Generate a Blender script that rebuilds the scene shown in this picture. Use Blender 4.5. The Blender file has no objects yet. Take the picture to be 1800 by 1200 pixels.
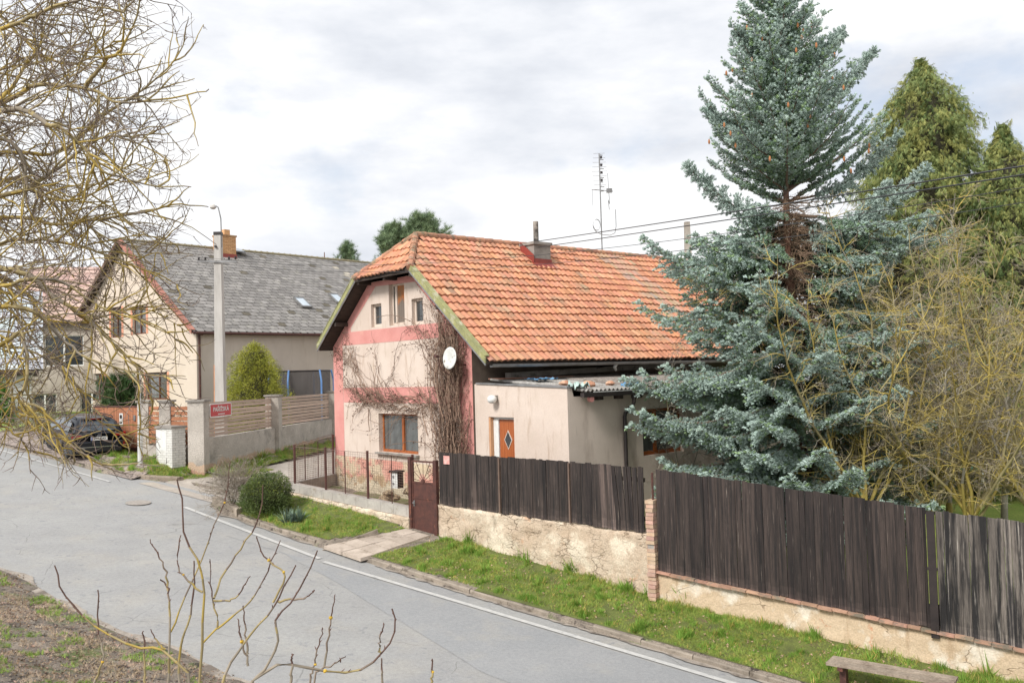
import bpy, math, random
import numpy as np
from mathutils import Vector, Matrix, Euler, noise
sc = bpy.context.scene
COL = sc.collection
PI = math.pi
F = 1547.0
PITCH, ROLL = math.radians(2.1), math.radians(-1.6)
# ------------------------------------------------------------------ camera basis (survey of the street)
_f = np.array([0, math.cos(PITCH), math.sin(PITCH)]); _u0 = np.array([0, -math.sin(PITCH), math.cos(PITCH)])
_x0 = np.array([1.0, 0, 0])
CX = _x0*math.cos(ROLL)+_u0*math.sin(ROLL); CU = _u0*math.cos(ROLL)-_x0*math.sin(ROLL)
def ray(px, py):
    d = _f + CX*(px-900)/F + CU*(600-py)/F
    return d/d[1]
def at(px, py, Y): return ray(px, py)*Y
def zroad(s):
    if s < -34: return -2.474 + (1-math.exp((s+34)/14.0))*0.092*14
    if s > 12: return -6.706 - (1-math.exp(-(s-12)/14.0))*0.092*14
    return -5.6024-0.092*s
def sn(x, y): return .8*x-.6*y, .6*x+.8*y
def xy(s, n): return .8*s+.6*n, -.6*s+.8*n
def onroad(px, py, dz=0.0):
    d = ray(px, py); return d*((-5.6024+dz)/(d[2]+.092*(.8*d[0]-.6*d[1])))
def onv(px, py, P, D):
    d = ray(px, py); A = np.array([[d[0], -D[0]], [d[1], -D[1]]]); t, s = np.linalg.solve(A, np.array(P[:2], float))
    return d*t, s
# ------------------------------------------------------------------ mesh helpers
class MB:
    def __init__(s): s.v = []; s.f = []; s.c = []; s.cur = (1, 1, 1)
    def face(s, idx): s.f.append(idx); s.c.append(s.cur)
    def quad(s, a, b, c, d):
        n = len(s.v); s.v += [tuple(a), tuple(b), tuple(c), tuple(d)]; s.face((n, n+1, n+2, n+3))
    def poly(s, pts):
        n = len(s.v); s.v += [tuple(p) for p in pts]; s.face(tuple(range(n, n+len(pts))))
    def box(s, x0, y0, z0, x1, y1, z1):
        n = len(s.v)
        s.v += [(x0, y0, z0), (x1, y0, z0), (x1, y1, z0), (x0, y1, z0), (x0, y0, z1), (x1, y0, z1), (x1, y1, z1), (x0, y1, z1)]
        for q in ((0, 3, 2, 1), (4, 5, 6, 7), (0, 1, 5, 4), (1, 2, 6, 5), (2, 3, 7, 6), (3, 0, 4, 7)): s.face(tuple(n+i for i in q))
    def obox(s, c, ax, ay, az):
        """oriented box: centre and three half-axis vectors"""
        c, ax, ay, az = (np.array(k, float) for k in (c, ax, ay, az)); n = len(s.v)
        for k in (-1, 1):
            for (i, j) in ((-1, -1), (1, -1), (1, 1), (-1, 1)): s.v.append(tuple(c+ax*i+ay*j+az*k))
        for q in ((0, 3, 2, 1), (4, 5, 6, 7), (0, 1, 5, 4), (1, 2, 6, 5), (2, 3, 7, 6), (3, 0, 4, 7)): s.face(tuple(n+i for i in q))
    def beam(s, a, b, w, h, up=(0, 0, 1)):
        a, b = np.array(a, float), np.array(b, float); d = b-a; L = np.linalg.norm(d); d = d/L
        side = np.cross(d, up); side /= (np.linalg.norm(side)+1e-9); u = np.cross(side, d)
        s.obox((a+b)/2, d*L/2, side*w/2, u*h/2)
    def prism(s, pts, vec):
        """closed polygon extruded along vec"""
        n = len(s.v); k = len(pts); vec = np.array(vec, float)
        s.v += [tuple(p) for p in pts]; s.v += [tuple(np.array(p, float)+vec) for p in pts]
        s.face(tuple(reversed(range(n, n+k)))); s.face(tuple(range(n+k, n+2*k)))
        for i in range(k):
            j = (i+1) % k; s.face((n+i, n+j, n+k+j, n+k+i))
    def tube(s, pts, rad, sides=6, cap=True):
        pts = [np.array(p, float) for p in pts]; m = len(pts)
        if not hasattr(rad, '__len__'): rad = [rad]*m
        n0 = len(s.v); ref = None
        for i, p in enumerate(pts):
            d = pts[min(i+1, m-1)]-pts[max(i-1, 0)]; d = d/(np.linalg.norm(d)+1e-12)
            if ref is None:
                ref = np.array([0, 0, 1.0]) if abs(d[2]) < .9 else np.array([1.0, 0, 0])
            a = ref-d*np.dot(ref, d); a /= (np.linalg.norm(a)+1e-12); b = np.cross(d, a); ref = a
            for k in range(sides):
                t = 2*PI*k/sides; s.v.append(tuple(p+(a*math.cos(t)+b*math.sin(t))*rad[i]))
        for i in range(m-1):
            for k in range(sides):
                k2 = (k+1) % sides; o = n0+i*sides
                s.face((o+k, o+k2, o+sides+k2, o+sides+k))
        if cap:
            s.face(tuple(reversed(range(n0, n0+sides)))); s.face(tuple(range(n0+(m-1)*sides, n0+m*sides)))
    def lathe(s, c, prof, sides=16):
        """profile [(r,z)] turned round a vertical axis at c"""
        n0 = len(s.v); c = np.array(c, float)
        for r, z in prof:
            for k in range(sides):
                t = 2*PI*k/sides; s.v.append((c[0]+r*math.cos(t), c[1]+r*math.sin(t), c[2]+z))
        for i in range(len(prof)-1):
            for k in range(sides):
                k2 = (k+1) % sides; s.face((n0+i*sides+k, n0+i*sides+k2, n0+(i+1)*sides+k2, n0+(i+1)*sides+k))
        s.face(tuple(reversed(range(n0, n0+sides)))); s.face(tuple(range(n0+(len(prof)-1)*sides, n0+len(prof)*sides)))
    def build(s, name, m, parent=None, smooth=False, tint=False, off=None):
        me = bpy.data.meshes.new(name); v = np.array(s.v, float).reshape(-1, 3)
        if off is not None: v = v-np.array(off)
        me.from_pydata(v.tolist(), [], s.f); me.materials.append(m)
        if tint:
            at_ = me.attributes.new('tint', 'FLOAT_COLOR', 'FACE'); a = np.ones((len(s.f), 4), np.float32); a[:, :3] = np.array(s.c, np.float32)
            at_.data.foreach_set('color', a.ravel())
        if smooth: me.polygons.foreach_set('use_smooth', [True]*len(s.f))
        o = bpy.data.objects.new(name, me); COL.objects.link(o)
        if parent is not None: o.parent = parent
        return o
def fastmesh(name, V, Fc, m, cols=None, parent=None, smooth=False):
    """V (n,3), Fc (m,k) equal-sized faces, cols (m,3) per face"""
    me = bpy.data.meshes.new(name); nf, k = Fc.shape
    me.vertices.add(len(V)); me.vertices.foreach_set('co', V.astype(np.float32).ravel())
    me.loops.add(nf*k); me.loops.foreach_set('vertex_index', Fc.astype(np.int32).ravel())
    me.polygons.add(nf); me.polygons.foreach_set('loop_start', np.arange(0, nf*k, k, dtype=np.int32))
    try: me.polygons.foreach_set('loop_total', np.full(nf, k, np.int32))
    except Exception: pass
    me.update(calc_edges=True); me.materials.append(m)
    if cols is not None:
        a = np.ones((nf, 4), np.float32); a[:, :3] = cols
        me.attributes.new('tint', 'FLOAT_COLOR', 'FACE').data.foreach_set('color', a.ravel())
    if smooth: me.polygons.foreach_set('use_smooth', np.ones(nf, bool))
    o = bpy.data.objects.new(name, me); COL.objects.link(o)
    if parent is not None: o.parent = parent
    return o
def scatter(name, tv, tf, pos, rot, scl, m, cols, parent=None):
    """many small copies of one shape merged into one surface. rot (n,3,3), scl (n,) or (n,3)"""
    n = len(pos); tv = np.array(tv, float); tf = np.array(tf, int); scl = np.array(scl, float)
    if scl.ndim == 1: scl = scl[:, None]*np.ones((1, 3))
    loc = tv[None, :, :]*scl[:, None, :]
    V = np.einsum('nij,nkj->nki', rot, loc)+np.array(pos)[:, None, :]
    Fc = tf[None, :, :]+(np.arange(n)*len(tv))[:, None, None]
    c = np.repeat(np.array(cols), len(tf), axis=0)
    return fastmesh(name, V.reshape(-1, 3), Fc.reshape(-1, tf.shape[1]), m, c, parent)
def frames(d, rng, spin=True, up=None):
    """rotation matrices whose z axis is d"""
    d = d/(np.linalg.norm(d, axis=1, keepdims=True)+1e-9)
    r = rng.normal(size=d.shape) if up is None else np.tile(np.array(up, float), (len(d), 1))+1e-3*rng.normal(size=d.shape)
    a = np.cross(r, d); a /= (np.linalg.norm(a, axis=1, keepdims=True)+1e-9); b = np.cross(d, a)
    return np.stack([a, b, d], axis=2)
def empty(name, loc, rz=0.0):
    o = bpy.data.objects.new(name, None); COL.objects.link(o); o.location = loc; o.rotation_euler = (0, 0, rz); o.empty_display_size = .2
    return o
def tag(o, label=None, cat=None, group=None, kind=None):
    if label: o['label'] = label
    if cat: o['category'] = cat
    if group: o['group'] = group
    if kind: o['kind'] = kind
    return o
def copy_tree(o, parent=None):
    c = o.copy(); COL.objects.link(c); c.parent = parent
    for ch in list(o.children): copy_tree(ch, c)
    return c
# ------------------------------------------------------------------ materials
def srgb(r, g, b):
    f = lambda c: (c/255/12.92) if c/255 <= .04045 else ((c/255+.055)/1.055)**2.4
    return (f(r), f(g), f(b))
def mat(name, c1, c2=None, rough=.85, scale=2.0, stretch=(1, 1, 1), bump=0.0, bscale=25.0, bstretch=(1, 1, 1), tint=False, metal=0.0,
        c3=None, c3scale=1.0, c3pos=(.55, .62), c3stretch=(1, 1, 1), spec=.5, detail=8, coat=0.0, pos=(.35, .65), trans=0.0, hue=0.0):
    m = bpy.data.materials.new(name); m.use_nodes = True; N = m.node_tree.nodes; L = m.node_tree.links
    B = N['Principled BSDF']; B.inputs['Roughness'].default_value = rough; B.inputs['Metallic'].default_value = metal
    B.inputs['Specular IOR Level'].default_value = spec; B.inputs['Coat Weight'].default_value = coat
    tc = N.new('ShaderNodeTexCoord')
    def nz(sc_, st, det=detail, ro=.6):
        mp = N.new('ShaderNodeMapping'); mp.inputs['Scale'].default_value = st; L.new(tc.outputs['Object'], mp.inputs['Vector'])
        t = N.new('ShaderNodeTexNoise'); t.inputs['Scale'].default_value = sc_; t.inputs['Detail'].default_value = det; t.inputs['Roughness'].default_value = ro
        L.new(mp.outputs['Vector'], t.inputs['Vector']); return t
    def ramp(t, p0, p1, a, b):
        r = N.new('ShaderNodeValToRGB'); r.color_ramp.elements[0].position = p0; r.color_ramp.elements[1].position = p1
        r.color_ramp.elements[0].color = (*a, 1); r.color_ramp.elements[1].color = (*b, 1); L.new(t, r.inputs['Fac']); return r
    c2 = c2 or c1
    out = ramp(nz(scale, stretch).outputs['Fac'], pos[0], pos[1], c1, c2).outputs['Color']
    if c3:
        f = ramp(nz(c3scale, c3stretch).outputs['Fac'], c3pos[0], c3pos[1], (0, 0, 0), (1, 1, 1))
        mx = N.new('ShaderNodeMix'); mx.data_type = 'RGBA'; L.new(f.outputs['Color'], mx.inputs[0]); L.new(out, mx.inputs[6]); mx.inputs[7].default_value = (*c3, 1); out = mx.outputs[2]
    if tint:
        a = N.new('ShaderNodeAttribute'); a.attribute_name = 'tint'
        mx = N.new('ShaderNodeMix'); mx.data_type = 'RGBA'; mx.blend_type = 'MULTIPLY'; mx.inputs[0].default_value = 1
        L.new(out, mx.inputs[6]); L.new(a.outputs['Color'], mx.inputs[7]); out = mx.outputs[2]
    L.new(out, B.inputs['Base Color'])
    if bump:
        b = N.new('ShaderNodeBump'); b.inputs['Strength'].default_value = 1.0; b.inputs['Distance'].default_value = bump
        L.new(nz(bscale, bstretch, 6, .7).outputs['Fac'], b.inputs['Height']); L.new(b.outputs['Normal'], B.inputs['Normal'])
    if trans:
        tr = N.new('ShaderNodeBsdfTranslucent'); L.new(out, tr.inputs['Color']); ms = N.new('ShaderNodeMixShader'); ms.inputs[0].default_value = trans
        L.new(B.outputs[0], ms.inputs[1]); L.new(tr.outputs[0], ms.inputs[2]); L.new(ms.outputs[0], N['Material Output'].inputs['Surface'])
    return m
def nodes_of(m): return m.node_tree.nodes, m.node_tree.links, m.node_tree.nodes['Principled BSDF']
def add_cracks(m, scale=1.2, stretch=(1, 1, 1), width=.03, col=(.03, .022, .018), amount=1.0, bump=.01, thresh=.5, warp=.35):
    """irregular dark cracks (distance to voronoi edge), broken up by noise"""
    N, L, B = nodes_of(m); src = B.inputs['Base Color'].links[0].from_socket
    tc = N.new('ShaderNodeTexCoord'); mp = N.new('ShaderNodeMapping'); mp.inputs['Scale'].default_value = stretch; L.new(tc.outputs['Object'], mp.inputs['Vector'])
    nz = N.new('ShaderNodeTexNoise'); nz.inputs['Scale'].default_value = scale*2.5; nz.inputs['Detail'].default_value = 5; L.new(mp.outputs[0], nz.inputs['Vector'])
    ad = N.new('ShaderNodeVectorMath'); ad.operation = 'MULTIPLY_ADD'; L.new(nz.outputs['Color'], ad.inputs[0]); ad.inputs[1].default_value = (warp,)*3; L.new(mp.outputs[0], ad.inputs[2])
    vo = N.new('ShaderNodeTexVoronoi'); vo.feature = 'DISTANCE_TO_EDGE'; vo.inputs['Scale'].default_value = scale; L.new(ad.outputs[0], vo.inputs['Vector'])
    r = N.new('ShaderNodeMapRange'); r.inputs['From Min'].default_value = 0; r.inputs['From Max'].default_value = width; r.inputs['To Min'].default_value = 1; r.inputs['To Max'].default_value = 0
    L.new(vo.outputs['Distance'], r.inputs['Value'])
    n2 = N.new('ShaderNodeTexNoise'); n2.inputs['Scale'].default_value = 1.7; L.new(tc.outputs['Object'], n2.inputs['Vector'])
    r2 = N.new('ShaderNodeMapRange'); r2.inputs['From Min'].default_value = thresh-.06; r2.inputs['From Max'].default_value = thresh+.06; r2.inputs['To Max'].default_value = amount; L.new(n2.outputs['Fac'], r2.inputs['Value'])
    mu = N.new('ShaderNodeMath'); mu.operation = 'MULTIPLY'; L.new(r.outputs[0], mu.inputs[0]); L.new(r2.outputs[0], mu.inputs[1])
    mx = N.new('ShaderNodeMix'); mx.data_type = 'RGBA'; L.new(mu.outputs[0], mx.inputs[0]); L.new(src, mx.inputs[6]); mx.inputs[7].default_value = (*col, 1)
    L.new(mx.outputs[2], B.inputs['Base Color'])
    if bump:
        b = N.new('ShaderNodeBump'); b.invert = True; b.inputs['Distance'].default_value = bump; L.new(mu.outputs[0], b.inputs['Height'])
        if B.inputs['Normal'].links: L.new(B.inputs['Normal'].links[0].from_socket, b.inputs['Normal'])
        L.new(b.outputs['Normal'], B.inputs['Normal'])
    return m
def add_patch(m, col, scale, lo, hi, stretch=(1, 1, 1), zgate=None, detail=8):
    """another noise patch of colour; zgate (z0,z1): only fades in below z1 to full at z0 (object space)"""
    N, L, B = nodes_of(m); src = B.inputs['Base Color'].links[0].from_socket
    tc = N.new('ShaderNodeTexCoord'); mp = N.new('ShaderNodeMapping'); mp.inputs['Scale'].default_value = stretch; mp.inputs['Location'].default_value = (scale*3.1, lo*17, hi*9); L.new(tc.outputs['Object'], mp.inputs['Vector'])
    nz = N.new('ShaderNodeTexNoise'); nz.inputs['Scale'].default_value = scale; nz.inputs['Detail'].default_value = detail; nz.inputs['Roughness'].default_value = .65; L.new(mp.outputs[0], nz.inputs['Vector'])
    v = nz.outputs['Fac']
    if zgate:
        sx = N.new('ShaderNodeSeparateXYZ'); L.new(tc.outputs['Object'], sx.inputs[0])
        g = N.new('ShaderNodeMapRange'); g.inputs['From Min'].default_value = zgate[0]; g.inputs['From Max'].default_value = zgate[1]; g.inputs['To Min'].default_value = .35; g.inputs['To Max'].default_value = -.35; L.new(sx.outputs['Z'], g.inputs['Value'])
        ad = N.new('ShaderNodeMath'); ad.operation = 'ADD'; L.new(v, ad.inputs[0]); L.new(g.outputs[0], ad.inputs[1]); v = ad.outputs[0]
    r = N.new('ShaderNodeMapRange'); r.inputs['From Min'].default_value = lo; r.inputs['From Max'].default_value = hi; L.new(v, r.inputs['Value'])
    mx = N.new('ShaderNodeMix'); mx.data_type = 'RGBA'; L.new(r.outputs[0], mx.inputs[0]); L.new(src, mx.inputs[6]); mx.inputs[7].default_value = (*col, 1)
    L.new(mx.outputs[2], B.inputs['Base Color']); return m
def add_fine(m, scale=60, lo=.8, hi=1.2, stretch=(1, 1, 1)):
    """fine grain multiplied into the colour"""
    N, L, B = nodes_of(m); src = B.inputs['Base Color'].links[0].from_socket
    tc = N.new('ShaderNodeTexCoord'); mp = N.new('ShaderNodeMapping'); mp.inputs['Scale'].default_value = stretch; L.new(tc.outputs['Object'], mp.inputs['Vector'])
    nz = N.new('ShaderNodeTexNoise'); nz.inputs['Scale'].default_value = scale; nz.inputs['Detail'].default_value = 4; L.new(mp.outputs[0], nz.inputs['Vector'])
    r = N.new('ShaderNodeMapRange'); r.inputs['From Min'].default_value = .3; r.inputs['From Max'].default_value = .7; r.inputs['To Min'].default_value = lo; r.inputs['To Max'].default_value = hi; L.new(nz.outputs['Fac'], r.inputs['Value'])
    mx = N.new('ShaderNodeVectorMath'); mx.operation = 'SCALE'; L.new(src, mx.inputs[0]); L.new(r.outputs[0], mx.inputs['Scale']); L.new(mx.outputs[0], B.inputs['Base Color']); return m

# ------------------------------------------------------------------ camera
cd = bpy.data.cameras.new('camera'); cam = bpy.data.objects.new('camera', cd); COL.objects.link(cam); sc.camera = cam
cd.sensor_fit = 'HORIZONTAL'; cd.sensor_width = 36.0; cd.lens = 36.0*F/1800.0; cd.clip_start = .05; cd.clip_end = 3000
cam.matrix_world = Matrix(((CX[0], CU[0], -_f[0], 0), (CX[1], CU[1], -_f[1], 0), (CX[2], CU[2], -_f[2], 0), (0, 0, 0, 1)))
# ------------------------------------------------------------------ sky and light
w = bpy.data.worlds.new('World'); sc.world = w; w.use_nodes = True; N = w.node_tree.nodes; L = w.node_tree.links
SUN_EL, SUN_AZ = math.radians(42), math.radians(218)   # azimuth clockwise from +Y: behind the camera, to the left
sky = N.new('ShaderNodeTexSky'); sky.sky_type = 'NISHITA'; sky.sun_disc = False; sky.sun_elevation = SUN_EL; sky.sun_rotation = SUN_AZ
bg = N['Background']; bg.inputs['Strength'].default_value = .10
tc = N.new('ShaderNodeTexCoord')
def wnoise(scale, st, det, loc=(0, 0, 0), ro=.55):
    mp = N.new('ShaderNodeMapping'); mp.inputs['Scale'].default_value = st; mp.inputs['Location'].default_value = loc; L.new(tc.outputs['Generated'], mp.inputs['Vector'])
    t = N.new('ShaderNodeTexNoise'); t.inputs['Scale'].default_value = scale; t.inputs['Detail'].default_value = det; t.inputs['Roughness'].default_value = ro; L.new(mp.outputs[0], t.inputs['Vector']); return t.outputs['Fac']
def wramp(v, pts):
    r = N.new('ShaderNodeValToRGB'); e = r.color_ramp.elements
    while len(e) < len(pts): e.new(.5)
    for k, (p, c) in enumerate(pts): e[k].position = p; e[k].color = (*c, 1)
    L.new(v, r.inputs['Fac']); return r.outputs['Color']
big = wnoise(2.6, (1, 1, 2.8), 8, (3.3, .4, 1.7), .56)
cloud = wramp(big, [(.34, (4.7, 4.9, 5.35)), (.42, (5.5, 5.7, 6.1)), (.49, (6.3, 6.42, 6.7)), (.56, (7.2, 7.25, 7.3))])
hole = wramp(wnoise(3.1, (1, 1, 1.8), 6, (7.7, 2.1, .6)), [(.58, (0, 0, 0)), (.68, (1, 1, 1))])
mx = N.new('ShaderNodeMix'); mx.data_type = 'RGBA'; L.new(hole, mx.inputs[0]); L.new(cloud, mx.inputs[6])
# thin cloud over blue: the sky texture plus a veil
ad = N.new('ShaderNodeMix'); ad.data_type = 'RGBA'; ad.inputs[0].default_value = .62; L.new(sky.outputs[0], ad.inputs[6]); L.new(cloud, ad.inputs[7])
L.new(ad.outputs[2], mx.inputs[7]); L.new(mx.outputs[2], bg.inputs['Color'])
sl = bpy.data.lights.new('sun', 'SUN'); sl.energy = 2.5; sl.angle = math.radians(16); sl.color = (1, .975, .935)
so = bpy.data.objects.new('sun', sl); COL.objects.link(so)
sd = Vector((math.sin(SUN_AZ)*math.cos(SUN_EL), math.cos(SUN_AZ)*math.cos(SUN_EL), math.sin(SUN_EL)))
so.rotation_euler = sd.to_track_quat('Z', 'Y').to_euler(); so.location = (0, 0, 40)
sc.view_settings.view_transform = 'Standard'; sc.view_settings.look = 'None'; sc.view_settings.gamma = 1; sc.view_settings.exposure = .60
sc.view_settings.use_curve_mapping = False
# ================================================================== GROUND
rs = random.Random(5); R = np.random.default_rng(11)
def kerb_n(s):
    """distance of the far kerb line from the survey axis"""
    pts = [(-200, 15.3), (-30.2, 15.4), (-28.7, 15.35), (-26.2, 15.95), (-25.9, 16.6), (-22.6, 16.6), (-22.3, 15.1), (-21.1, 14.65), (-16.7, 14.28), (-15.2, 14.15), (-11, 13.95), (-5.5, 13.86), (200, 13.8)]
    for (a, na), (b, nb) in zip(pts, pts[1:]):
        if s <= b: return na+(nb-na)*(s-a)/(b-a)
    return 13.9
def near_n(s):
    return 8.2+.1*math.sin(s*.9)+.06*math.sin(s*2.3+1) + (.012*(-s-12) if s < -12 else 0)
def base_z(s, n):
    ne = near_n(s)
    if n < ne:
        d = ne-n
        z = zroad(s)+.03+min(d, 2)*.15+max(0, d-2)*.30+.05*noise.noise(Vector((s*.8, n*.8, 0)))*min(1, d)+.02*noise.noise(Vector((s*3, n*3, 3)))*min(1, d*2)
        return min(z, -1.75+.2*noise.noise(Vector((s*.3, n*.3, 1))))
    kn = kerb_n(s)
    dl, wl = lane_dist(s, n); kl = 1-min(1, max(0, (dl/wl-1.0)/.45)); kl = kl*kl*(3-2*kl)
    if n < kn: return zroad(s)-.05
    z = base_far(s, n, kn)
    if kl > 0 and n > 15.2: z = z*(1-kl)+lane_z(s, n)*kl
    return z
def lane_z(s, n): return zroad(s+max(0, n-16)*.45)+.02+.14*min(1, max(0, (n-16)/3))
def lane_dist(s, n):
    best = (9e9, 1.5)
    for (a, b, wa, wb) in zip(lane_c, lane_c[1:], lane_w, lane_w[1:]):
        dx, dy = b[0]-a[0], b[1]-a[1]; t = min(1, max(0, ((s-a[0])*dx+(n-a[1])*dy)/(dx*dx+dy*dy))); d = math.hypot(s-a[0]-dx*t, n-a[1]-dy*t); w_ = wa+(wb-wa)*t
        if d/w_ < best[0]/best[1]: best = (d, w_)
    return best
lane_c = [(-24.2, 15.3), (-23.9, 17.0), (-24.2, 19.5), (-26.6, 24.5), (-30.0, 31), (-33.5, 38), (-37, 45)]
lane_w = [2.3, 2.1, 1.9, 1.7, 1.6, 1.5, 1.5]
def base_far(s, n, kn):
    if n <= 16.2:
        return zroad(s)+.12+(n-kn)/(16.2-kn+1e-6)*(.33 if s > -22 else .22)
    z = zroad(s+(n-16.2)*.45)+(.45 if s > -22 else .34)
    if -26 < s+(n-16)*.45 < -20 and n > 16: z = min(z, zroad(s+(n-16)*.45)+.15)
    return z
def ground_at(x, y): return base_z(*sn(x, y))
M_soil = mat('bank soil', srgb(106, 96, 86), srgb(148, 136, 122), scale=3, bump=.03, bscale=18, c3=srgb(98, 110, 60), c3scale=1.3, c3pos=(.56, .66))
add_patch(M_soil, srgb(60, 52, 46), 5, .55, .62); add_fine(M_soil, 45, .6, 1.35)
M_lawn_soil = mat('lawn soil', srgb(86, 92, 48), srgb(110, 120, 56), scale=4, bump=.03, bscale=30, c3=srgb(104, 90, 66), c3scale=2.5, c3pos=(.6, .7))
sv = list(np.arange(-130, -44, 6))+list(np.arange(-44, -30, .4))+list(np.arange(-30, 6, .22))+list(np.arange(6, 70, 5))
nbank = [-60, -30, -15, -8, -4, -1]+list(np.arange(0, 9.0, .25))
nfar = [9.2, 11, 13]+list(np.arange(13.66, 16.75, .09))+[17.2, 18, 18.4, 19, 21, 24, 28, 34, 42, 55, 80, 130, 220]
def gridmesh(name, svals, nvals, m, fz):
    V = []; Fq = []
    for s in svals:
        for n in nvals: x, y = xy(s, n); V.append((x, y, fz(s, n)))
    k = len(nvals)
    for i in range(len(svals)-1):
        for j in range(k-1): Fq.append((i*k+j, (i+1)*k+j, (i+1)*k+j+1, i*k+j+1))
    return fastmesh(name, np.array(V), np.array(Fq), m, smooth=True)
tag(gridmesh('ground', sv, nbank+nfar, M_soil, base_z), 'bare brown bank and base ground under street and gardens', 'ground', kind='structure')
# far hills of ground are hidden by the houses
# ---- road
M_road = mat('asphalt', srgb(151, 150, 149), srgb(158, 157, 154), rough=.9, scale=.5, stretch=(1, 1, 1), bump=.006, bscale=120, c3=srgb(164, 160, 153), c3scale=.8, c3pos=(.5, .75))
add_patch(M_road, srgb(140, 140, 141), 5, .58, .66); add_cracks(M_road, .45, width=.006, col=srgb(105, 104, 102), amount=.6, bump=.002, thresh=.52)
add_fine(M_road, 70, .84, 1.14); add_fine(M_road, 16, .92, 1.07); add_fine(M_road, 1.3, .95, 1.05, (.8, 1, 1))
def strip(name, s0, s1, ds, na, nb, cols_, dz, m, zf=zroad, jag=0.0, kind='structure', label=None, cat=None):
    svals = np.arange(s0, s1+1e-6, ds); V = []; Fq = []
    for s in svals:
        a = na(s) if callable(na) else na; b = nb(s) if callable(nb) else nb
        a += jag*noise.noise(Vector((s*2.1, 0, 0)))+jag*.6*noise.noise(Vector((s*7, 4, 0)))
        for j in range(cols_+1):
            n = a+(b-a)*j/cols_; x, y = xy(s, n); V.append((x, y, zf(s)+dz+(.025*math.sin(PI*min(1, max(0, (n-8.2)/5.8))) if dz < .2 else 0)))
    k = cols_+1
    for i in range(len(svals)-1):
        for j in range(cols_): Fq.append((i*k+j, (i+1)*k+j, (i+1)*k+j+1, i*k+j+1))
    o = fastmesh(name, np.array(V), np.array(Fq), m, smooth=True)
    return tag(o, label, cat, kind=kind)
strip('road', -120, 60, .3, lambda s: near_n(s)-.1, lambda s: kerb_n(s)+.02 if not -26.3 < s < -22.1 else 16.0, 10, .02, M_road, jag=.12, label='grey asphalt village road running downhill to the right', cat='road')
M_line = mat('worn road paint', srgb(196, 194, 190), srgb(180, 179, 176), scale=9, bump=.001, c3=srgb(165, 164, 162), c3scale=7, c3pos=(.60, .68))
strip('edge_line', -15.6, 30, .4, lambda s: 13.38-.004*(s+15), lambda s: 13.51-.004*(s+15), 2, .036, M_line, label='worn white edge line painted along the kerb', cat='road marking')
strip('edge_line', -22.5, -15.8, .35, lambda s: 13.38-.125*(s+15), lambda s: 13.51-.125*(s+15), 2, .036, M_line, label='faded white edge line curving towards the side lane', cat='road marking')
strip('edge_line', -48, -27.2, .4, lambda s: 14.72+.02*(-28-s), lambda s: 14.82+.02*(-28-s), 2, .036, M_line, label='white edge line beside the parked car', cat='road marking')
M_road2 = mat('newer asphalt', srgb(146, 147, 148), srgb(154, 154, 154), rough=.9, scale=.6, bump=.006, bscale=120, c3=srgb(158, 156, 152), c3scale=1.1, c3pos=(.52, .7)); add_fine(M_road2, 70, .84, 1.14); add_fine(M_road2, 16, .92, 1.07)
strip('road_patch', -19, 40, .3, lambda s: min(13.28, 11.0+.15*noise.noise(Vector((s*.4, 2, 2)))+max(0, -9-s)*.30), lambda s: 13.3, 6, .026, M_road2, jag=.03, label='slightly darker asphalt strip along the right-hand lane', cat='road')
# dusty shoulder on the near side
M_dust = mat('dusty verge', srgb(168, 158, 146), srgb(142, 132, 122), scale=5, c3=srgb(112, 102, 92), c3scale=3, c3pos=(.52, .62)); add_fine(M_dust, 70, .75, 1.2)
strip('dirt_shoulder', -60, 30, .15, lambda s: near_n(s)-.3, lambda s: near_n(s)+.02+.1*noise.noise(Vector((s*1.3, 9, 0)))+.05*noise.noise(Vector((s*6, 9, 0))), 3, .035, M_dust, label='dusty dirt edge between asphalt and bank', cat='verge')
strip('gutter_dirt', -14.6, 30, .12, lambda s: kerb_n(s)-.10-.10*noise.noise(Vector((s*1.4, 3, 0)))-.07*noise.noise(Vector((s*5, 3, 0))), lambda s: kerb_n(s)+.03, 2, .040, M_dust, label='thin line of grit and dirt lying against the long kerb', cat='verge')
strip('gutter_dirt', -22.2, -16.8, .12, lambda s: kerb_n(s)-.10-.12*noise.noise(Vector((s*1.4, 3, 0))), lambda s: kerb_n(s)+.03, 2, .040, M_dust, label='thin line of grit against the kerb of the yucca lawn', cat='verge')
# ---- side lane between the two houses (rough stone chips)
M_lane = mat('lane gravel', srgb(186, 176, 164), srgb(164, 154, 144), scale=2.2, bump=.02, bscale=40, c3=srgb(182, 172, 158), c3scale=1.1, c3pos=(.5, .66)); add_cracks(M_lane, 3.2, width=.05, col=srgb(128, 120, 110), amount=.5, thresh=.55, bump=.01); add_fine(M_lane, 50, .8, 1.15)
V = []; Fq = []; cnt = 0
for i in range(len(lane_c)-1):
    for t in np.linspace(0, 1, 9)[:-1] if i < len(lane_c)-2 else np.linspace(0, 1, 9):
        s = lane_c[i][0]*(1-t)+lane_c[i+1][0]*t; n = lane_c[i][1]*(1-t)+lane_c[i+1][1]*t; wd = lane_w[i]*(1-t)+lane_w[i+1]*t
        for j in range(7):
            q = (j/6*2-1)*wd*1.02*(1+.06*noise.noise(Vector((s*2, n*2, j//3)))); ss = s+q*.95; nn = n+q*.3 if n > 17 else n
            x, y = xy(ss, nn)
            V.append((x, y, max(base_z(ss, nn)+.025, zroad(ss)+.030 if nn < 15.75 else -99)+.012*noise.noise(Vector((ss*2, nn*2, 5)))))
        cnt += 1
for i in range(cnt-1):
    for j in range(6): Fq.append((i*7+j, i*7+j+1, (i+1)*7+j+1, (i+1)*7+j))
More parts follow.
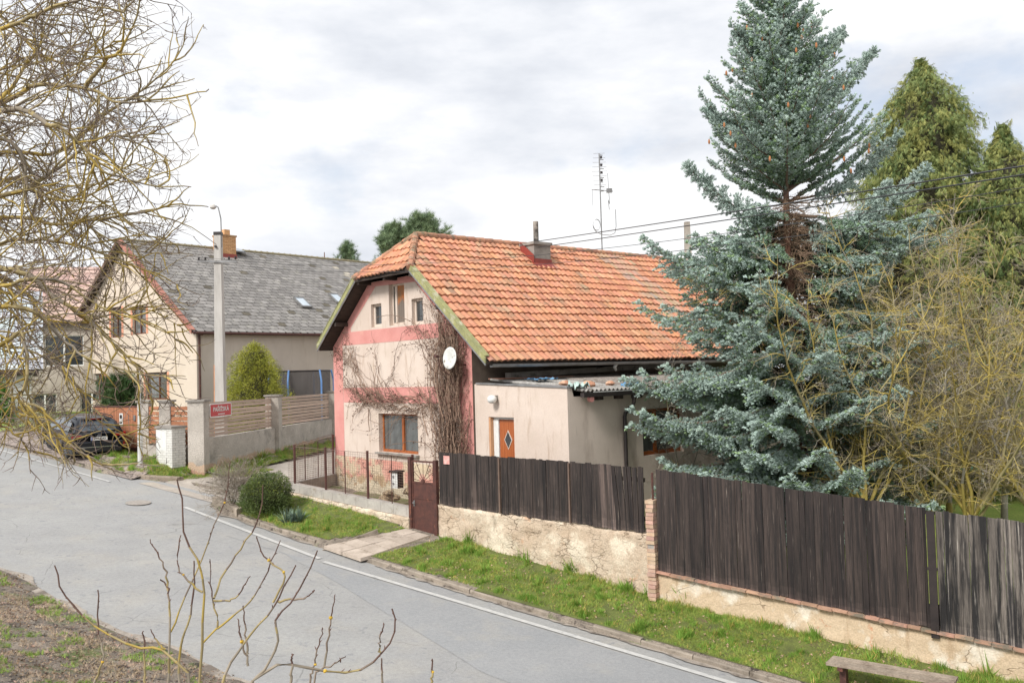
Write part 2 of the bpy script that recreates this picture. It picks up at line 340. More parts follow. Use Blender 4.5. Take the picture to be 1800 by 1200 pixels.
lane_o = tag(fastmesh('side_lane', np.array(V), np.array(Fq), M_lane, smooth=True), 'rough stone side lane leading between the two houses', 'lane', kind='structure')
# ---- parking apron under the car
M_apron = mat('apron setts', srgb(168, 152, 142), srgb(140, 128, 120), scale=3, bump=.02, bscale=22); add_cracks(M_apron, 5, width=.07, col=srgb(92, 84, 78), thresh=.3); add_fine(M_apron, 50, .75, 1.2)
mb = MB()
for i in range(26):
    s0 = -38+i*.42; 
    for j in range(10):
        n0 = 15.4+j*.4; mb.quad(*[(*xy(a, b), max(zroad(a)+.05, base_z(a, b)+.03)) for a, b in ((s0, n0), (s0+.42, n0), (s0+.42, n0+.4), (s0, n0+.4))])
tag(mb.build('parking_apron', M_apron), 'pinkish paved apron under the parked car', 'pavement', kind='structure')
# ---- kerb stones: one structure per run
M_kerb = mat('kerb concrete', srgb(158, 146, 132), srgb(130, 120, 108), scale=3, bump=.008, bscale=40, c3=srgb(104, 94, 82), c3scale=6, c3pos=(.55, .65), tint=True); add_fine(M_kerb, 70, .8, 1.15)
def kerb_run(s0, s1, label, nf=kerb_n, h=.13, step=1.0, wd=.14, col=(1, 1, 1)):
    mb = MB(); s = s0
    while s < s1-.05:
        e = min(s+step, s1)-.012; j = rs.uniform(-.012, .012); g = rs.uniform(.88, 1.08); mb.cur = (g*col[0], g*col[1], g*col[2])
        a0, a1 = nf(s), nf(e); h0 = h+rs.uniform(-.012, .012)
        P = []
        for (ss, nn) in ((s, a0), (e, a1)):
            x0, y0 = xy(ss, nn+j); x1, y1 = xy(ss, nn+j+wd); z = zroad(ss)
            P.append([(x0, y0, z-.1), (x0, y0, z+h0-.02), (*xy(ss, nn+j+.02), z+h0), (x1, y1, z+h0), (x1, y1, z-.1)])
        for q in range(4): mb.quad(P[0][q], P[1][q], P[1][q+1], P[0][q+1])
        mb.poly(P[0]); mb.poly(P[1][::-1]); s += step
    return tag(mb.build('kerb', M_kerb, tint=True), label, 'kerb', kind='structure')
kerb_run(-14.75, 40, 'long concrete kerb below the wooden fence')
kerb_run(-22.2, -20.4, 'tall pale kerb block at the corner by the round bush', h=.28, step=1.85, wd=.2, col=(1.15, 1.14, 1.12))
kerb_run(-20.3, -16.9, 'low mossy kerb in front of the lawn with the yucca')
kerb_run(-30.0, -27.9, 'low kerb beside the parked car', h=.16)
kerb_run(-27.8, -26.0, 'broken old kerb blocks at the mouth of the lane', h=.15, step=.9, wd=.24, col=(.9, .86, .82))
kerb_run(-70, -33.5, 'low kerb along the far garden', h=.06)
# ---- grass strips : soil sheet + blades
def sheet(name, pts_sn, m, dz, label, cat, res=.35, kind='structure', zf=None):
    """triangulated sheet over a polygon given in (s,n)"""
    P = np.array(pts_sn); s0, n0 = P.min(0); s1, n1 = P.max(0)
    import mathutils
    mb = MB(); zf = zf or (lambda s, n: base_z(s, n))
    for i in range(int((s1-s0)/res)+1):
        for j in range(int((n1-n0)/res)+1):
            a, b = s0+i*res, n0+j*res
            if inpoly(a+res/2, b+res/2, P): mb.quad(*[(*xy(u, v), zf(u, v)+dz) for u, v in ((a, b), (a+res, b), (a+res, b+res), (a, b+res))])
    return tag(mb.build(name, m, smooth=True), label, cat, kind=kind)
def inpoly(x, y, P):
    c = False; j = len(P)-1
    for i in range(len(P)):
        if ((P[i][1] > y) != (P[j][1] > y)) and (x < (P[j][0]-P[i][0])*(y-P[i][1])/(P[j][1]-P[i][1]+1e-12)+P[i][0]): c = not c
        j = i
    return c
M_grass = mat('grass blades', srgb(134, 152, 76), srgb(164, 178, 100), scale=1.2, rough=.7, tint=True, trans=.25, spec=.3)
BL = [(-.5, 0, 0), (.5, 0, 0), (.12, .25, 1), (.9, 0, 0), (1.5, 0, 0), (1.7, -.2, .75), (-1.4, 0, 0), (-.8, 0, 0), (-1.6, .2, .8)]
BF = [(0, 1, 2), (3, 4, 5), (6, 7, 8)]
def grass(name, poly, dens, label, cat='grass', h=(.035, .08), zf=None, bare=.12, dry=.12, edge=None, seed=1, wfac=.09):
    rng = np.random.default_rng(seed); P = np.array(poly, float); s0, n0 = P.min(0); s1, n1 = P.max(0); A = (s1-s0)*(n1-n0); n = int(A*dens)
    q = rng.random((n, 2))*[s1-s0, n1-n0]+[s0, n0]; zf = zf or base_z
    pos = []; cols = []; hs = []
    for a, b in q:
        if not inpoly(a, b, P): continue
        v = noise.noise(Vector((a*1.1, b*1.1, seed))); v2 = noise.noise(Vector((a*3.7, b*3.7, seed+7)))
        if v+.6*v2 < -.62+bare*2.2 and rng.random() < .75: continue
        v3 = noise.noise(Vector((a*.5, b*.8, seed+30)))
        if v3 < -.28 and rng.random() < .7: continue
        hh = rng.uniform(*h)*(1+.7*v+.7*v2)*(1.9 if v2 > .42 else 1)
        if edge is not None:
            hh *= 1+1.3*max(0, 1-edge(a, b)/.35)
        x, y = xy(a, b); pos.append((x, y, zf(a, b)-.004)); hs.append(max(.015, hh))
        t = rng.random(); g = .75+.5*rng.random()
        if t < dry: cols.append((1.9*g, 1.15*g, 1.35*g))
        elif v2 > .15: cols.append((.72*g, .95*g, .6*g))
        else: cols.append((1.0*g, 1.02*g, .85*g))
    pos = np.array(pos); n = len(pos); hs = np.array(hs)
    a = rng.random(n)*2*PI; ln = rng.normal(size=(n, 2))*.35; d = np.stack([ln[:, 0], ln[:, 1], np.ones(n)], 1)
    rot = frames(d, rng); scl = np.stack([hs*wfac*rng.uniform(.8, 1.4, n)+.0035, hs, hs], 1)
    o = scatter(name, BL, BF, pos, rot, scl, M_grass, np.array(cols)); return tag(o, label, cat, kind='stuff')
def poly_along(s0, s1, inner, outer, step=.5):
    ss = list(np.arange(s0, s1, step))+[s1]
    return [(s, inner(s)) for s in ss]+[(s, outer(s)) for s in reversed(ss)]
# ================================================================== COTTAGE (local x = along the ridge, y = across the gable, z up)
M_cream = mat('cream plaster', srgb(214, 198, 185), srgb(204, 186, 172), scale=.9, bump=.006, bscale=70, c3=srgb(202, 186, 170), c3scale=1.8, c3pos=(.56, .75)); add_patch(M_cream, srgb(184, 162, 144), 3.0, .56, .72, stretch=(2.2, 2.2, .35)); add_fine(M_cream, 50, .92, 1.06)
M_cream2 = mat('dirty annex plaster', srgb(218, 202, 188), srgb(204, 188, 174), scale=1.1, bump=.007, bscale=60, c3=srgb(178, 160, 146), c3scale=1.2, c3stretch=(2, 2, .5), c3pos=(.52, .7)); add_patch(M_cream2, srgb(128, 112, 98), 2.4, .62, .74, stretch=(2, 2, .3)); add_fine(M_cream2, 55, .9, 1.08)
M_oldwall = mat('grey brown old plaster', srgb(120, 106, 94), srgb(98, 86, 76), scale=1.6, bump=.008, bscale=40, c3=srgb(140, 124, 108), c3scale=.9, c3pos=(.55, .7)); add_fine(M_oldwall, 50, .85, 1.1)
M_pink = mat('salmon pink paint', srgb(212, 150, 142), srgb(202, 136, 128), scale=1.3, bump=.004, bscale=70, c3=srgb(212, 158, 144), c3scale=2.5, c3pos=(.55, .72)); add_fine(M_pink, 45, .93, 1.06)
M_base = mat('peeling plinth', srgb(205, 136, 122), srgb(214, 168, 150), scale=1.5, bump=.03, bscale=9, c3=srgb(206, 186, 158), c3scale=1.4, c3pos=(.47, .53)); add_patch(M_base, srgb(176, 150, 118), 2.2, .62, .72, zgate=(.35, 1.15)); add_patch(M_base, srgb(198, 184, 160), 5, .56, .62, zgate=(.1, .9)); add_cracks(M_base, 2.2, (1, 1, 1.4), .03, amount=.9, thresh=.46); add_fine(M_base, 40, .8, 1.12)
M_tile = mat('clay roof tile', srgb(203, 144, 113), srgb(190, 129, 98), scale=5, rough=.8, bump=.004, bscale=50, c3=srgb(172, 138, 112), c3scale=1.6, c3pos=(.55, .68), tint=True); add_patch(M_tile, srgb(150, 122, 98), .9, .62, .74, (1, 2.5, 1)); add_patch(M_tile, srgb(118, 112, 84), 7, .70, .76); add_fine(M_tile, 40, .88, 1.1)
M_ridge = mat('weathered ridge tile', srgb(198, 138, 110), srgb(160, 120, 98), scale=6, bump=.008, bscale=40, c3=srgb(128, 112, 92), c3scale=5, c3pos=(.5, .62), tint=True)
M_dark = mat('dark old timber', srgb(66, 54, 46), srgb(46, 38, 33), scale=4, stretch=(1, 1, 6), bump=.004, bscale=40)
M_moss = mat('mossy verge board', srgb(162, 160, 108), srgb(138, 138, 98), scale=5, bump=.006, bscale=50, c3=srgb(182, 178, 150), c3scale=4, c3pos=(.54, .64)); add_fine(M_moss, 40, .8, 1.15)
M_zinc = mat('weathered zinc', srgb(150, 150, 150), srgb(122, 120, 118), rough=.5, metal=.4, scale=4)
M_wood = mat('orange brown window wood', srgb(172, 98, 48), srgb(150, 80, 38), scale=8, stretch=(1, 1, .2), rough=.45)
M_glass = mat('window glass with curtain', srgb(78, 80, 80), srgb(104, 106, 104), rough=.08, scale=1.3, stretch=(5, 5, .4), spec=.7, coat=.4)
M_glassd = mat('dark window glass', srgb(46, 50, 54), srgb(70, 72, 72), rough=.06, scale=1.5, spec=.8)
M_curtain = mat('net curtain', srgb(186, 184, 178), srgb(150, 148, 142), scale=3, stretch=(7, 7, .2))
M_concrete = mat('grey concrete', srgb(160, 154, 146), srgb(132, 126, 120), scale=2.5, bump=.006, bscale=40, c3=srgb(108, 104, 98), c3scale=4, c3pos=(.58, .68)); add_fine(M_concrete, 50, .85, 1.1)
M_stone = mat('exposed rubble', srgb(190, 168, 136), srgb(160, 138, 110), scale=4, bump=.03, bscale=12); add_cracks(M_stone, 4, width=.07, thresh=.3, amount=.8)
M_iron = mat('rusty brown iron', srgb(92, 56, 48), srgb(70, 44, 40), scale=7, rough=.6, bump=.002, c3=srgb(128, 80, 62), c3scale=6, c3pos=(.6, .7))
M_black = mat('black metal', srgb(40, 34, 34), srgb(54, 46, 44), rough=.45, scale=5)
M_white = mat('white enamel', srgb(228, 228, 224), srgb(210, 210, 206), rough=.4, scale=6)

C0 = at(830, 650, 22.5)[:2]; AZ = math.atan2(.6520984, .7581343)
GZ = -3.5; cottage = empty('plaster_cottage', (C0[0], C0[1], GZ), AZ)
tag(cottage, 'cream and pink plaster cottage with an orange clay tile roof and a half-hipped gable', 'house')
def lz(z): return z-GZ
def wallcells(mb, P0, dx, nrm, xs0, xs1, z0, top, holes, depth, rev=None):
    """vertical wall in direction dx from P0 with top polyline [(x,z)], rectangular holes and reveals of given depth (into -nrm)"""
    P0, dx, nrm = (np.array(k, float) for k in (P0, dx, nrm)); Z = np.array([0, 0, 1.0])
    def tz(x):
        for (a, za), (b, zb) in zip(top, top[1:]):
            if a <= x <= b: return za+(zb-za)*(x-a)/(b-a)
        return top[-1][1]
    bx = sorted(set([xs0, xs1]+[t[0] for t in top if xs0 < t[0] < xs1]+[h[0] for h in holes]+[h[1] for h in holes]))
    for a, b in zip(bx, bx[1:]):
        m = (a+b)/2; hs = sorted([h for h in holes if h[0] <= m <= h[1]], key=lambda h: h[2]); z = z0
        for h in hs:
            mb.quad(P0+dx*a+Z*z, P0+dx*b+Z*z, P0+dx*b+Z*h[2], P0+dx*a+Z*h[2]); z = h[3]
        mb.quad(P0+dx*a+Z*z, P0+dx*b+Z*z, P0+dx*b+Z*tz(b), P0+dx*a+Z*tz(a))
    r = rev or mb
    for h in holes:
        a, b, c, d = h[:4]; q = -nrm*depth
        for p, p2 in (((a, c), (a, d)), ((b, c), (b, d)), ((a, c), (b, c)), ((a, d), (b, d))):
            A = P0+dx*p[0]+Z*p[1]; Bq = P0+dx*p2[0]+Z*p2[1]; r.quad(A, Bq, Bq+q, A+q)
def window(parent, P0, dx, nrm, h, depth, fr, panes, mframe, mglass, name='window', sill=None, msill=None, curtain=None, fw=.055):
    """window set back in a hole h=(x0,x1,z0,z1): frame is the part, panes are sub-parts"""
    P0, dx, nrm = (np.array(k, float) for k in (P0, dx, nrm)); Z = np.array([0, 0, 1.0]); a, b, c, d = h; B0 = P0-nrm*(depth-.03)
    mb = MB()
    def bar(x0, x1, z0, z1, t=.05, o=0.0):
        mb.obox(B0+dx*(x0+x1)/2+Z*(z0+z1)/2+nrm*(o), dx*(x1-x0)/2, nrm*t/2, Z*(z1-z0)/2)
    bar(a+.003, b-.003, c+.003, c+fw+.02); bar(a+.003, b-.003, d-fw, d-.003); bar(a+.003, a+fw, c+fw+.02, d-fw); bar(b-fw, b-.003, c+fw+.02, d-fw)
    xs = [a+fw]+[a+(b-a)*p for p in panes]+[b-fw]
    for x in xs[1:-1]: bar(x-.045, x+.045, c+fw+.02, d-fw, .07, .012)
    w_ = mb.build(name, mframe, parent)
    for i in range(len(xs)-1):
        x0 = xs[i]+(.045 if i else 0); x1 = xs[i+1]-(.045 if i < len(xs)-2 else 0)
        g = MB(); g.obox(B0+dx*(x0+x1)/2+Z*(c+fw+.02+d-fw)/2-nrm*.012, dx*(x1-x0)/2, nrm*.006, Z*(d-c-2*fw-.02)/2); g.build('pane', mglass, w_)
        if curtain:
            g = MB(); g.obox(B0+dx*(x0+(x1-x0)*.2)+Z*(c+d)/2-nrm*.03, dx*(x1-x0)*.16, nrm*.004, Z*(d-c-.2)/2); g.build('curtain', curtain, w_)
    if sill:
        g = MB(); g.obox(P0+dx*(a+b)/2+Z*(c-.03)+nrm*.03, dx*(b-a+.12)/2, nrm*.09, Z*.025); g.build('sill', msill, parent)
    return w_
W = 7.1; YC = 3.47; RZ = lz(4.14); SL = .82
def roofz(y, off=0): return RZ-off-abs(y-YC)*SL
# gable wall at x=0 facing -x ; wall coordinate = y
gtop = [(0, roofz(0, .16)), (2.07, roofz(2.07, .16)), (4.87, roofz(4.87, .16)), (W, roofz(W, .16))]
Hm = (2.50, 4.52, lz(-2.17), lz(-1.05)); H1 = (4.23, 4.80, lz(1.49), lz(2.17)); H2 = (3.02, 3.82, lz(1.48), lz(2.68)); H3 = (2.12, 2.66, lz(1.44), lz(2.16))
g = MB(); P0 = (0, 0, 0); DX = (0, 1, 0); NR = (-1, 0, 0)
wallcells(g, P0, DX, NR, 0, W, lz(-2.42), gtop, [Hm, H1, H2, H3], .2)
g.quad((0, W, lz(-3.9)), (13.7, W, lz(-3.9)), (13.7, W, roofz(W, .16)), (0, W, roofz(W, .16)))
g.quad((13.7, 0, lz(-3.9)), (13.7, W, lz(-3.9)), (13.7, W, roofz(W, .16)), (13.7, 0, roofz(0, .16))); g.poly([(13.7, 0, roofz(0, .16)), (13.7, W, roofz(W, .16)), (13.7, 4.87, roofz(4.87, .16)), (13.7, 2.07, roofz(2.07, .16))])
wall_ = g.build('wall', M_cream, cottage)
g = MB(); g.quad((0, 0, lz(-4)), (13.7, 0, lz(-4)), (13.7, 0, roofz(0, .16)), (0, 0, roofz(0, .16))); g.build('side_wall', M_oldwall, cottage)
# plinth: slightly uneven surface
V = []; Fq = []; ny, nz_ = 72, 16
for j in range(nz_+1):
    for i in range(ny+1):
        y = W*i/ny; z = lz(-3.9)+1.5*j/nz_; V.append((-.012-.05*max(0, noise.noise(Vector((y*2.2, z*2.2, 3)))+.25)*(1 if j < nz_ else 0), y, z))
for j in range(nz_):
    for i in range(ny): o_ = j*(ny+1)+i; Fq.append((o_, o_+1, o_+ny+2, o_+ny+1))
V = np.array(V); V[:, 2] -= .0
pl = fastmesh('plinth', V, np.array(Fq), M_base, parent=cottage)
# painted pink bands, a few mm proud of the plaster
def band(pts, name='painted_band', x=-.006): 
    b = MB(); b.prism([(x, y, z) for y, z in pts], (.0055, 0, 0)); return b.build(name, M_pink, cottage)
band([(.57, lz(1.02)), (6.5, lz(1.02)), (6.5, lz(1.42)), (.57, lz(1.42))])
band([(.57, lz(-.74)), (6.5, lz(-.74)), (6.5, lz(-.29)), (.57, lz(-.29))])
zt = lambda y: roofz(y, .17)
band([(0, lz(-2.4)), (.57, lz(-2.4)), (.57, zt(.57)), (0, zt(0))]); band([(6.52, lz(-2.4)), (W, lz(-2.4)), (W, zt(W)), (6.52, zt(6.52))])
band([(.575, lz(1.43)), (1.2, lz(1.43)), (1.2, lz(1.55)), (2.46, lz(2.62)), (2.07, zt(2.07)), (.575, zt(.575))], x=-.0063)
band([(2.07, zt(2.07)), (2.46, lz(2.63)), (4.53, lz(2.69)), (4.87, zt(4.87))], x=-.0066)
band([(6.515, lz(1.43)), (6.515, zt(6.515)), (4.87, zt(4.87)), (4.53, lz(2.68)), (6.0, lz(1.55)), (6.0, lz(1.43))], x=-.0069)
window(cottage, P0, DX, NR, Hm, .2, .06, [.46], M_wood, M_glass, sill=True, msill=M_concrete)
window(cottage, P0, DX, NR, H1, .16, .05, [], M_cream2, M_glassd, name='attic_window', fw=.07)
window(cottage, P0, DX, NR, H3, .16, .05, [], M_cream2, M_glassd, name='attic_window', fw=.07)
M_board = mat('sun bleached board', srgb(188, 118, 66), srgb(168, 100, 54), scale=6, stretch=(6, 6, .4), c3=srgb(150, 112, 80), c3scale=1.0, c3pos=(.58, .66)); add_patch(M_board, srgb(116, 104, 94), 1.2, .45, .6, zgate=(lz(1.8), lz(2.5)))
ws = window(cottage, P0, DX, NR, H2, .18, .05, [.72], M_cream2, M_glassd, name='attic_door', fw=.06)
g = MB()
for k in range(5): g.box(-.03+.17, 3.07+k*.105, H2[2]+.05, .148, 3.07+k*.105+.1, H2[3]-.05)
g.build('board_shutter', M_board, ws)
# ---- roof tiles
def tilerows(mb, O, U, D, nrm, t_rows, urange, wd=.205, seg=6, expo=.355, rng=None, greys=None):
    """O origin on the ridge, U along the ridge, D down the slope (unit), nrm up"""
    O, U, D, nrm = (np.array(k, float) for k in (O, U, D, nrm))
    Z_ = nrm; prof = [.0, .012, .030, .038, .030, .012, .0]
    for j in range(t_rows):
        t0 = j*expo-.06; t1 = (j+1)*expo; ua, ub = urange((j+.5)*expo)
        k0 = int(math.ceil(ua/wd)); k1 = int(math.floor(ub/wd))
        for k in range(k0, k1):
            g_ = rng.uniform(.8, 1.14); q = rng.random()
            c = (g_, g_*rng.uniform(.93, 1.07), g_*rng.uniform(.9, 1.08))
            if q < .06: c = (g_*.82, g_*.9, g_*.95)
            elif q < .16: c = (1.05*g_, 1.18*g_, 1.15*g_)
            if greys and greys((k+.5)*wd, j): c = (.72+.2*rng.random(), 1.0+.2*rng.random(), 1.15+.2*rng.random())
            mb.cur = c; u0 = k*wd; lift = rng.uniform(-.004, .008); n0 = len(mb.v); dr = rng.uniform(-.016, .02)+.02*noise.noise(Vector((k*.11, j*.5, 1))); sag = .035*noise.noise(Vector((k*.045, j*.12, 7)))+.012*noise.noise(Vector((k*.2, j*.4, 3)))
            for (t, h) in ((t0, -.012), (t1+dr, .034+lift), (t1+dr, -.008)):
                for i in range(seg+1):
                    mb.v.append(tuple(O+U*(u0+wd*i/seg)+D*t+nrm*(prof[i]*.93+h+sag)))
            for i in range(seg):
                a = n0+i; mb.face((a, a+1, a+seg+2, a+seg+1)); a += seg+1; mb.face((a, a+1, a+seg+2, a+seg+1))
rg = random.Random(3); cs = math.sqrt(1+SL*SL)
XH0, XE0, XH1, XE1 = .75, -.44, 12.95, 14.12
hipT = 1.4*cs
def ur_main(t):
    if t < hipT: return (XH0+(XE0-XH0)*t/hipT, XH1+(XE1-XH1)*t/hipT)
    return (XE0, XE1)
mb = MB()
greyf = lambda u, j: (abs(u-(8.95+j*.02)) < .5+.35*rg.random()) and rg.random() < .85 and j < 13
tilerows(mb, (0, YC, RZ), (1, 0, 0), (0, -1/cs, -SL/cs), (0, -SL/cs, 1/cs), 17, ur_main, rng=rg, greys=greyf)
tilerows(mb, (0, YC, RZ), (1, 0, 0), (0, 1/cs, -SL/cs), (0, SL/cs, 1/cs), 14, ur_main, rng=rg)
# front half hip: plane from the ridge point down to the two verge corners
hz = 1.4*SL; hd = XH0-XE0; hl = math.hypot(hz, hd)+.12
def ur_hip(t): q = 1.46*min(1, t/(hl-.12))+.02; return (-q, q)
tilerows(mb, (XH0, YC, RZ), (0, 1, 0), (-hd/math.hypot(hz, hd), 0, -hz/math.hypot(hz, hd)), (-hz/math.hypot(hz, hd), 0, hd/math.hypot(hz, hd)), 5, ur_hip, rng=rg)
hz2 = hz; hd2 = XE1-XH1
tilerows(mb, (XH1, YC, RZ), (0, 1, 0), (hd2/math.hypot(hz, hd2), 0, -hz/math.hypot(hz, hd2)), (hz/math.hypot(hz, hd2), 0, hd2/math.hypot(hz, hd2)), 5, ur_hip, rng=rg)
roof = mb.build('roof', M_tile, cottage, tint=True)
# deck, ridge caps, verge boards
g = MB(); dk = .03
yl, yr = YC-17*.355/cs+.06, YC+14*.355/cs-.04
for (ya, yb) in ((yl, YC), (yr, YC)):
    yh = YC+(-1.4 if ya < YC else 1.4)
    pts = [(XE0+.03, ya), (XE1-.03, ya), (XE1-.03, yh), (XH1, YC), (XH0, YC), (XE0+.03, yh)]
    g.prism([(x, y, roofz(y, dk)) for x, y in (pts if ya < YC else pts[::-1])], (0, 0, -.10))
g.prism([(XE0+.02, YC-1.4, roofz(YC-1.4, dk)), (XH0, YC, RZ-dk), (XE0+.02, YC+1.4, roofz(YC-1.4, dk))], (0, 0, -.10))
g.prism([(XE1-.02, YC-1.4, roofz(YC-1.4, dk)), (XE1-.02, YC+1.4, roofz(YC-1.4, dk)), (XH1, YC, RZ-dk)], (0, 0, -.10))
g.build('roof_deck', M_dark, roof)
g = MB()
def caps(a, b, r=.11, L_=.36):
    a, b = np.array(a, float), np.array(b, float); n = int(np.linalg.norm(b-a)/L_); 
    for i in range(n):
        p = a+(b-a)*i/n; q = a+(b-a)*(i+1.12)/n; t = rg.uniform(.7, 1.12); g.cur = (t, t*rg.uniform(.92, 1.1), t); g.tube([p, q], [r*.86, r*1.06], 10)
caps((XH0-.05, YC, RZ+.0), (XH1+.05, YC, RZ+.0))
for sgn in (-1, 1):
    caps((XH0, YC, RZ), (XE0-.02, YC+sgn*1.46, RZ-1.4*SL-.03), .10); caps((XH1, YC, RZ), (XE1, YC+sgn*1.42, RZ-1.4*SL), .10)
g.build('ridge_tile', M_ridge, roof, tint=True)
xv = XE0-.035
for (y0, y1) in ((YC-1.40, yl+.0), (YC+1.40, yr)):
    g = MB()
    a = np.array((xv, y0, roofz(y0, -.075))); b = np.array((xv, y1, roofz(y1, -.075))); g.beam(a, b, .05, .17, up=(1, 0, 0)) if False else g.prism([(xv-.02, y0, roofz(y0, -.07)), (xv-.02, y1, roofz(y1, -.07)), (xv-.02, y1, roofz(y1, .09)), (xv-.02, y0, roofz(y0, .09))], (.045, 0, 0))
    g.prism([(xv-.03, y0, roofz(y0, -.085)), (xv-.03, y1, roofz(y1, -.085)), (xv+.13, y1, roofz(y1, -.085)), (xv+.13, y0, roofz(y0, -.085))], (0, 0, .016)); g.build('verge_board', M_moss, roof)
for (y0, y1) in ((YC-1.40, yl), (YC+1.40, yr)):
    g = MB()
    g.prism([(xv-.012, y0, roofz(y0, .095)), (xv-.012, y1, roofz(y1, .095)), (xv-.012, y1, roofz(y1, .15)), (xv-.012, y0, roofz(y0, .15))], (.03, 0, 0)); g.build('verge_flashing', M_zinc, roof)
g = MB(); g.prism([(xv, YC-1.42, RZ-hz-.03), (xv, YC+1.42, RZ-hz-.03), (xv, YC+1.42, RZ-hz-.17), (xv, YC-1.42, RZ-hz-.17)], (.05, 0, 0)); g.build('hip_board', M_dark, roof)
for y in (.9, 2.1, 3.4, 4.8, 6.2):
    g = MB(); g.box(xv+.05, y-.05, min(roofz(y, .16), RZ-hz-.1)-.14, 0, y+.05, min(roofz(y, .16), RZ-hz-.1)-.02); g.build('purlin', M_dark, roof)
x = .35
while x < 13.9: # rafter ends under the eave
    g = MB(); g.prism([(x, 0, roofz(0, .14)), (x, yl+.1, roofz(yl+.1, .14)), (x, yl+.1, roofz(yl+.1, .24)), (x, 0, roofz(0, .26))], (.08, 0, 0)); x += .95; g.build('rafter', M_dark, roof)
ye = yl-.05; ze = roofz(yl, .13)
g = MB()
for k in range(12): # half-round gutter
    a0, a1 = PI+PI*k/12, PI+PI*(k+1)/12; r = .065
    g.quad((XE0+.1, ye+r*math.cos(a0), ze+r*math.sin(a0)), (XE1, ye+r*math.cos(a0), ze+r*math.sin(a0)), (XE1, ye+r*math.cos(a1), ze+r*math.sin(a1)), (XE0+.1, ye+r*math.cos(a1), ze+r*math.sin(a1)))
g.tube([(XE0+.1, ye-.065, ze), (XE1, ye-.065, ze)], .009, 6)
g.build('gutter', M_zinc, cottage)
g = MB(); g.tube([(4.2, ye+.05, ze-.02), (4.15, ye+.1, ze-.12), (4.3, ye+.2, ze-.2)], [.05, .045, .04], 10); g.build('gutter_outlet', M_white, cottage)
g = MB(); g.tube([(.9, -.03, ze-.62), (2.2, -.03, ze-.5), (3.4, -.04, ze-.28), (4.4, -.5, ze-.1), (5.2, -.9, ze-.04)], .012, 5); g.build('cable', M_black, cottage)
# chimney
g = MB(); cx0, cx1, cy0, cy1 = 4.58, 5.28, 2.55, 3.15
g.box(cx0, cy0, roofz(cy0)-.3, cx1, cy1, lz(4.03)); g.box(cx0-.05, cy0-.05, lz(4.032), cx1+.05, cy1+.05, lz(4.12))
ch = g.build('chimney', M_concrete, roof)
M_flash = mat('red chimney flashing', srgb(150, 66, 56), srgb(128, 58, 50), scale=6, rough=.5)
g = MB(); g.box(cx0-.02, cy0-.03, roofz(cy0)-.05, cx1+.02, cy1, roofz(cy0)+.20); g.prism([(cx0-.06, cy0-.2, roofz(cy0-.2)+.06), (cx1+.06, cy0-.2, roofz(cy0-.2)+.06), (cx1+.06, cy0, roofz(cy0)+.07), (cx0-.06, cy0, roofz(cy0)+.07)], (0, 0, .015)); 
g.prism([(cx0-.03, cy0-.03, roofz(cy0)+.3), (cx0-.03, cy1, roofz(cy1)+.3), (cx0-.03, cy1, roofz(cy1)), (cx0-.03, cy0-.03, roofz(cy0))], (-.02, 0, 0)); g.build('chimney_flashing', M_flash, roof)
M_flue = mat('sooty flue', srgb(168, 160, 150), srgb(120, 112, 104), scale=3, c3=srgb(58, 54, 52), c3scale=1.5, c3pos=(.5, .6))
g = MB(); g.tube([(4.95, 2.85, lz(4.1)), (4.95, 2.85, lz(4.82))], .085, 14); fl = g.build('flue_pipe', M_flue, roof, smooth=False)
# ---- TV antenna (own thing)
M_alu = mat('grey aluminium', srgb(150, 150, 150), srgb(120, 118, 116), rough=.4, metal=.6, scale=5)
def lw(x, y, z): # cottage local -> world
    c, s = math.cos(AZ), math.sin(AZ); return (C0[0]+c*x-s*y, C0[1]+s*x+c*y, GZ+z)
ant = empty('roof_antenna', lw(8.75, YC+.1, RZ), 0); tag(ant, 'tall thin television antenna mast on the orange roof ridge', 'antenna')
g = MB(); g.tube([(0, 0, -.6), (0, 0, 3.55)], .022, 8); g.build('mast', M_alu, ant)
ex = np.array([1, 0, 0.0])
for k in range(9):
    z = 3.5-k*.16; g = MB(); wv = .3-.02*abs(k-4); g.tube([(.03, -.0, z), (.12+.03*(k % 2), 0, z-.01)], .014, 5); g.tube([(.04, -wv*.6, z), (.04, wv*.6, z)], .006, 4); g.tube([(-wv*.9, .03, z+.07), (wv*.9, .03, z+.07)], .005, 4); g.build('dipole', M_alu, ant)
for k in range(4): 
    g = MB(); g.box(.03, -.03, 3.38-k*.27, .10, .03, 3.46-k*.27); g.build('clamp', M_black, ant)
g = MB(); g.tube([(-.3, 0, 2.28), (.45, 0, 2.2)], .012, 6); g.box(.22, -.05, 2.16, .42, .05, 2.3); g.tube([(-.28, 0, 2.28), (-.28, 0, 1.7)], .006, 4); g.tube([(.3, 0, 2.2), (.32, 0, 1.75), (.27, 0, 1.9), (.3, 0, 1.55)], .01, 4); g.tube([(.3, 0, 2.2), (.28, 0, 2.85)], .008, 4); g.build('antenna_arm', M_alu, ant)
g = MB(); g.tube([(-.28, 0, .98), (-.22, 0, .8), (0, 0, .68), (.3, 0, .64), (.47, 0, .72), (.52, 0, .95), (.52, 0, 1.55)], .012, 6)
for k in range(7): g.tube([(-.15+.13*math.cos(t), .1+.02*k, 1.05+.2*math.sin(t)) for t in np.linspace(0, 2*PI, 13)][k % 2:], .005, 3)
g.build('grid_reflector', M_alu, ant)
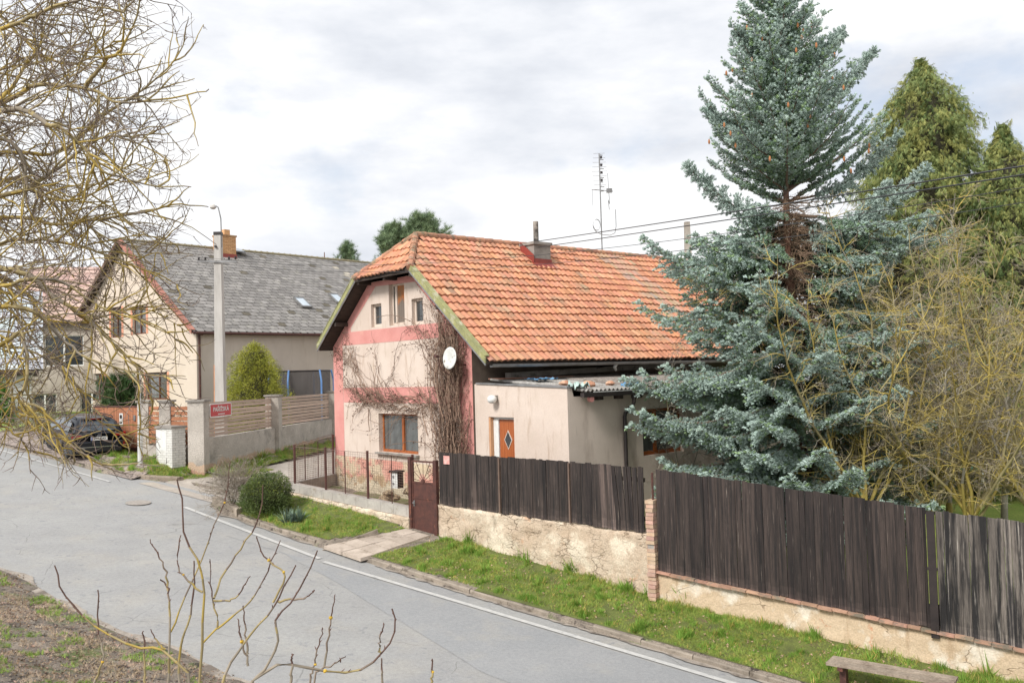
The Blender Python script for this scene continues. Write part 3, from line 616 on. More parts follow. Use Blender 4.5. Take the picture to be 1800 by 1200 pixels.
# ---- ANNEX
annex = empty('flat_roofed_annex', (C0[0], C0[1], GZ), AZ); tag(annex, 'low cream plaster annex with a brown door and a corrugated roof against the cottage', 'annex')
AW = 3.40; X0 = .05; X1 = 9.0
Hd = (.55, 1.52, lz(-3.45), lz(-1.06)); Hw = (2.58, 4.15, lz(-2.1), lz(-.96))
g = MB(); wallcells(g, (X0, 0, 0), (0, -1, 0), (-1, 0, 0), .012, AW, lz(-3.9), [(0, lz(-.24)), (AW, lz(-.36))], [Hd], .28)
g.quad((X0, 0, lz(-.24)), (X0+.25, 0, lz(-.24)), (X0+.25, -AW, lz(-.36)), (X0, -AW, lz(-.36)))
g.build('wall', M_cream, annex)
g = MB(); wallcells(g, (0, -AW, 0), (1, 0, 0), (0, -1, 0), X0, X1, lz(-3.9), [(X0, lz(-.36)), (X0+.15, lz(-.37)), (X0+.2, lz(-.56)), (X1, lz(-.56))], [Hw], .16)
g.quad((X1, -AW, lz(-3.9)), (X1, 0, lz(-3.9)), (X1, 0, lz(-.1)), (X1, -AW, lz(-.5))); g.build('side_wall', M_cream2, annex)
g = MB(); g.prism([(X0-.03, -.1, lz(-.237)), (X0-.03, -AW-.03, lz(-.357)), (X0+.3, -AW-.03, lz(-.357)), (X0+.3, -.1, lz(-.237))], (0, 0, .035)); g.build('parapet_cap', M_zinc, annex)
M_door = mat('varnished brown door', srgb(176, 100, 54), srgb(158, 84, 44), scale=5, stretch=(6, 6, .3), rough=.4)
xd = X0+.13
g = MB(); g.box(xd, -1.50, lz(-3.45), xd+.04, -.82, lz(-1.12))
for k in range(1, 8): g.box(xd-.004, -.82-k*.085-.003, lz(-3.4), xd-.001, -.82-k*.085+.003, lz(-1.2))
dr = g.build('door', M_door, annex)
g = MB(); ym, zm = -1.15, lz(-1.62); g.prism([(xd-.012, ym-.15, zm), (xd-.012, ym, zm+.24), (xd-.012, ym+.15, zm), (xd-.012, ym, zm-.24)], (.01, 0, 0)); g.build('trim', M_cream, dr)
g = MB(); g.prism([(xd-.02, ym-.12, zm), (xd-.02, ym, zm+.2), (xd-.02, ym+.12, zm), (xd-.02, ym, zm-.2)], (.007, 0, 0)); g.build('pane', M_glassd, dr)
g = MB(); g.box(xd-.03, -.81, lz(-3.45), xd+.03, -.62, lz(-1.12)); g.box(xd-.03, -1.51, lz(-1.118), xd+.03, -.56, lz(-1.062)); g.build('door_frame', M_white, annex)
g = MB(); g.box(X0+.005, -.615, lz(-3.45), X0+.2, -.552, lz(-1.07)); g.build('door_jamb', mat('ochre jamb', srgb(206, 160, 122), srgb(190, 142, 106), scale=4), annex)
window(annex, (0, -AW, 0), (1, 0, 0), (0, -1, 0), Hw, .16, .05, [.36], M_wood, M_glass, curtain=None, fw=.08)
# corrugated sheets
M_corr = mat('grey corrugated sheet', srgb(168, 162, 156), srgb(138, 132, 128), scale=4, bump=.006, bscale=30, c3=srgb(116, 108, 98), c3scale=5, c3pos=(.52, .62), tint=True); add_fine(M_corr, 30, .75, 1.15)
def corr(name, x0, x1, y0, z0, y1, z1, col, per=.14, amp=.028, th=.02):
    n = int((x1-x0)/per*8); V = []; Fq = []; c = []
    for i in range(n+1):
        x = x0+(x1-x0)*i/n; h = amp*math.sin((x-x0)/per*2*PI)
        V += [(x, y0, z0+h), (x, y1, z1+h), (x, y0, z0+h-th), (x, y1, z1+h-th)]
    for i in range(n):
        a = i*4; b = a+4; Fq += [(a, b, b+1, a+1), (a+2, a+3, b+3, b+2), (a, a+2, b+2, b)]; c += [col]*3
    return fastmesh(name, np.array(V), np.array(Fq), M_corr, np.array(c), annex)
corr('roof', X0+.28, 2.3, -AW-.22, lz(-.42), -.3, lz(-.13), (1.15, 1.18, 1.18)); corr('roof', 2.25, X1+.1, -AW-.26, lz(-.40), -.05, lz(-.08), (.85, .8, .76))
g = MB(); g.box(X0+.35, -.75, lz(-.13), 2.9, -.15, lz(-.10)); g.build('roof_edge_board', mat('reddish board', srgb(176, 130, 110), srgb(150, 108, 92), scale=4), annex)
g = MB(); g.beam((.9, -.35, lz(-.04)), (X1, -.18, lz(.17)), .22, .14); g.build('roof_beam', M_concrete, annex)
g = MB(); g.box(X0+.2, -AW-.34, lz(-.575), X1, -AW-.22, lz(-.475)); g.build('gutter', M_black, annex)
g = MB(); g.box(X0+.5, -AW-.345, lz(-.472), X1, -AW-.335, lz(-.458)); g.build('gutter_edge', M_white, annex)
for x in np.arange(.9, X1, .68): g = MB(); g.box(x, -AW-.2, lz(-.66), x+.12, -AW, lz(-.56)); g.build('rafter_end', M_dark, annex)
g = MB(); yd = -AW-.28
g.tube([(1.98, yd, lz(-.56)), (1.98, yd, lz(-.75)), (1.97, yd+.03, lz(-.82)), (1.86, yd+.17, lz(-1.0)), (1.85, yd+.19, lz(-1.1)), (1.86, yd+.2, lz(-3.4))], .048, 10)
g.tube([(1.98, yd, lz(-.54)), (1.98, yd, lz(-.66))], .062, 10); g.tube([(1.86, yd+.2, lz(-1.32)), (1.86, yd+.2, lz(-1.36))], .055, 10)
g.build('downspout', M_black, annex)
g = MB(); g.tube([(.52, yd+.05, lz(-.62)), (.52, yd-.04, lz(-.62))], .07, 14); g.build('vent_cap', M_pink, annex)
# things lying on the annex roof
M_blue = mat('blue tarpaulin', srgb(90, 140, 180), srgb(120, 166, 200), scale=5, rough=.4)
def crumple(name, c, ax, ay, m, label, cat, amp=.05, n=9, seed=1):
    V = []; Fq = []; c = np.array(c, float); ax = np.array(ax, float); ay = np.array(ay, float)
    for i in range(n+1):
        for j in range(n+1):
            u, v = i/n-.5, j/n-.5; e = 1+.25*noise.noise(Vector((u*4, v*4, seed)))
            V.append(tuple(ax*u*e+ay*v*e+np.array((0, 0, amp*(noise.noise(Vector((u*5, v*5, seed+3)))+.6*noise.noise(Vector((u*12, v*12, seed)))+.5)))))
    V = np.array(V); top = len(V); V = np.vstack([V, V-np.array((0, 0, .012))])
    for i in range(n):
        for j in range(n): a = i*(n+1)+j; Fq += [(a, a+n+1, a+n+2, a+1), (top+a, top+a+1, top+a+n+2, top+a+n+1)]
    o = fastmesh(name, V, np.array(Fq), m, smooth=True); o.location = tuple(c); return tag(o, label, cat)
ux = np.array((math.cos(AZ), math.sin(AZ), 0)); uy = np.array((-math.sin(AZ), math.cos(AZ), 0))
crumple('tarpaulin', lw(1.0, -1.5, lz(-.17)), ux*.7, uy*.5, M_blue, 'crumpled blue tarpaulin lying at the back of the annex roof', 'tarpaulin', .06)
crumple('tarpaulin', lw(2.15, -3.5, lz(-.42)), ux*.45, uy*.35, M_blue, 'scrap of blue tarpaulin hanging over the annex gutter', 'tarpaulin', .14, seed=4)
crumple('plastic_sheet', lw(.42, -3.4, lz(-.36)), ux*.5, uy*.35, mat('pale plastic', srgb(190, 208, 200), srgb(150, 172, 166), scale=4, rough=.3), 'pale green plastic sheet at the front corner of the annex roof', 'plastic sheet', .12, seed=6)
M_rub = mat('broken brick', srgb(206, 178, 150), srgb(180, 126, 100), scale=5, bump=.01)
def rock(mb, c, r, seed, flat=.7, sub=6):
    n0 = len(mb.v); rows = sub; cols_ = sub*2
    for i in range(rows+1):
        th = PI*i/rows
        for k in range(cols_):
            ph = 2*PI*k/cols_; d = Vector((math.sin(th)*math.cos(ph), math.sin(th)*math.sin(ph), math.cos(th)))
            q = r*(1+.45*noise.noise(d*1.6+Vector((seed*3.1, seed, 0)))); mb.v.append((c[0]+d.x*q, c[1]+d.y*q, c[2]+d.z*q*flat))
    for i in range(rows):
        for k in range(cols_): k2 = (k+1) % cols_; mb.face((n0+i*cols_+k, n0+(i+1)*cols_+k, n0+(i+1)*cols_+k2, n0+i*cols_+k2))
for k, (x, y, r, lb) in enumerate([(.75, -2.6, .13, 'pale flat brick lump on the annex roof nearest the door wall'), (1.05, -3.1, .16, 'cream stone block weighing down the front roof sheet'), (1.9, -3.0, .12, 'reddish brick lump by the gap between the roof sheets'), (2.6, -3.1, .1, 'small brown lump at the edge of the dark roof sheet')]):
    g = MB(); rock(g, (0, 0, 0), r, k+2, .55); o = g.build('stone', M_rub); o.location = lw(x, y, lz(-.24)-.1*max(0, -y-2)+.04); tag(o, lb, 'stone', 'stones weighing down the annex roof')
# wall lamp
lampo = empty('wall_lamp', lw(X0, -.9, lz(-.62)), AZ); tag(lampo, 'round white wall lamp above the brown annex door', 'lamp')
g = MB(); g.lathe((-.16, 0, -.1), [(.02, 0), (.09, .03), (.12, .09), (.115, .15), (.07, .2), (.03, .21)], 14); g.build('globe', M_white, lampo, smooth=True)
g = MB(); g.box(-.09, -.05, -.02, -.001, .05, .1); g.build('mount', M_concrete, lampo)
# satellite dish on the gable corner
sdv = empty('satellite_dish', lw(0, .25, lz(.42)), AZ); tag(sdv, 'white satellite dish with a rusty centre on the vine-covered house corner', 'satellite dish')
dd = np.array((-.98, -.08, .10)); dd /= np.linalg.norm(dd); a1 = np.cross(dd, (0, 0, 1.)); a1 /= np.linalg.norm(a1); a2 = np.cross(a1, dd)
cD = np.array((-.5, .0, .02)); V = []; Fq = []
for side in (0, 1):
    for i in range(9):
        r = .27*i/8
        for k in range(28): t = 2*PI*k/28; V.append(tuple(cD+a1*math.cos(t)*r*.92+a2*math.sin(t)*r*1.05+dd*(.28*r*r+side*.012)))
for side in (0, 1):
    for i in range(8):
        for k in range(28): k2 = (k+1) % 28; o_ = side*252; Fq.append((o_+i*28+k, o_+(i+1)*28+k, o_+(i+1)*28+k2, o_+i*28+k2))
for k in range(28): k2 = (k+1) % 28; Fq.append((224+k, 224+k2, 252+224+k2, 252+224+k))
M_dish = mat('dirty white dish', srgb(222, 222, 218), srgb(196, 196, 190), scale=5, c3=srgb(140, 132, 120), c3scale=9, c3pos=(.6, .68), rough=.5)
fastmesh('reflector', np.array(V), np.array(Fq), M_dish, parent=sdv, smooth=True)
g = MB(); g.tube([cD-a2*.42, cD-a2*.3+dd*.3, cD+dd*.42], .013, 6); g.tube([cD+dd*.38, cD+dd*.5], [.03, .04], 10); g.build('feed_arm', M_iron, sdv, smooth=False)
g = MB(); g.tube([(0, 0, -.15), (-.22, 0, -.15), (-.42, 0, .0)], .022, 8); g.build('bracket', M_iron, sdv)
# ---- climbing vine
M_vine = mat('dry vine stems', srgb(150, 126, 108), srgb(116, 92, 80), scale=9, tint=True)
M_dleaf = mat('withered vine leaves', srgb(120, 92, 76), srgb(92, 70, 60), scale=6, tint=True)
vine = empty('climbing_vine', lw(-.05, .7, lz(-3.4)), AZ); tag(vine, 'leafless brown climbing vine covering the right corner of the gable wall', 'vine')
off = np.array((-.05, .7, lz(-3.4)))
rv = random.Random(8); g = MB(); lp = []
def walk(y, z, dy, dz, n, step, r, wig, lo=.02, hi=.09):
    P = []; x = -rv.uniform(lo, hi)
    for i in range(n):
        P.append((x-off[0], y-off[1], z-off[2])); 
        dy += rv.uniform(-wig, wig); dz += rv.uniform(-wig, wig); l = math.hypot(dy, dz)+1e-6; y += dy/l*step; z += dz/l*step
        x = min(-.015, max(-hi*1.4, x+rv.uniform(-.025, .025))); lp.append((x, y, z))
        if z > roofz(y, .3) or y < .03: break
    if len(P) > 2:
        t = rv.uniform(.7, 1.35); g.cur = (t, t, t*.98); g.tube(P, [r*(1-.6*i/len(P)) for i in range(len(P))], 4, cap=False)
for k in range(230): # curtain on the right corner
    y = rv.gauss(.74, .26); y = max(.08, min(1.5, y)); z0 = lz(rv.choice((-3.3, -3.2, -2.2, -1.2, -.5, 0))); walk(y, z0, rv.uniform(-.15, .15), 1, rv.randint(18, 50), .08, rv.uniform(.005, .018), .16, hi=.3)
for k in range(120): walk(max(.1, rv.gauss(.9, .35)), lz(rv.uniform(-2.6, 1.3)), rv.uniform(-1, 1), rv.uniform(-1, .6), rv.randint(6, 16), .07, .005, .5, hi=.25)
for k in range(46): walk(rv.uniform(1.3, 3.6), lz(-.82+rv.uniform(-.12, .2)), 1, rv.uniform(-.1, .1), rv.randint(14, 50), .07, rv.uniform(.005, .012), .28)
for k in range(52): walk(rv.uniform(4.0, 5.6), lz(-.8+rv.uniform(-.1, .3)), .8, rv.uniform(0, .9), rv.randint(12, 28), .07, rv.uniform(.005, .011), .35)
for k in range(46): walk(rv.uniform(5.7, 6.8), lz(rv.uniform(.6, 1.0)), rv.uniform(-.3, .5), rv.uniform(-1, .2), rv.randint(8, 20), .07, .006, .4)
for k in range(14): walk(rv.uniform(1.4, 2.6), lz(rv.uniform(.9, 1.5)), 1, rv.uniform(-.3, .4), rv.randint(6, 14), .07, .005, .4)
walk(5.0, lz(-.9), -.4, -1, 8, .1, .02, .2); walk(2.0, lz(-1.6), .6, 1, 14, .09, .016, .2)
for k in range(8): walk(rv.uniform(1.6, 2.4), lz(rv.uniform(-2.2, -.9)), rv.uniform(-.2, .8), rv.uniform(-.5, 1), 12, .08, .007, .4)
g.build('stem', M_vine, vine, tint=True)
rng = np.random.default_rng(4); lp = np.array(lp); 
dens = (lp[:, 2] > lz(-2.9)); lp = lp[dens]
sel = lp[rng.integers(0, len(lp), 9000)]+rng.normal(size=(9000, 3))*[.025, .035, .05]-[.02, 0, 0]; sel[:, 0] = np.minimum(sel[:, 0], -.012)
keep = np.array([(p[1] < 1.7 or noise.noise(Vector((p[1]*1.3, p[2]*1.3, 2))) > -.05) and not (2.6 < p[1] < 4.4 and lz(-2.1) < p[2] < lz(-1.2)) for p in sel]); sel = sel[keep]
LV = [(-.5, 0, 0), (0, .25, .35), (.5, 0, 0), (0, -.25, 1.0)]; LF = [(0, 1, 3), (1, 2, 3)]
t = rng.uniform(.6, 1.3, len(sel)); scatter('withered_leaf', LV, LF, sel-off, frames(rng.normal(size=sel.shape), rng), rng.uniform(.02, .055, len(sel)), M_dleaf, np.stack([t, t*rng.uniform(.9, 1.05, len(t)), t], 1), vine)['kind'] = 'stuff'
# ================================================================== WALLS AND FENCES ALONG THE STREET
GA = np.array([-1.72, 21.3]); DA = np.array([.757, -.653]); DA /= np.linalg.norm(DA); NA = np.array([-DA[1], DA[0]])*-1  # towards the street
if NA[1] > 0: NA = -NA
GB = np.array([2.8, 17.3]); DB = np.array([.816, -.579]); DB /= np.linalg.norm(DB); NB = np.array([DB[1], -DB[0]]); 
if NB[1] > 0: NB = -NB
def pA(s, o=0.0, z=0.0): p = GA+DA*s+NA*o; return (p[0], p[1], z)
def pB(s, o=0.0, z=0.0): p = GB+DB*s+NB*o; return (p[0], p[1], z)
M_sand = mat('sandstone and lime wall', srgb(206, 188, 166), srgb(190, 168, 144), scale=1.6, bump=.035, bscale=7, c3=srgb(222, 208, 186), c3scale=1.3, c3pos=(.5, .6)); add_patch(M_sand, srgb(204, 162, 130), 1.9, .60, .68); add_patch(M_sand, srgb(150, 136, 118), 2.6, .60, .72, stretch=(1, 1, .5)); add_cracks(M_sand, 1.5, (1, 1, 2.6), .022, col=srgb(136, 112, 88), thresh=.5, amount=.8, bump=.02); add_cracks(M_sand, 2.4, (1, 1, 2.2), .02, col=srgb(164, 140, 114), thresh=.46, amount=.7, bump=.012, warp=.2); add_patch(M_sand, srgb(188, 168, 146), 7, .55, .65); add_fine(M_sand, 35, .8, 1.12)
M_lime = mat('ochre rendered wall', srgb(210, 188, 160), srgb(198, 174, 144), scale=1.2, bump=.02, bscale=10, c3=srgb(226, 214, 196), c3scale=1.2, c3pos=(.54, .62)); add_patch(M_lime, srgb(176, 150, 120), 2.2, .58, .72, stretch=(2.5, 2.5, .3)); add_patch(M_lime, srgb(196, 138, 104), 2.4, .64, .7); add_cracks(M_lime, .9, (1, 1, 2.0), .008, col=srgb(140, 116, 92), thresh=.53, amount=.8, bump=.01); add_fine(M_lime, 35, .85, 1.1)
def rough_wall(name, pf, s0, s1, zt0, zt1, zb0, zb1, th, m, label, amp=.05, ds=.09, parent=None, cat='wall', bulge=0.0):
    ns = int((s1-s0)/ds); nz_ = 16; V = []; Fq = []
    for side in (0, 1):
        for i in range(ns+1):
            s = s0+(s1-s0)*i/ns; q = i/ns; zt = zt0+(zt1-zt0)*q+.02*noise.noise(Vector((s*3, 1, 1))); zb = zb0+(zb1-zb0)*q
            for j in range(nz_+1):
                z = zb+(zt-zb)*j/nz_; o_ = (0 if side == 0 else -th)
                if side == 0: o_ += amp*noise.noise(Vector((s*1.7, z*1.7, 2)))+amp*.7*noise.noise(Vector((s*4.5, z*6, 5)))+bulge*(1-j/nz_)
                V.append(pf(s, o_, z))
    k = nz_+1; T = (ns+1)*k
    for i in range(ns):
        for j in range(nz_): a = i*k+j; Fq += [(a, a+k, a+k+1, a+1), (T+a, T+a+1, T+a+k+1, T+a+k)]
        a = i*k+nz_; Fq.append((a, a+k, T+a+k, T+a))
    for a in (0, ns*k):
        for j in range(nz_): Fq.append((a+j, a+j+1, T+a+j+1, T+a+j))
    o = fastmesh(name, np.array(V), np.array(Fq), m, parent=parent, smooth=True)
    return tag(o, label, cat) if parent is None else o
rough_wall('retaining_wall', pA, -.26, 5.72, -3.12, -3.25, -4.25, -4.9, .42, M_sand, 'cracked sandstone retaining wall beside the gate, under the lower wooden fence')
wb = empty('retaining_wall', pB(0, 0, -4.3)); tag(wb, 'ochre rendered retaining wall with clay coping under the tall fence', 'wall')
ob = rough_wall('wall', lambda s, o, z: tuple(np.array(pB(s, o, z))-np.array(pB(0, 0, -4.3))), -.12, 16, -3.96, -5.35, -4.9, -6.6, .42, M_lime, None, amp=.03, parent=wb)
g = MB(); s = -.1; rk = random.Random(2)
M_coping = mat('clay coping stones', srgb(188, 148, 124), srgb(164, 128, 106), scale=7, bump=.006, bscale=40, c3=srgb(132, 120, 104), c3scale=3, c3pos=(.52, .62), tint=True)
zB = lambda s: -3.945-.0868*s
while s < 15.8:
    L_ = rk.uniform(.2, .3); t = rk.uniform(.78, 1.12); g.cur = (t, t*rk.uniform(.94, 1.04), t)
    c = np.array(pB(s+L_/2, .0+rk.uniform(-.012, .012), zB(s+L_/2)+rk.uniform(0, .012)))-np.array(pB(0, 0, -4.3))
    g.obox(c, np.array((*DB, -.0868))*L_*.485, np.array((*NB, rk.uniform(-.12, -.02)))*.10, np.array((0, 0, .018))); s += L_
g.build('coping', M_coping, wb, tint=True)
# brick pier between both fences
M_brick = mat('old bricks', srgb(200, 172, 152), srgb(184, 148, 126), scale=6, bump=.006, bscale=40, tint=True)
pier = empty('brick_pier', pB(-.17, 0, -4.0)); tag(pier, 'narrow weathered brick pier between the two wooden fences', 'pier')
g = MB(); z = -.72; k = 0
while z < 1.42:
    t = rk.uniform(.8, 1.15); g.cur = (t, t*rk.uniform(.9, 1.1), t); j = rk.uniform(-.012, .012)
    g.obox((j, j, z+.035), np.array((*DB, 0))*(.085+rk.uniform(-.01, .008)), np.array((*NB, 0))*.13, (0, 0, .034)); z += .078
g.build('brick', M_brick, pier, tint=True); g = MB(); g.obox((0, 0, .7), np.array((*DB, 0))*.07, np.array((*NB, 0))*.115, (0, 0, .71)); g.build('mortar', M_concrete, pier)
g = MB(); g.tube([(0.02, 0, 1.4), (0.02, 0, 1.98)], .022, 6); g.build('rod', M_iron, pier)
# ---- wooden board fences
M_fence = mat('weathered dark boards', srgb(72, 61, 56), srgb(50, 42, 39), scale=3, stretch=(14, 14, .5), bump=.006, bscale=14, bstretch=(8, 8, .5), tint=True, rough=.85, c3=srgb(34, 29, 28), c3scale=2.5, c3stretch=(8, 8, .35), c3pos=(.45, .62)); add_patch(M_fence, srgb(132, 120, 110), 5, .63, .72, stretch=(9, 9, .3)); add_fine(M_fence, 30, .78, 1.25, (5, 5, .3))
M_fgrey = mat('silver grey boards', srgb(120, 112, 104), srgb(78, 72, 68), scale=3, stretch=(12, 12, .4), bump=.006, bscale=14, bstretch=(8, 8, .5), tint=True, c3=srgb(36, 34, 34), c3scale=2.2, c3stretch=(6, 6, .35), c3pos=(.44, .56)); add_patch(M_fgrey, srgb(176, 168, 158), 4, .58, .7, stretch=(9, 9, .25)); add_fine(M_fgrey, 30, .75, 1.25, (5, 5, .3))
def board_fence(pf, D, Nn, s0, s1, zt, zb, label, m, seed, wd=.115, light=0.0, sag=None, lean=None, posts=()):
    """zt, zb functions of s"""
    base = np.array(pf(s0, 0, zb(s0))); root = empty('wooden_fence', tuple(base)); tag(root, label, 'fence', 'board fences along the street')
    r = random.Random(seed); g = MB(); s = s0; D3 = np.array((*D, 0)); N3 = np.array((*Nn, 0))
    while s < s1-.03:
        w_ = min(wd*r.uniform(.72, 1.25), s1-s); t = r.uniform(.72, 1.2); q = r.random()
        c = (t, t*.99, t*.98)
        if q < light: c = (2.0*t, 2.0*t, 2.0*t)
        elif q < .16+light: c = (.6*t, .58*t, .6*t)
        g.cur = c; top = zt(s+w_/2)+r.uniform(-.012, .012)*1.2; bot = zb(s+w_/2)+r.uniform(-.035, .02); o_ = r.uniform(-.006, .008); yaw = r.uniform(-.05, .05)
        tl = (lean(s) if lean else 0)+r.uniform(-.006, .006)
        ax = D3*(w_*.5-.0022)+N3*yaw*w_*.5; slope = (zt(s+w_)-zt(s))*.5
        c0 = np.array(pf(s+w_/2, o_, 0)); n0 = len(g.v); ay = N3*.011
        k1_ = bot+r.uniform(.03, .09); k2_ = k1_+r.uniform(.05, .16)
        for zz, sl_, sh in ((bot, (zb(s+w_)-zb(s))*.5, 0), (k1_, (zb(s+w_)-zb(s))*.5, 0), (k2_, (zb(s+w_)-zb(s))*.5, 0), (top, slope, tl)):
            for (i, j) in ((-1, -1), (1, -1), (1, 1), (-1, 1)): p = c0+ax*i+ay*j+D3*sh; g.v.append((p[0]-base[0], p[1]-base[1], zz+sl_*i-base[2]))
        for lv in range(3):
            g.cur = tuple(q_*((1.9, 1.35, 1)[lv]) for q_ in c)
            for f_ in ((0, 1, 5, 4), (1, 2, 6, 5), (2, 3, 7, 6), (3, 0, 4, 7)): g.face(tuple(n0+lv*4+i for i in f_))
        g.face((n0, n0+3, n0+2, n0+1)); g.face((n0+12, n0+13, n0+14, n0+15)); s += w_
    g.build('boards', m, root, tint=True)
    for k in (.2, .8):
        h = MB(); a = np.array(pf(s0, -.045, zb(s0)+(zt(s0)-zb(s0))*k))-base; b = np.array(pf(s1, -.045, zb(s1)+(zt(s1)-zb(s1))*k))-base; h.beam(a, b, .06, .08); h.build('rail', M_dark, root)
    for (ps, o1, wd_, mm, dz) in posts:
        h = MB(); a = np.array(pf(ps, o1, zb(ps)-.02))-base; b = np.array(pf(ps, o1, zt(ps)+dz))-base; h.obox((a+b)/2, D3*wd_/2, N3*.03, (0, 0, (b[2]-a[2])/2)); h.build('post', mm, root)
    return root
M_rustlight = mat('rusty strip', srgb(118, 98, 86), srgb(94, 76, 66), scale=8, stretch=(1, 1, .4))
ztA = lambda s: -1.845-.0155*(s+.2); zbA = lambda s: -3.09-.022*(s+.2)
board_fence(pA, DA, NA, -.17, 1.79, ztA, zbA, 'brown board fence panel with pale streaks nearest the metal gate', M_fence, 3, light=.14, posts=((1.80, .02, .035, M_rustlight, -.02),))
board_fence(pA, DA, NA, 1.83, 3.77, ztA, zbA, 'darkest nearly black board fence panel in front of the annex door wall', M_fence, 4, light=.0, posts=((3.79, .02, .03, M_rustlight, -.02),)).children
board_fence(pA, DA, NA, 3.82, 5.62, ztA, zbA, 'board fence panel with slanting bleached boards left of the brick pier', M_fence, 5, light=.2, lean=lambda s: -.13*max(0, 1-abs(s-4.95)/.5), posts=())
ztB = lambda s: -1.95-.0905*s; zbB = lambda s: -3.915-.0868*s
board_fence(pB, DB, NB, -.07, 4.79, ztB, zbB, 'long tall dark brown board fence right of the brick pier', M_fence, 6, wd=.13, light=.02)
board_fence(pB, DB, NB, 4.93, 15.5, lambda s: -2.42-.085*(s-5), lambda s: -4.35-.0868*(s-5), 'silver grey weathered board fence at the right end', M_fgrey, 7, wd=.12, light=.12)
fp = empty('fence_post', pB(4.86, .03, -4.45)); tag(fp, 'black square fence post between the brown and the grey boards', 'post')
g = MB(); g.obox((0, 0, 1.0), np.array((*DB, 0))*.06, np.array((*NB, 0))*.04, (0, 0, 1.02)); g.obox((0, 0, 1.1), np.array((*DB, 0))*.075, np.array((*NB, 0))*.045, (0, 0, .02)); g.build('shaft', M_black, fp)
g = MB(); 
for q in (-.068, .068): g.obox((DB[0]*q, DB[1]*q, 1.25), np.array((*DB, 0))*.005, np.array((*NB, 0))*.03, (0, 0, .72))
g.build('mossy_edge', mat('yellow green moss', srgb(130, 140, 66), srgb(100, 104, 60), scale=8), fp)
sg = MB(); sg.obox((0, 0, 0), np.array((*DA, 0))*.10, np.array((*NA, 0))*.004, (0, 0, .10)); so_ = sg.build('house_number_plate', mat('faded pink plate', srgb(206, 140, 132), srgb(222, 178, 170), scale=14)); so_.location = pA(.12, .03, -2.02); tag(so_, 'small faded pink square plate on the fence beside the gate', 'plate')
# ---- gate
gt = empty('garden_gate', pA(-.74, 0, -3.98)); tag(gt, 'narrow brown iron garden gate with sunray bars on top', 'gate')
D3 = np.array((*DA, 0)); N3 = np.array((*NA, 0)); Z3 = np.array((0, 0, 1.0))
def bx(c, a, b, cc, name, m, par=gt): h = MB(); h.obox(c, a, b, cc); return h.build(name, m, par)
for q, zt_ in ((-.45, 1.98), (.45, 1.93)): bx(D3*q+Z3*(zt_/2), D3*.05, N3*.05, Z3*zt_/2, 'post', M_iron)
h = MB()
for q in (-.38, .38): h.obox(D3*q+Z3*.97, D3*.022, N3*.02, Z3*.93)
for z in (.06, .98, 1.36, 1.88): h.obox(Z3*z, D3*.36, N3*.018, Z3*.02)
h.build('frame', M_iron, gt)
bx(Z3*.52, D3*.36, N3*.006, Z3*.44, 'panel', M_iron); bx(Z3*1.17, D3*.36, N3*.006, Z3*.17, 'panel', M_iron)
for k in range(7):
    a = math.radians(8+k*27.3); c = Z3*1.39; e_ = D3*math.cos(a)*.36/max(abs(math.cos(a)), .01) if abs(math.cos(a))*.47 > math.sin(a)*.36 else D3*math.cos(a)/math.sin(a)*.47
    L_ = min(.36/max(abs(math.cos(a)), 1e-3), .47/max(math.sin(a), 1e-3)); h = MB(); h.tube([c+(D3*math.cos(a)+Z3*math.sin(a))*.04, c+(D3*math.cos(a)+Z3*math.sin(a))*L_], .008, 5); h.build('ray_bar', M_iron, gt)
h = MB(); h.tube([Z3*1.40-N3*.01, Z3*1.40+N3*.03], .05, 12); h.build('boss', M_iron, gt)
h = MB(); h.tube([D3*-.33+Z3*.86+N3*.02, D3*-.33+Z3*.86+N3*.07, D3*-.25+Z3*.85+N3*.07], .012, 6); h.obox(D3*-.33+Z3*.84+N3*.015, D3*.018, N3*.006, Z3*.07); h.build('handle', M_zinc, gt)
# ---- front wall with concrete blocks and wire mesh fence
fw_ = empty('front_wall', pA(-6.35, 0, -3.7)); tag(fw_, 'low rubble garden wall topped with grey concrete blocks under the wire fence', 'wall')
bF = np.array(pA(-6.35, 0, -3.7)); M_block = mat('light concrete blocks', srgb(184, 178, 170), srgb(164, 158, 152), scale=3, bump=.004, bscale=60, tint=True, c3=srgb(150, 140, 128), c3scale=4, c3pos=(.58, .7)); add_fine(M_block, 40, .9, 1.08)
zblk = lambda s: -2.98-(s+6.35)*.062
rough_wall('rubble_base', lambda s, o, z: tuple(np.array(pA(s, o, z))-bF), -6.42, -1.22, zblk(-6.35)-.24, zblk(-1.2)-.24, -4.3, -4.5, .4, M_sand, None, amp=.06, parent=fw_, bulge=.06)
h = MB(); s = -6.42
while s < -1.26:
    L_ = min(.5, -1.24-s); t = rk.uniform(.92, 1.08); h.cur = (t, t, t*.99); c = np.array(pA(s+L_/2, -.17, zblk(s+L_/2)-.115))-bF
    h.obox(c, np.array((*DA, -.062))*(L_*.5-.004), N3*.12, Z3*.115); s += L_
h.build('blocks', M_block, fw_, tint=True)
bx(np.array(pA(-1.36, -.12, -3.85))-bF, D3*.16, N3*.22, Z3*.33, 'end_pillar', M_sand, fw_)
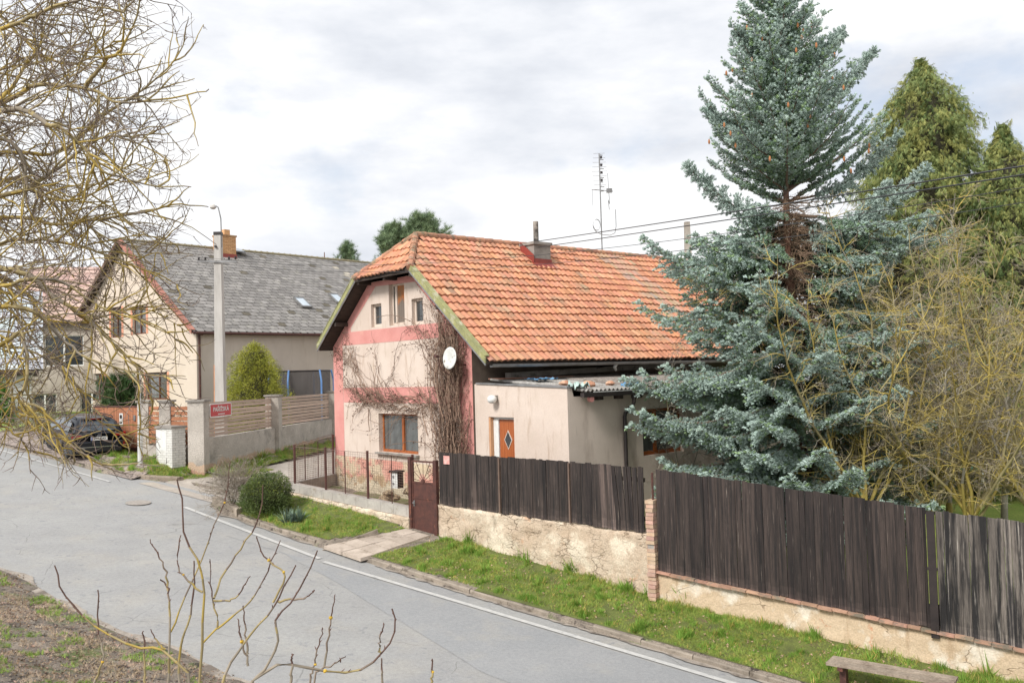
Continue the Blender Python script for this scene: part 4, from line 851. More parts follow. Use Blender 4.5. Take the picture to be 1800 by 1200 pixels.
# return wall
RC = np.array(pA(-6.42, 0, 0)[:2]); HC = np.array(lw(0, W+.02, 0)[:2]); RD = (HC-RC)/np.linalg.norm(HC-RC); RL = np.linalg.norm(HC-RC); RN = np.array([-RD[1], RD[0]])
h = MB(); h.obox(np.array((*(RC+HC)/2, -3.3))-bF, np.array((*RD, 0))*RL/2, np.array((*RN, 0))*.1, Z3*.32); h.build('return_wall', M_concrete, fw_)
mf = empty('wire_mesh_fence', pA(-6.35, -.17, -3.0)); tag(mf, 'rusty wire mesh fence with brown steel posts in front of the gable', 'fence'); bM_ = np.array(pA(-6.35, -.17, -3.0))
M_wire = mat('rusty wire', srgb(120, 92, 80), srgb(92, 74, 66), scale=5, rough=.6)
def post(p, z0, z1, r=.035, name='post'):
    h = MB(); h.tube([(p[0]-bM_[0], p[1]-bM_[1], z0-bM_[2]), (p[0]-bM_[0], p[1]-bM_[1], z1-bM_[2])], r, 8); h.build(name, M_iron, mf)
tpz = lambda s: -1.93-(s+6.35)*.018
for s in (-6.30, -4.85, -3.05, -1.3): post(pA(s, -.17), zblk(s)-.02, tpz(s)+.06)
for s in (-4.0, -2.1): post(pA(s, -.17), zblk(s)-.02, tpz(s)-.01, .013, 'bar')
post(RC+RD*.9, -3.0, -1.93, .013, 'bar'); post(RC+RD*1.6, -3.0, -1.9, .013, 'bar'); post(RC+RD*(RL-.12), -3.0, -1.75)
h = MB()
def meshpanel(Pf, s0, s1, zb_, zt_, st=.075):
    for s in np.arange(s0, s1, st): a = Pf(s, zb_(s)); b = Pf(s, zt_(s)); h.tube([a, b], .0032, 3, cap=False)
    nz_ = 18
    for k in range(nz_+1):
        q = k/nz_; P = [Pf(s, zb_(s)*(1-q)+zt_(s)*q) for s in np.linspace(s0, s1, 5)]; h.tube(P, .0032 if 0 < k < nz_ else .007, 3, cap=False)
fA = lambda s, z: tuple(np.array(pA(s, -.17, z))-bM_); fR = lambda s, z: tuple(np.array((*(RC+RD*s), z))-bM_)
meshpanel(fA, -6.3, -1.3, lambda s: zblk(s)+.04, tpz); meshpanel(fR, .05, RL-.12, lambda s: -2.94, lambda s: -1.93+.08*s)
h.build('mesh', M_wire, mf)
# ---- yard surfaces behind the walls
M_yard = mat('yard earth', srgb(120, 112, 84), srgb(104, 112, 64), scale=2, bump=.03, bscale=20, c3=srgb(130, 118, 98), c3scale=1.5); add_fine(M_yard, 40, .7, 1.2)
def yard(name, pts, zf, m, label):
    h = MB(); h.poly([(x, y, zf(x, y)) for x, y in pts]); return tag(h.build(name, m), label, 'ground', kind='structure')
q = [pA(-6.4, -.25)[:2], pA(-1.3, -.25)[:2], pA(-.2, -.25)[:2], pA(5.6, -.3)[:2], lw(9, -3.4, 0)[:2], lw(-.0, .0, 0)[:2], lw(0, 7.1, 0)[:2]]
yard('yard', q, lambda x, y: -3.42, M_yard, 'trodden earth yard in front of the cottage')
q = [pB(-.2, -.3)[:2], pB(16, -.3)[:2], (30, 22), (36, 48), (12, 48), (4, 26), pA(5.6, -.3)[:2]]
def zgard(x, y): return -3.62-.05*max(0, x-4)-.0*y if y < 30 else -3.7
M_gard = mat('garden lawn', srgb(118, 142, 56), srgb(150, 164, 78), scale=.8, bump=.04, bscale=22, c3=srgb(150, 136, 92), c3scale=1.1, c3pos=(.55, .68)); add_fine(M_gard, 30, .65, 1.25)
yard('garden', [(a, b) for a, b in q], zgard, M_gard, 'back garden lawn behind the tall fence')
# mailbox on a pile of stones inside the fence
mbx = onv(698, 857, GA-NA*.75, DA)[0]; MBX = empty('mailbox', tuple(mbx), math.atan2(DA[1], DA[0])); tag(MBX, 'white mailbox with a dark roof standing on piled stones', 'mailbox')
h = MB(); h.box(-.13, -.1, .0, .13, .1, .42); h.build('box', M_white, MBX)
h = MB(); h.box(-.16, -.14, .422, .16, .14, .46); h.box(.131, -.1, .0, .137, .1, .42); h.build('roof', M_black, MBX)
for z in (.3, .12): h = MB(); h.tube([(-.02, -.101, z), (-.02, -.112, z)], .035, 12); h.build('emblem', M_zinc, MBX)
for k in range(9):
    h = MB(); rock(h, (0, 0, 0), rk.uniform(.12, .2), k+20, .5); o = h.build('stone', M_stone); o.location = (mbx[0]+rk.uniform(-.35, .35), mbx[1]+rk.uniform(-.12, .12), mbx[2]-.12-(k % 3)*.14)
    tag(o, 'rough sandstone in the pile carrying the mailbox', 'stone', 'stones piled under the mailbox')
# ---- path slabs from kerb to gate
M_slab = mat('path slabs', srgb(190, 176, 162), srgb(168, 154, 140), scale=3, bump=.006, bscale=30, tint=True, c3=srgb(146, 132, 118), c3scale=2.5, c3pos=(.56, .68)); add_fine(M_slab, 50, .88, 1.08)
c00, c10, c11, c01 = (np.array(onroad(*q_, .1)) for q_ in ((568, 961), (634, 984), (752, 946), (694, 935)))
c11 = np.array(pA(-.36, .18, -4.0)); c01 = np.array(pA(-1.2, .18, -3.98)); h = MB()
for i in range(2):
    for j in range(5):
        e = .012; P = []
        for (u, v) in ((i/2+e, j/5+e*.5), ((i+1)/2-e, j/5+e*.5), ((i+1)/2-e, (j+1)/5-e*.5), (i/2+e, (j+1)/5-e*.5)):
            p = (c00*(1-u)+c10*u)*(1-v)+(c01*(1-u)+c11*u)*v; P.append((p[0], p[1], max(base_z(*sn(p[0], p[1])), p[2])+.03+rk.uniform(0, .012)))
        t = rk.uniform(.88, 1.1); h.cur = (t, t, t); h.prism(P[::-1], (0, 0, -.08))
tag(h.build('path', M_slab, tint=True), 'worn concrete slab path from the kerb to the iron gate', 'path', kind='structure')
PATH = [sn(*c[:2]) for c in (c00, c10, c11, c01)]
# ---- grass along the street
fenceN = lambda s: 15.62 if s > -8 else 15.62+(-8-s)*.075
V_ = lambda s: kerb_n(s)+.15
pol = [(-14.9, 14.35)]+[(s, V_(s)) for s in np.arange(-14.6, 12, .5)]+[(12, 15.7)]+[(s, fenceN(s)+.05) for s in np.arange(11.5, -14.4, -.5)]
sheet('verge', pol, M_lawn_soil, .008, 'grassy verge soil below the wooden fences', 'verge', res=.25)
nearw = lambda s, n: fenceN(s)-n
grass('grass', [p for p in pol if p[0] < 3], 2300, 'green grass on the long verge below the wooden fences', edge=nearw, seed=1, dry=.1)
pol2 = [(-21.9, 15.0), (-20.4, 14.72), (-17.2, 14.5), (-16.7, 14.5), (PATH[3][0]+.05, PATH[3][1]), (-16.9, 16.2), (-21.6, 16.5), (-22.2, 16.2)]
sheet('lawn_bed', pol2, M_lawn_soil, .008, 'lawn soil between the lane and the slab path', 'verge', res=.2)
grass('grass', pol2, 2200, 'green grass patch with the yucca and the round bush', seed=2)
h = MB(); 
for (a, b) in ((PATH[0], PATH[3]),):
    h.beam((*xy(*a), base_z(*a)+.03), (*xy(a[0]*.35+b[0]*.65, a[1]*.35+b[1]*.65), base_z(*b)+.03), .06, .12)
tag(h.build('path_edging', M_kerb, tint=True), 'thin concrete edging along the left side of the slab path', 'edging', kind='structure')
# ================================================================== STUCCO WALL WITH TIMBER SLATS (neighbour)
M_stucco = mat('grey sprayed stucco', srgb(198, 190, 180), srgb(174, 166, 156), scale=1.4, bump=.02, bscale=35, c3=srgb(150, 144, 136), c3scale=1.6, c3pos=(.55, .7)); add_patch(M_stucco, srgb(196, 170, 146), 2, .52, .62, zgate=(-.1, .4)); add_patch(M_stucco, srgb(190, 150, 128), 3, .70, .76, zgate=(-.2, .5)); add_fine(M_stucco, 30, .75, 1.18)
M_slat = mat('weathered slats', srgb(204, 184, 168), srgb(184, 162, 146), scale=4, stretch=(.6, .6, 6), tint=True, bump=.004, bscale=30); M_slat2 = mat('orange stained slats', srgb(178, 122, 90), srgb(154, 102, 74), scale=4, stretch=(.6, .6, 6), tint=True)
PP = np.array(at(350, 820, 30.0)); az2 = math.radians(7.9); D2 = np.array([math.sin(az2), math.cos(az2)]); N2 = np.array([D2[1], -D2[0]])  # N2 points to the lane
nw = empty('stucco_wall', (PP[0], PP[1], PP[2])); tag(nw, 'grey stucco garden wall with weathered timber slats along the side lane', 'wall')
def pillar(par, c, z0, z1, w_=.27, mm=M_stucco):
    h = MB(); h.box(c[0]-w_, c[1]-w_, z0, c[0]+w_, c[1]+w_, z1); p = h.build('pillar', mm, par)
    h = MB(); h.box(c[0]-w_-.05, c[1]-w_-.05, z1+.002, c[0]+w_+.05, c[1]+w_+.05, z1+.07); h.build('cap', M_concrete, p)
pillar(nw, (0, 0), -.4, 2.2)
def p2(s, o=0): q = D2*s+N2*o; return np.array((q[0], q[1], 0))
D23 = np.array((*D2, 0)); N23 = np.array((*N2, 0))
pil = [0, 6.3, 13.1]
for a in pil[1:]: c = p2(a); pillar(nw, c[:2], -.4, 2.2+.0*a)
h = MB()
for a, b in zip(pil, pil[1:]): h.obox((p2(a+.27)+p2(b-.27))/2+Z3*.2, D23*(b-a-.54)/2, N23*.17, Z3*.72)
h.build('wall_base', M_stucco, nw)
def slats(par, A, B_, z0, z1, mm, n, seed, N_):
    r = random.Random(seed); d = (B_-A); L_ = np.linalg.norm(d); d = d/L_; h = MB(); hh = (z1-z0)/n
    for k in range(n):
        t = r.uniform(.82, 1.12); h.cur = (t, t*.98, t*.97); z = z0+hh*(k+.5)
        h.obox((A+B_)/2+Z3*(z+r.uniform(-.008, .008)), d*L_/2+Z3*r.uniform(-.02, .02), N_*.012, Z3*hh*.385)
    for q in (.04, .96): h.obox(A+d*L_*q+Z3*(z0+z1)/2-N_*.03, d*.03, N_*.02, Z3*(z1-z0)/2)
    h.build('slats', mm, par, tint=True)
for a, b, sd_ in ((0, 6.3, 1), (6.3, 13.1, 2)): slats(nw, p2(a+.28, .0), p2(b-.28, .0), .95, 2.16, M_slat, 9, sd_, N23)
# front part towards the street
fwl = empty('gate_wall', (PP[0], PP[1], PP[2])); tag(fwl, 'stucco pillars with orange timber slats beside the driveway gate', 'wall')
D4 = np.array([-.8, .6]); D43 = np.array((-.8, .6, 0.0)); N43 = np.array((-.6, -.8, 0.0))
for a in (1.9, 3.3): c = D4*a; pillar(fwl, c, -.4, 2.2, .2)
h = MB()
for a, b in ((.27, 1.7), (2.1, 3.1)): h.obox(D43*(a+b)/2+Z3*.15, D43*(b-a)/2, N43*.12, Z3*.5)
h.build('wall_base', M_stucco, fwl)
for a, b, q in ((.28, 1.69, 5), (2.11, 3.09, 6)): slats(fwl, D43*a, D43*b, .7, 2.05, M_slat2, 8, q, N43)
dg = empty('driveway_gate', (PP[0], PP[1], PP[2])); tag(dg, 'orange brown wooden driveway gate behind the parked car', 'gate')
for a, b in ((3.55, 5.2), (5.24, 6.9)):
    h = MB(); q = a; r_ = random.Random(int(a*10))
    while q < b-.02: t = r_.uniform(.85, 1.12); h.cur = (t, t*.97, t*.95); h.obox(D43*(q+.06)+Z3*1.2, D43*.055, N43*.012, Z3*.82); q += .12
    lf = h.build('leaf', M_slat2, dg, tint=True)
h = MB(); h.obox(D43*5.2+Z3*2.04, D43*1.7, N43*.03, Z3*.03); h.build('beam', M_iron, dg); h = MB(); h.obox(D43*5.2+Z3*.34, D43*1.7, N43*.1, Z3*.2); h.build('beam', M_iron, dg)
h = MB(); h.obox(D43*4.9+Z3*1.55+N43*.02, D43*.12, N43*.004, Z3*.24); sgn = h.build('notice', M_white, dg)
h = MB(); h.tube([D43*4.9+Z3*1.66+N43*.026, D43*4.9+Z3*1.66+N43*.03], .08, 14); h.obox(D43*4.9+Z3*1.44+N43*.027, D43*.07, N43*.003, Z3*.03); h.build('mark', M_black, sgn)
h = MB(); h.obox(D43*3.95+Z3*1.62+N43*.03, D43*.06, N43*.02, Z3*.1); h.build('letter_slot', M_zinc, dg)
# dark garage roof edge behind the gate and hedge
# street name sign
M_red = mat('red enamel', srgb(196, 30, 30), srgb(186, 26, 28), rough=.3, scale=3)
sP, ss = onv(388, 720, PP[:2]+N2*.06, D2); sn_ = empty('street_name_sign', tuple(sP), math.atan2(D2[1], D2[0])); tag(sn_, 'red street name sign with white lettering on the stucco wall', 'sign')
h = MB(); h.prism([(x*.78, -.008, z) for x, z in [(1.07*math.copysign(1, a)*.94+.06*math.cos(t), .24*math.copysign(1, b)*.8+.05*math.sin(t)) for a, b, T in ((1, 1, (0, .8, 1.57)), (-1, 1, (1.57, 2.4, 3.14)), (-1, -1, (3.14, 4, 4.71)), (1, -1, (4.71, 5.5, 6.28))) for t in T]], (0, .012, 0)); h.build('border', M_white, sn_)
h = MB(); h.box(-.78, -.012, -.205, .78, -.0085, .205); h.build('plate', M_red, sn_)
def text(s, size, loc, rot, m, par, name='lettering', ext=.002, width=1.0):
    c = bpy.data.curves.new(name, 'FONT'); c.body = s; c.size = size; c.align_x = 'CENTER'; c.align_y = 'CENTER'; c.extrude = ext; c.materials.append(m)
    c.offset = size*.02
    o = bpy.data.objects.new(name, c); COL.objects.link(o); o.parent = par; o.location = loc; o.rotation_euler = rot; o.scale = (width, 1, 1)
    me = bpy.data.meshes.new_from_object(o); bpy.data.objects.remove(o); me.materials.clear(); me.materials.append(m)
    o = bpy.data.objects.new(name, me); COL.objects.link(o); o.parent = par; o.location = loc; o.rotation_euler = rot; o.scale = (width, 1, 1); return o
text('PAŘÍŽSKÁ', .215, (0, -.016, .025), (PI/2, 0, 0), M_white, sn_, width=1.25); h = MB(); h.box(-.24, -.0145, -.155, .28, -.0122, -.125); h.build('small_line', M_white, sn_)
# ---- electricity cabinet
cb = empty('electricity_cabinet', tuple(at(303, 821, 29.5)), math.atan2(-.6, .8)); tag(cb, 'white brick electricity cabinet with metal doors and a concrete lid', 'cabinet')
M_wbrick = mat('white glazed bricks', srgb(222, 220, 214), srgb(206, 204, 198), scale=6, rough=.6, tint=True); M_grout = mat('grey grout', srgb(150, 146, 138), rough=.9)
h = MB(); h.box(-.93, .0, -.3, -.01, .5, 1.28); h.build('core', M_grout, cb)
h = MB(); rkk = random.Random(9)
for r_ in range(16):
    z = -.02+r_*.082; 
    for side in (0, 1):
        L_ = .94 if side == 0 else .5; x = -(r_ % 2)*.12
        while x < L_:
            a, b = max(0, x), min(L_, x+.235); x += .245
            if b-a < .02: continue
            t = rkk.uniform(.93, 1.05); h.cur = (t, t, t)
            if side == 0:
                if z > .55 and a < .62: 
                    a = max(a, .62)
                    if b-a < .02: continue
                h.box(-.94+a, -.012, z, -.94+b, .01, z+.074)
            else: h.box(-.012, a, z, .010, b, z+.074)
h.build('bricks', M_wbrick, cb, tint=True)
h = MB(); h.box(-.935, -.018, .55, -.63, .0, 1.26); h.build('door', M_white, cb); h = MB(); h.box(-.625, -.018, .55, -.325, .0, 1.26); h.build('door', M_white, cb)
h = MB(); h.box(-.98, -.05, 1.285, .05, .54, 1.36); h.build('lid', M_concrete, cb)
# ---- white steel post by the cabinet
lpz = onroad(247, 827, .14); pst = empty('lamp_post', tuple(lpz)); tag(pst, 'thin white steel post standing in the grass by the cabinet', 'post')
M_galv = mat('galvanised post', srgb(206, 206, 202), srgb(186, 186, 182), rough=.45, scale=3)
h = MB(); h.tube([(0, 0, -.2), (0, 0, 1.18)], .085, 12); h.build('base_sleeve', M_galv, pst, smooth=False); h = MB(); h.tube([(0, 0, 1.18), (0, 0, 3.4)], [.055, .045], 12); h.build('shaft', M_galv, pst)
h = MB(); h.lathe((0, 0, 3.4), [(.045, 0), (.07, .02), (.08, .07), (.06, .12), (.02, .14)], 12); h.build('cap', M_black, pst)
# ---- utility pole with street lamp
upz = at(388, 700, 33.5); UP = empty('utility_pole', (upz[0], upz[1], -2.75)); tag(UP, 'tall square concrete utility pole with a black cable and a small lamp', 'utility pole')
M_pole = mat('pale concrete pole', srgb(196, 192, 186), srgb(172, 168, 162), scale=1.5, stretch=(3, 3, .5), bump=.004, bscale=40)
def taper(mb_, x, y, z0, z1, w0, w1):
    n = len(mb_.v); mb_.v += [(x+sx*w, y+sy*w, z) for z, w in ((z0, w0), (z1, w1)) for sx, sy in ((-1, -1), (1, -1), (1, 1), (-1, 1))]
    for q_ in ((0, 3, 2, 1), (4, 5, 6, 7), (0, 1, 5, 4), (1, 2, 6, 5), (2, 3, 7, 6), (3, 0, 4, 7)): mb_.face(tuple(n+i for i in q_))
h = MB(); taper(h, 0, 0, -.2, 8.35, .19, .125); h.build('shaft', M_pole, UP); h = MB(); taper(h, 0, 0, 8.352, 8.47, .14, .14); h.build('cap', M_black, UP)
h = MB(); h.tube([(-.2, -.05, .3), (-.17, -.05, 3.4)], .06, 8); h.build('conduit', mat('rusty orange conduit', srgb(206, 140, 84), srgb(180, 110, 64), scale=6), UP); h = MB(); h.tube([(-.17, -.03, 3.3), (-.14, -.03, 7.4)], .03, 8); h.build('cable', M_black, UP)
h = MB(); h.beam((-.75, -.16, 7.35), (.75, -.16, 7.3), .06, .08); h.beam((-.9, -.16, 7.12), (-.2, -.16, 7.14), .02, .02); h.beam((.2, -.16, 7.12), (1.0, -.16, 7.08), .02, .02); h.build('crossarm', M_zinc, UP)
for x in (-.7, -.45, .45, .7):
    h = MB(); h.lathe((x, -.16, 7.38), [(.02, 0), (.05, .03), (.03, .06), (.05, .09), (.02, .13)], 8); h.build('insulator', M_black, UP)
h = MB(); h.tube([(.13, 0, 7.9), (.11, 0, 9.0), (.02, 0, 9.42), (-.06, 0, 9.48)], .025, 8); lmp = h.build('lamp_arm', M_zinc, UP)
h = MB(); h.lathe((-.18, 0, 9.36), [(.05, 0), (.12, .05), (.12, .12), (.07, .18), (.02, .2)], 12); h.build('lamp', mat('lamp glass', srgb(200, 196, 190), rough=.3), lmp)
h = MB(); h.tube([(-.05, -.13, 7.9), (-.05, -.2, 7.9)], .05, 8); h.build('bracket', M_black, UP)
# concrete pole behind the cottage
h = MB(); pz = at(1210, 465, 40); taper(h, 0, 0, -6, 0, .17, .15); taper(h, 0, 0, 0.002, 1.95, .148, .12); o = h.build('concrete_pole', mat('stained concrete pole', srgb(176, 168, 158), srgb(150, 142, 132), scale=2, c3=srgb(120, 108, 96), c3scale=1.2)); o.location = tuple(pz); tag(o, 'bare grey concrete pole rising behind the right end of the cottage roof', 'pole')
# ---- overhead wires
M_cab = mat('black overhead cable', srgb(58, 58, 60), srgb(70, 70, 72), rough=.5)
def wire(a, b, sag, r, label):
    h = MB(); a = np.array(a); b = np.array(b); P = []
    for k in range(33): t = k/32; p = a*(1-t)+b*t; p[2] -= sag*4*t*(1-t); P.append(p)
    h.tube(P, r, 4, cap=False); o = h.build('overhead_wire', M_cab); return tag(o, label, 'wire', 'overhead wires across the street')
u0 = np.array((upz[0], upz[1], -2.75))
wire(at(640, 463, 48), at(1960, 266, 11.5), .12, .013, 'thickest topmost overhead cable rising from behind the orange roof towards the spruce')
wire(at(640, 472, 47.6), at(1960, 282, 11.5), .12, .012, 'second thick cable just under the topmost overhead cable')
wire(u0+np.array((-.45, -.16, 7.5)), at(1960, 302, 11.5), .70, .006, 'thin overhead wire under both thick cables')
wire(u0+np.array((-.70, -.16, 7.4)), at(1960, 330, 11.5), .75, .006, 'lowest thin overhead wire crossing the orange roof')
# manhole
mh = onroad(243, 883, .048); h = MB(); h.lathe((0, 0, 0), [(.34, 0), (.34, .006), (.28, .007)], 28); o = h.build('manhole_cover', mat('worn iron cover', srgb(168, 160, 150), srgb(140, 132, 124), scale=12, rough=.6, bump=.004, bscale=60)); o.location = tuple(mh); o.rotation_euler = (math.atan(-.092*-.6), math.atan(.092*.8), 0); tag(o, 'round iron manhole cover in the asphalt', 'manhole cover')
# ---- bench
M_bench = mat('grey bench planks', srgb(158, 144, 128), srgb(126, 112, 98), scale=4, stretch=(1, 1, 1), bump=.004, bscale=30, tint=True); add_fine(M_bench, 30, .75, 1.2)
bn0 = xy(-3.55, 14.25); b0 = onv(1462, 1160, bn0, (.8, -.6))[0]; b1 = onv(1676, 1197, bn0, (.8, -.6))[0]
bgz = ground_at(b0[0], b0[1]); bench = empty('bench', (b0[0], b0[1], bgz)); tag(bench, 'simple weathered plank bench without a back on the verge', 'bench')
d = b1-b0; L_ = np.linalg.norm(d); d = d/L_; nn_ = np.array((.6, .8, 0)); h0 = b0[2]-bgz
for k, q in enumerate((-.11, .10)):
    h = MB(); h.cur = (1+.15*k,)*3; h.obox(d*L_/2+Z3*h0+nn_*q, d*(L_/2+.03), nn_*.09, Z3*.022); h.build('seat_plank', M_bench, bench, tint=True)
for q in (.18, L_-.18):
    h = MB(); c = d*q; zb_ = -.15-q*.07; zt_ = c[2]+h0-.025; h.obox((c[0], c[1], (zb_+zt_)/2), d*.05, nn_*.06, Z3*(zt_-zb_)/2); h.obox((c[0], c[1], zt_-.03), d*.04, nn_*.19, Z3*.03); h.build('leg', M_iron, bench)
# ================================================================== NEIGHBOUR HOUSE (grey roof)
CH = at(346, 650, 41.2)[:2]; azr = math.radians(42); uu = np.array([math.sin(azr), math.cos(azr)]); AZ2 = math.atan2(uu[1], uu[0]); GZ2 = -3.0
nh = empty('grey_roofed_house', (CH[0], CH[1], GZ2), AZ2); tag(nh, 'cream house with a large grey shingle roof and red verge tiles', 'house')
WW = 14.8; YC2 = 7.3; RZ2 = 7.59-GZ2; EZ = 2.33-GZ2; SL2 = (RZ2-EZ)/(YC2+.4); LL = 18.0
rz2 = lambda y, o=0: RZ2-o-abs(y-YC2)*SL2
M_cream3 = mat('peach cream plaster', srgb(214, 200, 184), srgb(204, 188, 172), scale=.6, bump=.004, bscale=60, c3=srgb(210, 188, 166), c3scale=.8, c3pos=(.56, .75)); add_fine(M_cream3, 50, .95, 1.04)
M_cream4 = mat('pale side plaster', srgb(214, 202, 188), srgb(202, 190, 176), scale=.8, bump=.004, bscale=60, c3=srgb(190, 176, 160), c3scale=1.2, c3stretch=(2, 2, .4), c3pos=(.56, .75)); add_fine(M_cream4, 50, .95, 1.05)
def nv(px, py): P, s = onv(px, py, CH, np.array([-uu[1], uu[0]])); return s, P[2]-GZ2
holes = []
wins = [((157, 657), (184, 703)), ((256, 655), (294, 702)), ((195, 541), (214, 592)), ((233, 541), (257, 586))]
for a, b in wins:
    y1, z1 = nv(*a); y0, z0 = nv(*b); holes.append((y0, y1, z0, z1))
g = MB(); wallcells(g, (0, 0, 0), (0, 1, 0), (-1, 0, 0), 0, WW, -.8, [(0, rz2(0, .12)), (YC2, rz2(YC2, .12)), (WW, rz2(WW, .12))], holes, .18)
g.build('wall', M_cream3, nh)
g = MB(); wallcells(g, (0, 0, 0), (1, 0, 0), (0, -1, 0), 0, LL, -.8, [(0, rz2(0, .12)), (LL, rz2(0, .12))], [], .15); g.quad((LL, 0, -.8), (LL, WW, -.8), (LL, WW, rz2(WW, .12)), (LL, 0, rz2(0, .12))); g.poly([(LL, 0, rz2(0, .12)), (LL, WW, rz2(WW, .12)), (LL, YC2, rz2(YC2, .12))]); g.build('side_wall', M_cream4, nh)
M_peach = mat('peach window surround', srgb(220, 158, 130), srgb(206, 144, 118), scale=3)
M_brown = mat('dark brown window frame', srgb(110, 66, 46), srgb(92, 54, 38), scale=5, rough=.5)
for k, hq in enumerate(holes):
    window(nh, (0, 0, 0), (0, 1, 0), (-1, 0, 0), hq, .15, .06, [.42] if k < 2 else [.5], M_brown, M_glass, curtain=M_curtain)
    g = MB(); a, b, c, d_ = hq
    g.box(-.012, b+.002, c-.0, -.001, b+.22, d_); g.build('surround', M_peach, nh); g = MB(); g.box(-.012, a-.22, c, -.001, a-.002, d_); g.build('surround', M_peach, nh)
# shingle roof: real overlapping shingles
M_sh = mat('fibre cement shingle', srgb(148, 144, 140), srgb(128, 124, 120), scale=3, bump=.004, bscale=40, c3=srgb(158, 154, 146), c3scale=2, c3pos=(.55, .7), tint=True); add_patch(M_sh, srgb(118, 114, 78), 2.6, .66, .72); add_patch(M_sh, srgb(84, 72, 58), 6, .68, .72); add_fine(M_sh, 25, .8, 1.15)
cs2 = math.sqrt(1+SL2*SL2); r2 = random.Random(12); g = MB()
def shing(sgn, rows_):
    D = np.array((0, -sgn/cs2, -SL2/cs2)); Nn = np.array((0, -sgn*SL2/cs2, 1/cs2)); O = np.array((0, YC2, RZ2)); ex_ = .33; wd = .44
    for j in range(rows_):
        k0 = -1
        for k in range(k0, int((LL+.8)/wd)+1):
            x0 = -.38+k*wd+(j % 2)*.22; x1 = min(x0+wd-.018, LL+.3); x0 = max(x0, -.38)
            if x1-x0 < .05: continue
            t = r2.uniform(.76, 1.16); g.cur = (t, t, t); q = r2.random()
            if q < .05: g.cur = (.5*t, .46*t, .36*t)
            xx = (x0+x1)/2; 
            if sgn == 1 and abs(xx-(12.6+j*.10)) < .24 and 2 < j < 20 and r2.random() < .8: g.cur = (1.75*t, 1.66*t, 1.45*t)
            ch_ = .07; l = r2.uniform(0, .006)
            a = O+D*(j*ex_-.05)+Nn*.0; b = O+D*((j+1)*ex_)+Nn*(.018+l); X = np.array((1, 0, 0))
            n0 = len(g.v); P = [a+X*x0, a+X*x1, b+X*x1-D*ch_, b+X*(x1-ch_), b+X*(x0+ch_), b+X*x0-D*ch_]
            g.v += [tuple(p) for p in P]+[tuple(p-Nn*.012) for p in P[2:]]
            g.face(tuple(range(n0, n0+6)))
            for i in range(3): g.face((n0+2+i, n0+3+i, n0+7+i, n0+6+i))
nr = int((YC2+.55)*cs2/.33)
shing(1, nr); shing(-1, nr); rf2 = g.build('roof', M_sh, nh, tint=True)
g = MB(); ya2 = YC2-nr*.33/cs2+.03
for sg_ in (1, -1):
    ye_ = YC2-sg_*(YC2-ya2); g.prism([(-.36, YC2, RZ2-.02), (LL+.28, YC2, RZ2-.02), (LL+.28, ye_, rz2(ye_, .02)), (-.36, ye_, rz2(ye_, .02))], (0, 0, -.09))
g.build('roof_deck', M_dark, rf2)
M_redv = mat('red verge tile', srgb(176, 122, 106), srgb(156, 106, 92), scale=5, tint=True); g = MB(); 
for sg_ in (1, -1):
    n_ = 22
    for k in range(n_):
        y0 = YC2-sg_*(YC2-ya2)*k/n_; y1 = YC2-sg_*(YC2-ya2)*(k+1.05)/n_; t = r2.uniform(.8, 1.1); g.cur = (t, t, t) if sg_ == 1 else (.5*t, .7*t, .7*t)
        g.prism([(-.44, y0, rz2(y0, -.03)), (-.44, y1, rz2(y1, -.055)), (-.44, y1, rz2(y1, .13)), (-.44, y0, rz2(y0, .15))], (.05, 0, 0)); g.prism([(-.44, y0, rz2(y0, -.035)), (-.44, y1, rz2(y1, -.06)), (-.2, y1, rz2(y1, -.06)), (-.2, y0, rz2(y0, -.035))], (0, 0, .02))
g.build('verge_tile', M_redv, rf2, tint=True)
g = MB(); g.tube([(-.3, YC2, RZ2+.01), (LL+.3, YC2, RZ2+.01)], .09, 8)
x = -.3
while x < LL: g.tube([(x, YC2, RZ2+.01), (x+.06, YC2, RZ2+.015)], .11, 8); x += .4
g.build('ridge_tile', M_sh if False else mat('mossy ridge', srgb(150, 140, 112), srgb(128, 118, 92), scale=5), rf2)
g = MB(); ye_ = ya2-.06; g.tube([(-.35, ye_, rz2(ye_, .05)), (LL, ye_, rz2(ye_, .05))], .06, 8); g.tube([(.12, -.06, rz2(0, .3)), (.12, -.07, .2)], .05, 8); g.tube([(.12, ye_, rz2(ye_, .1)), (.12, -.06, rz2(0, .35))], .05, 8); g.build('gutter', M_iron, nh)
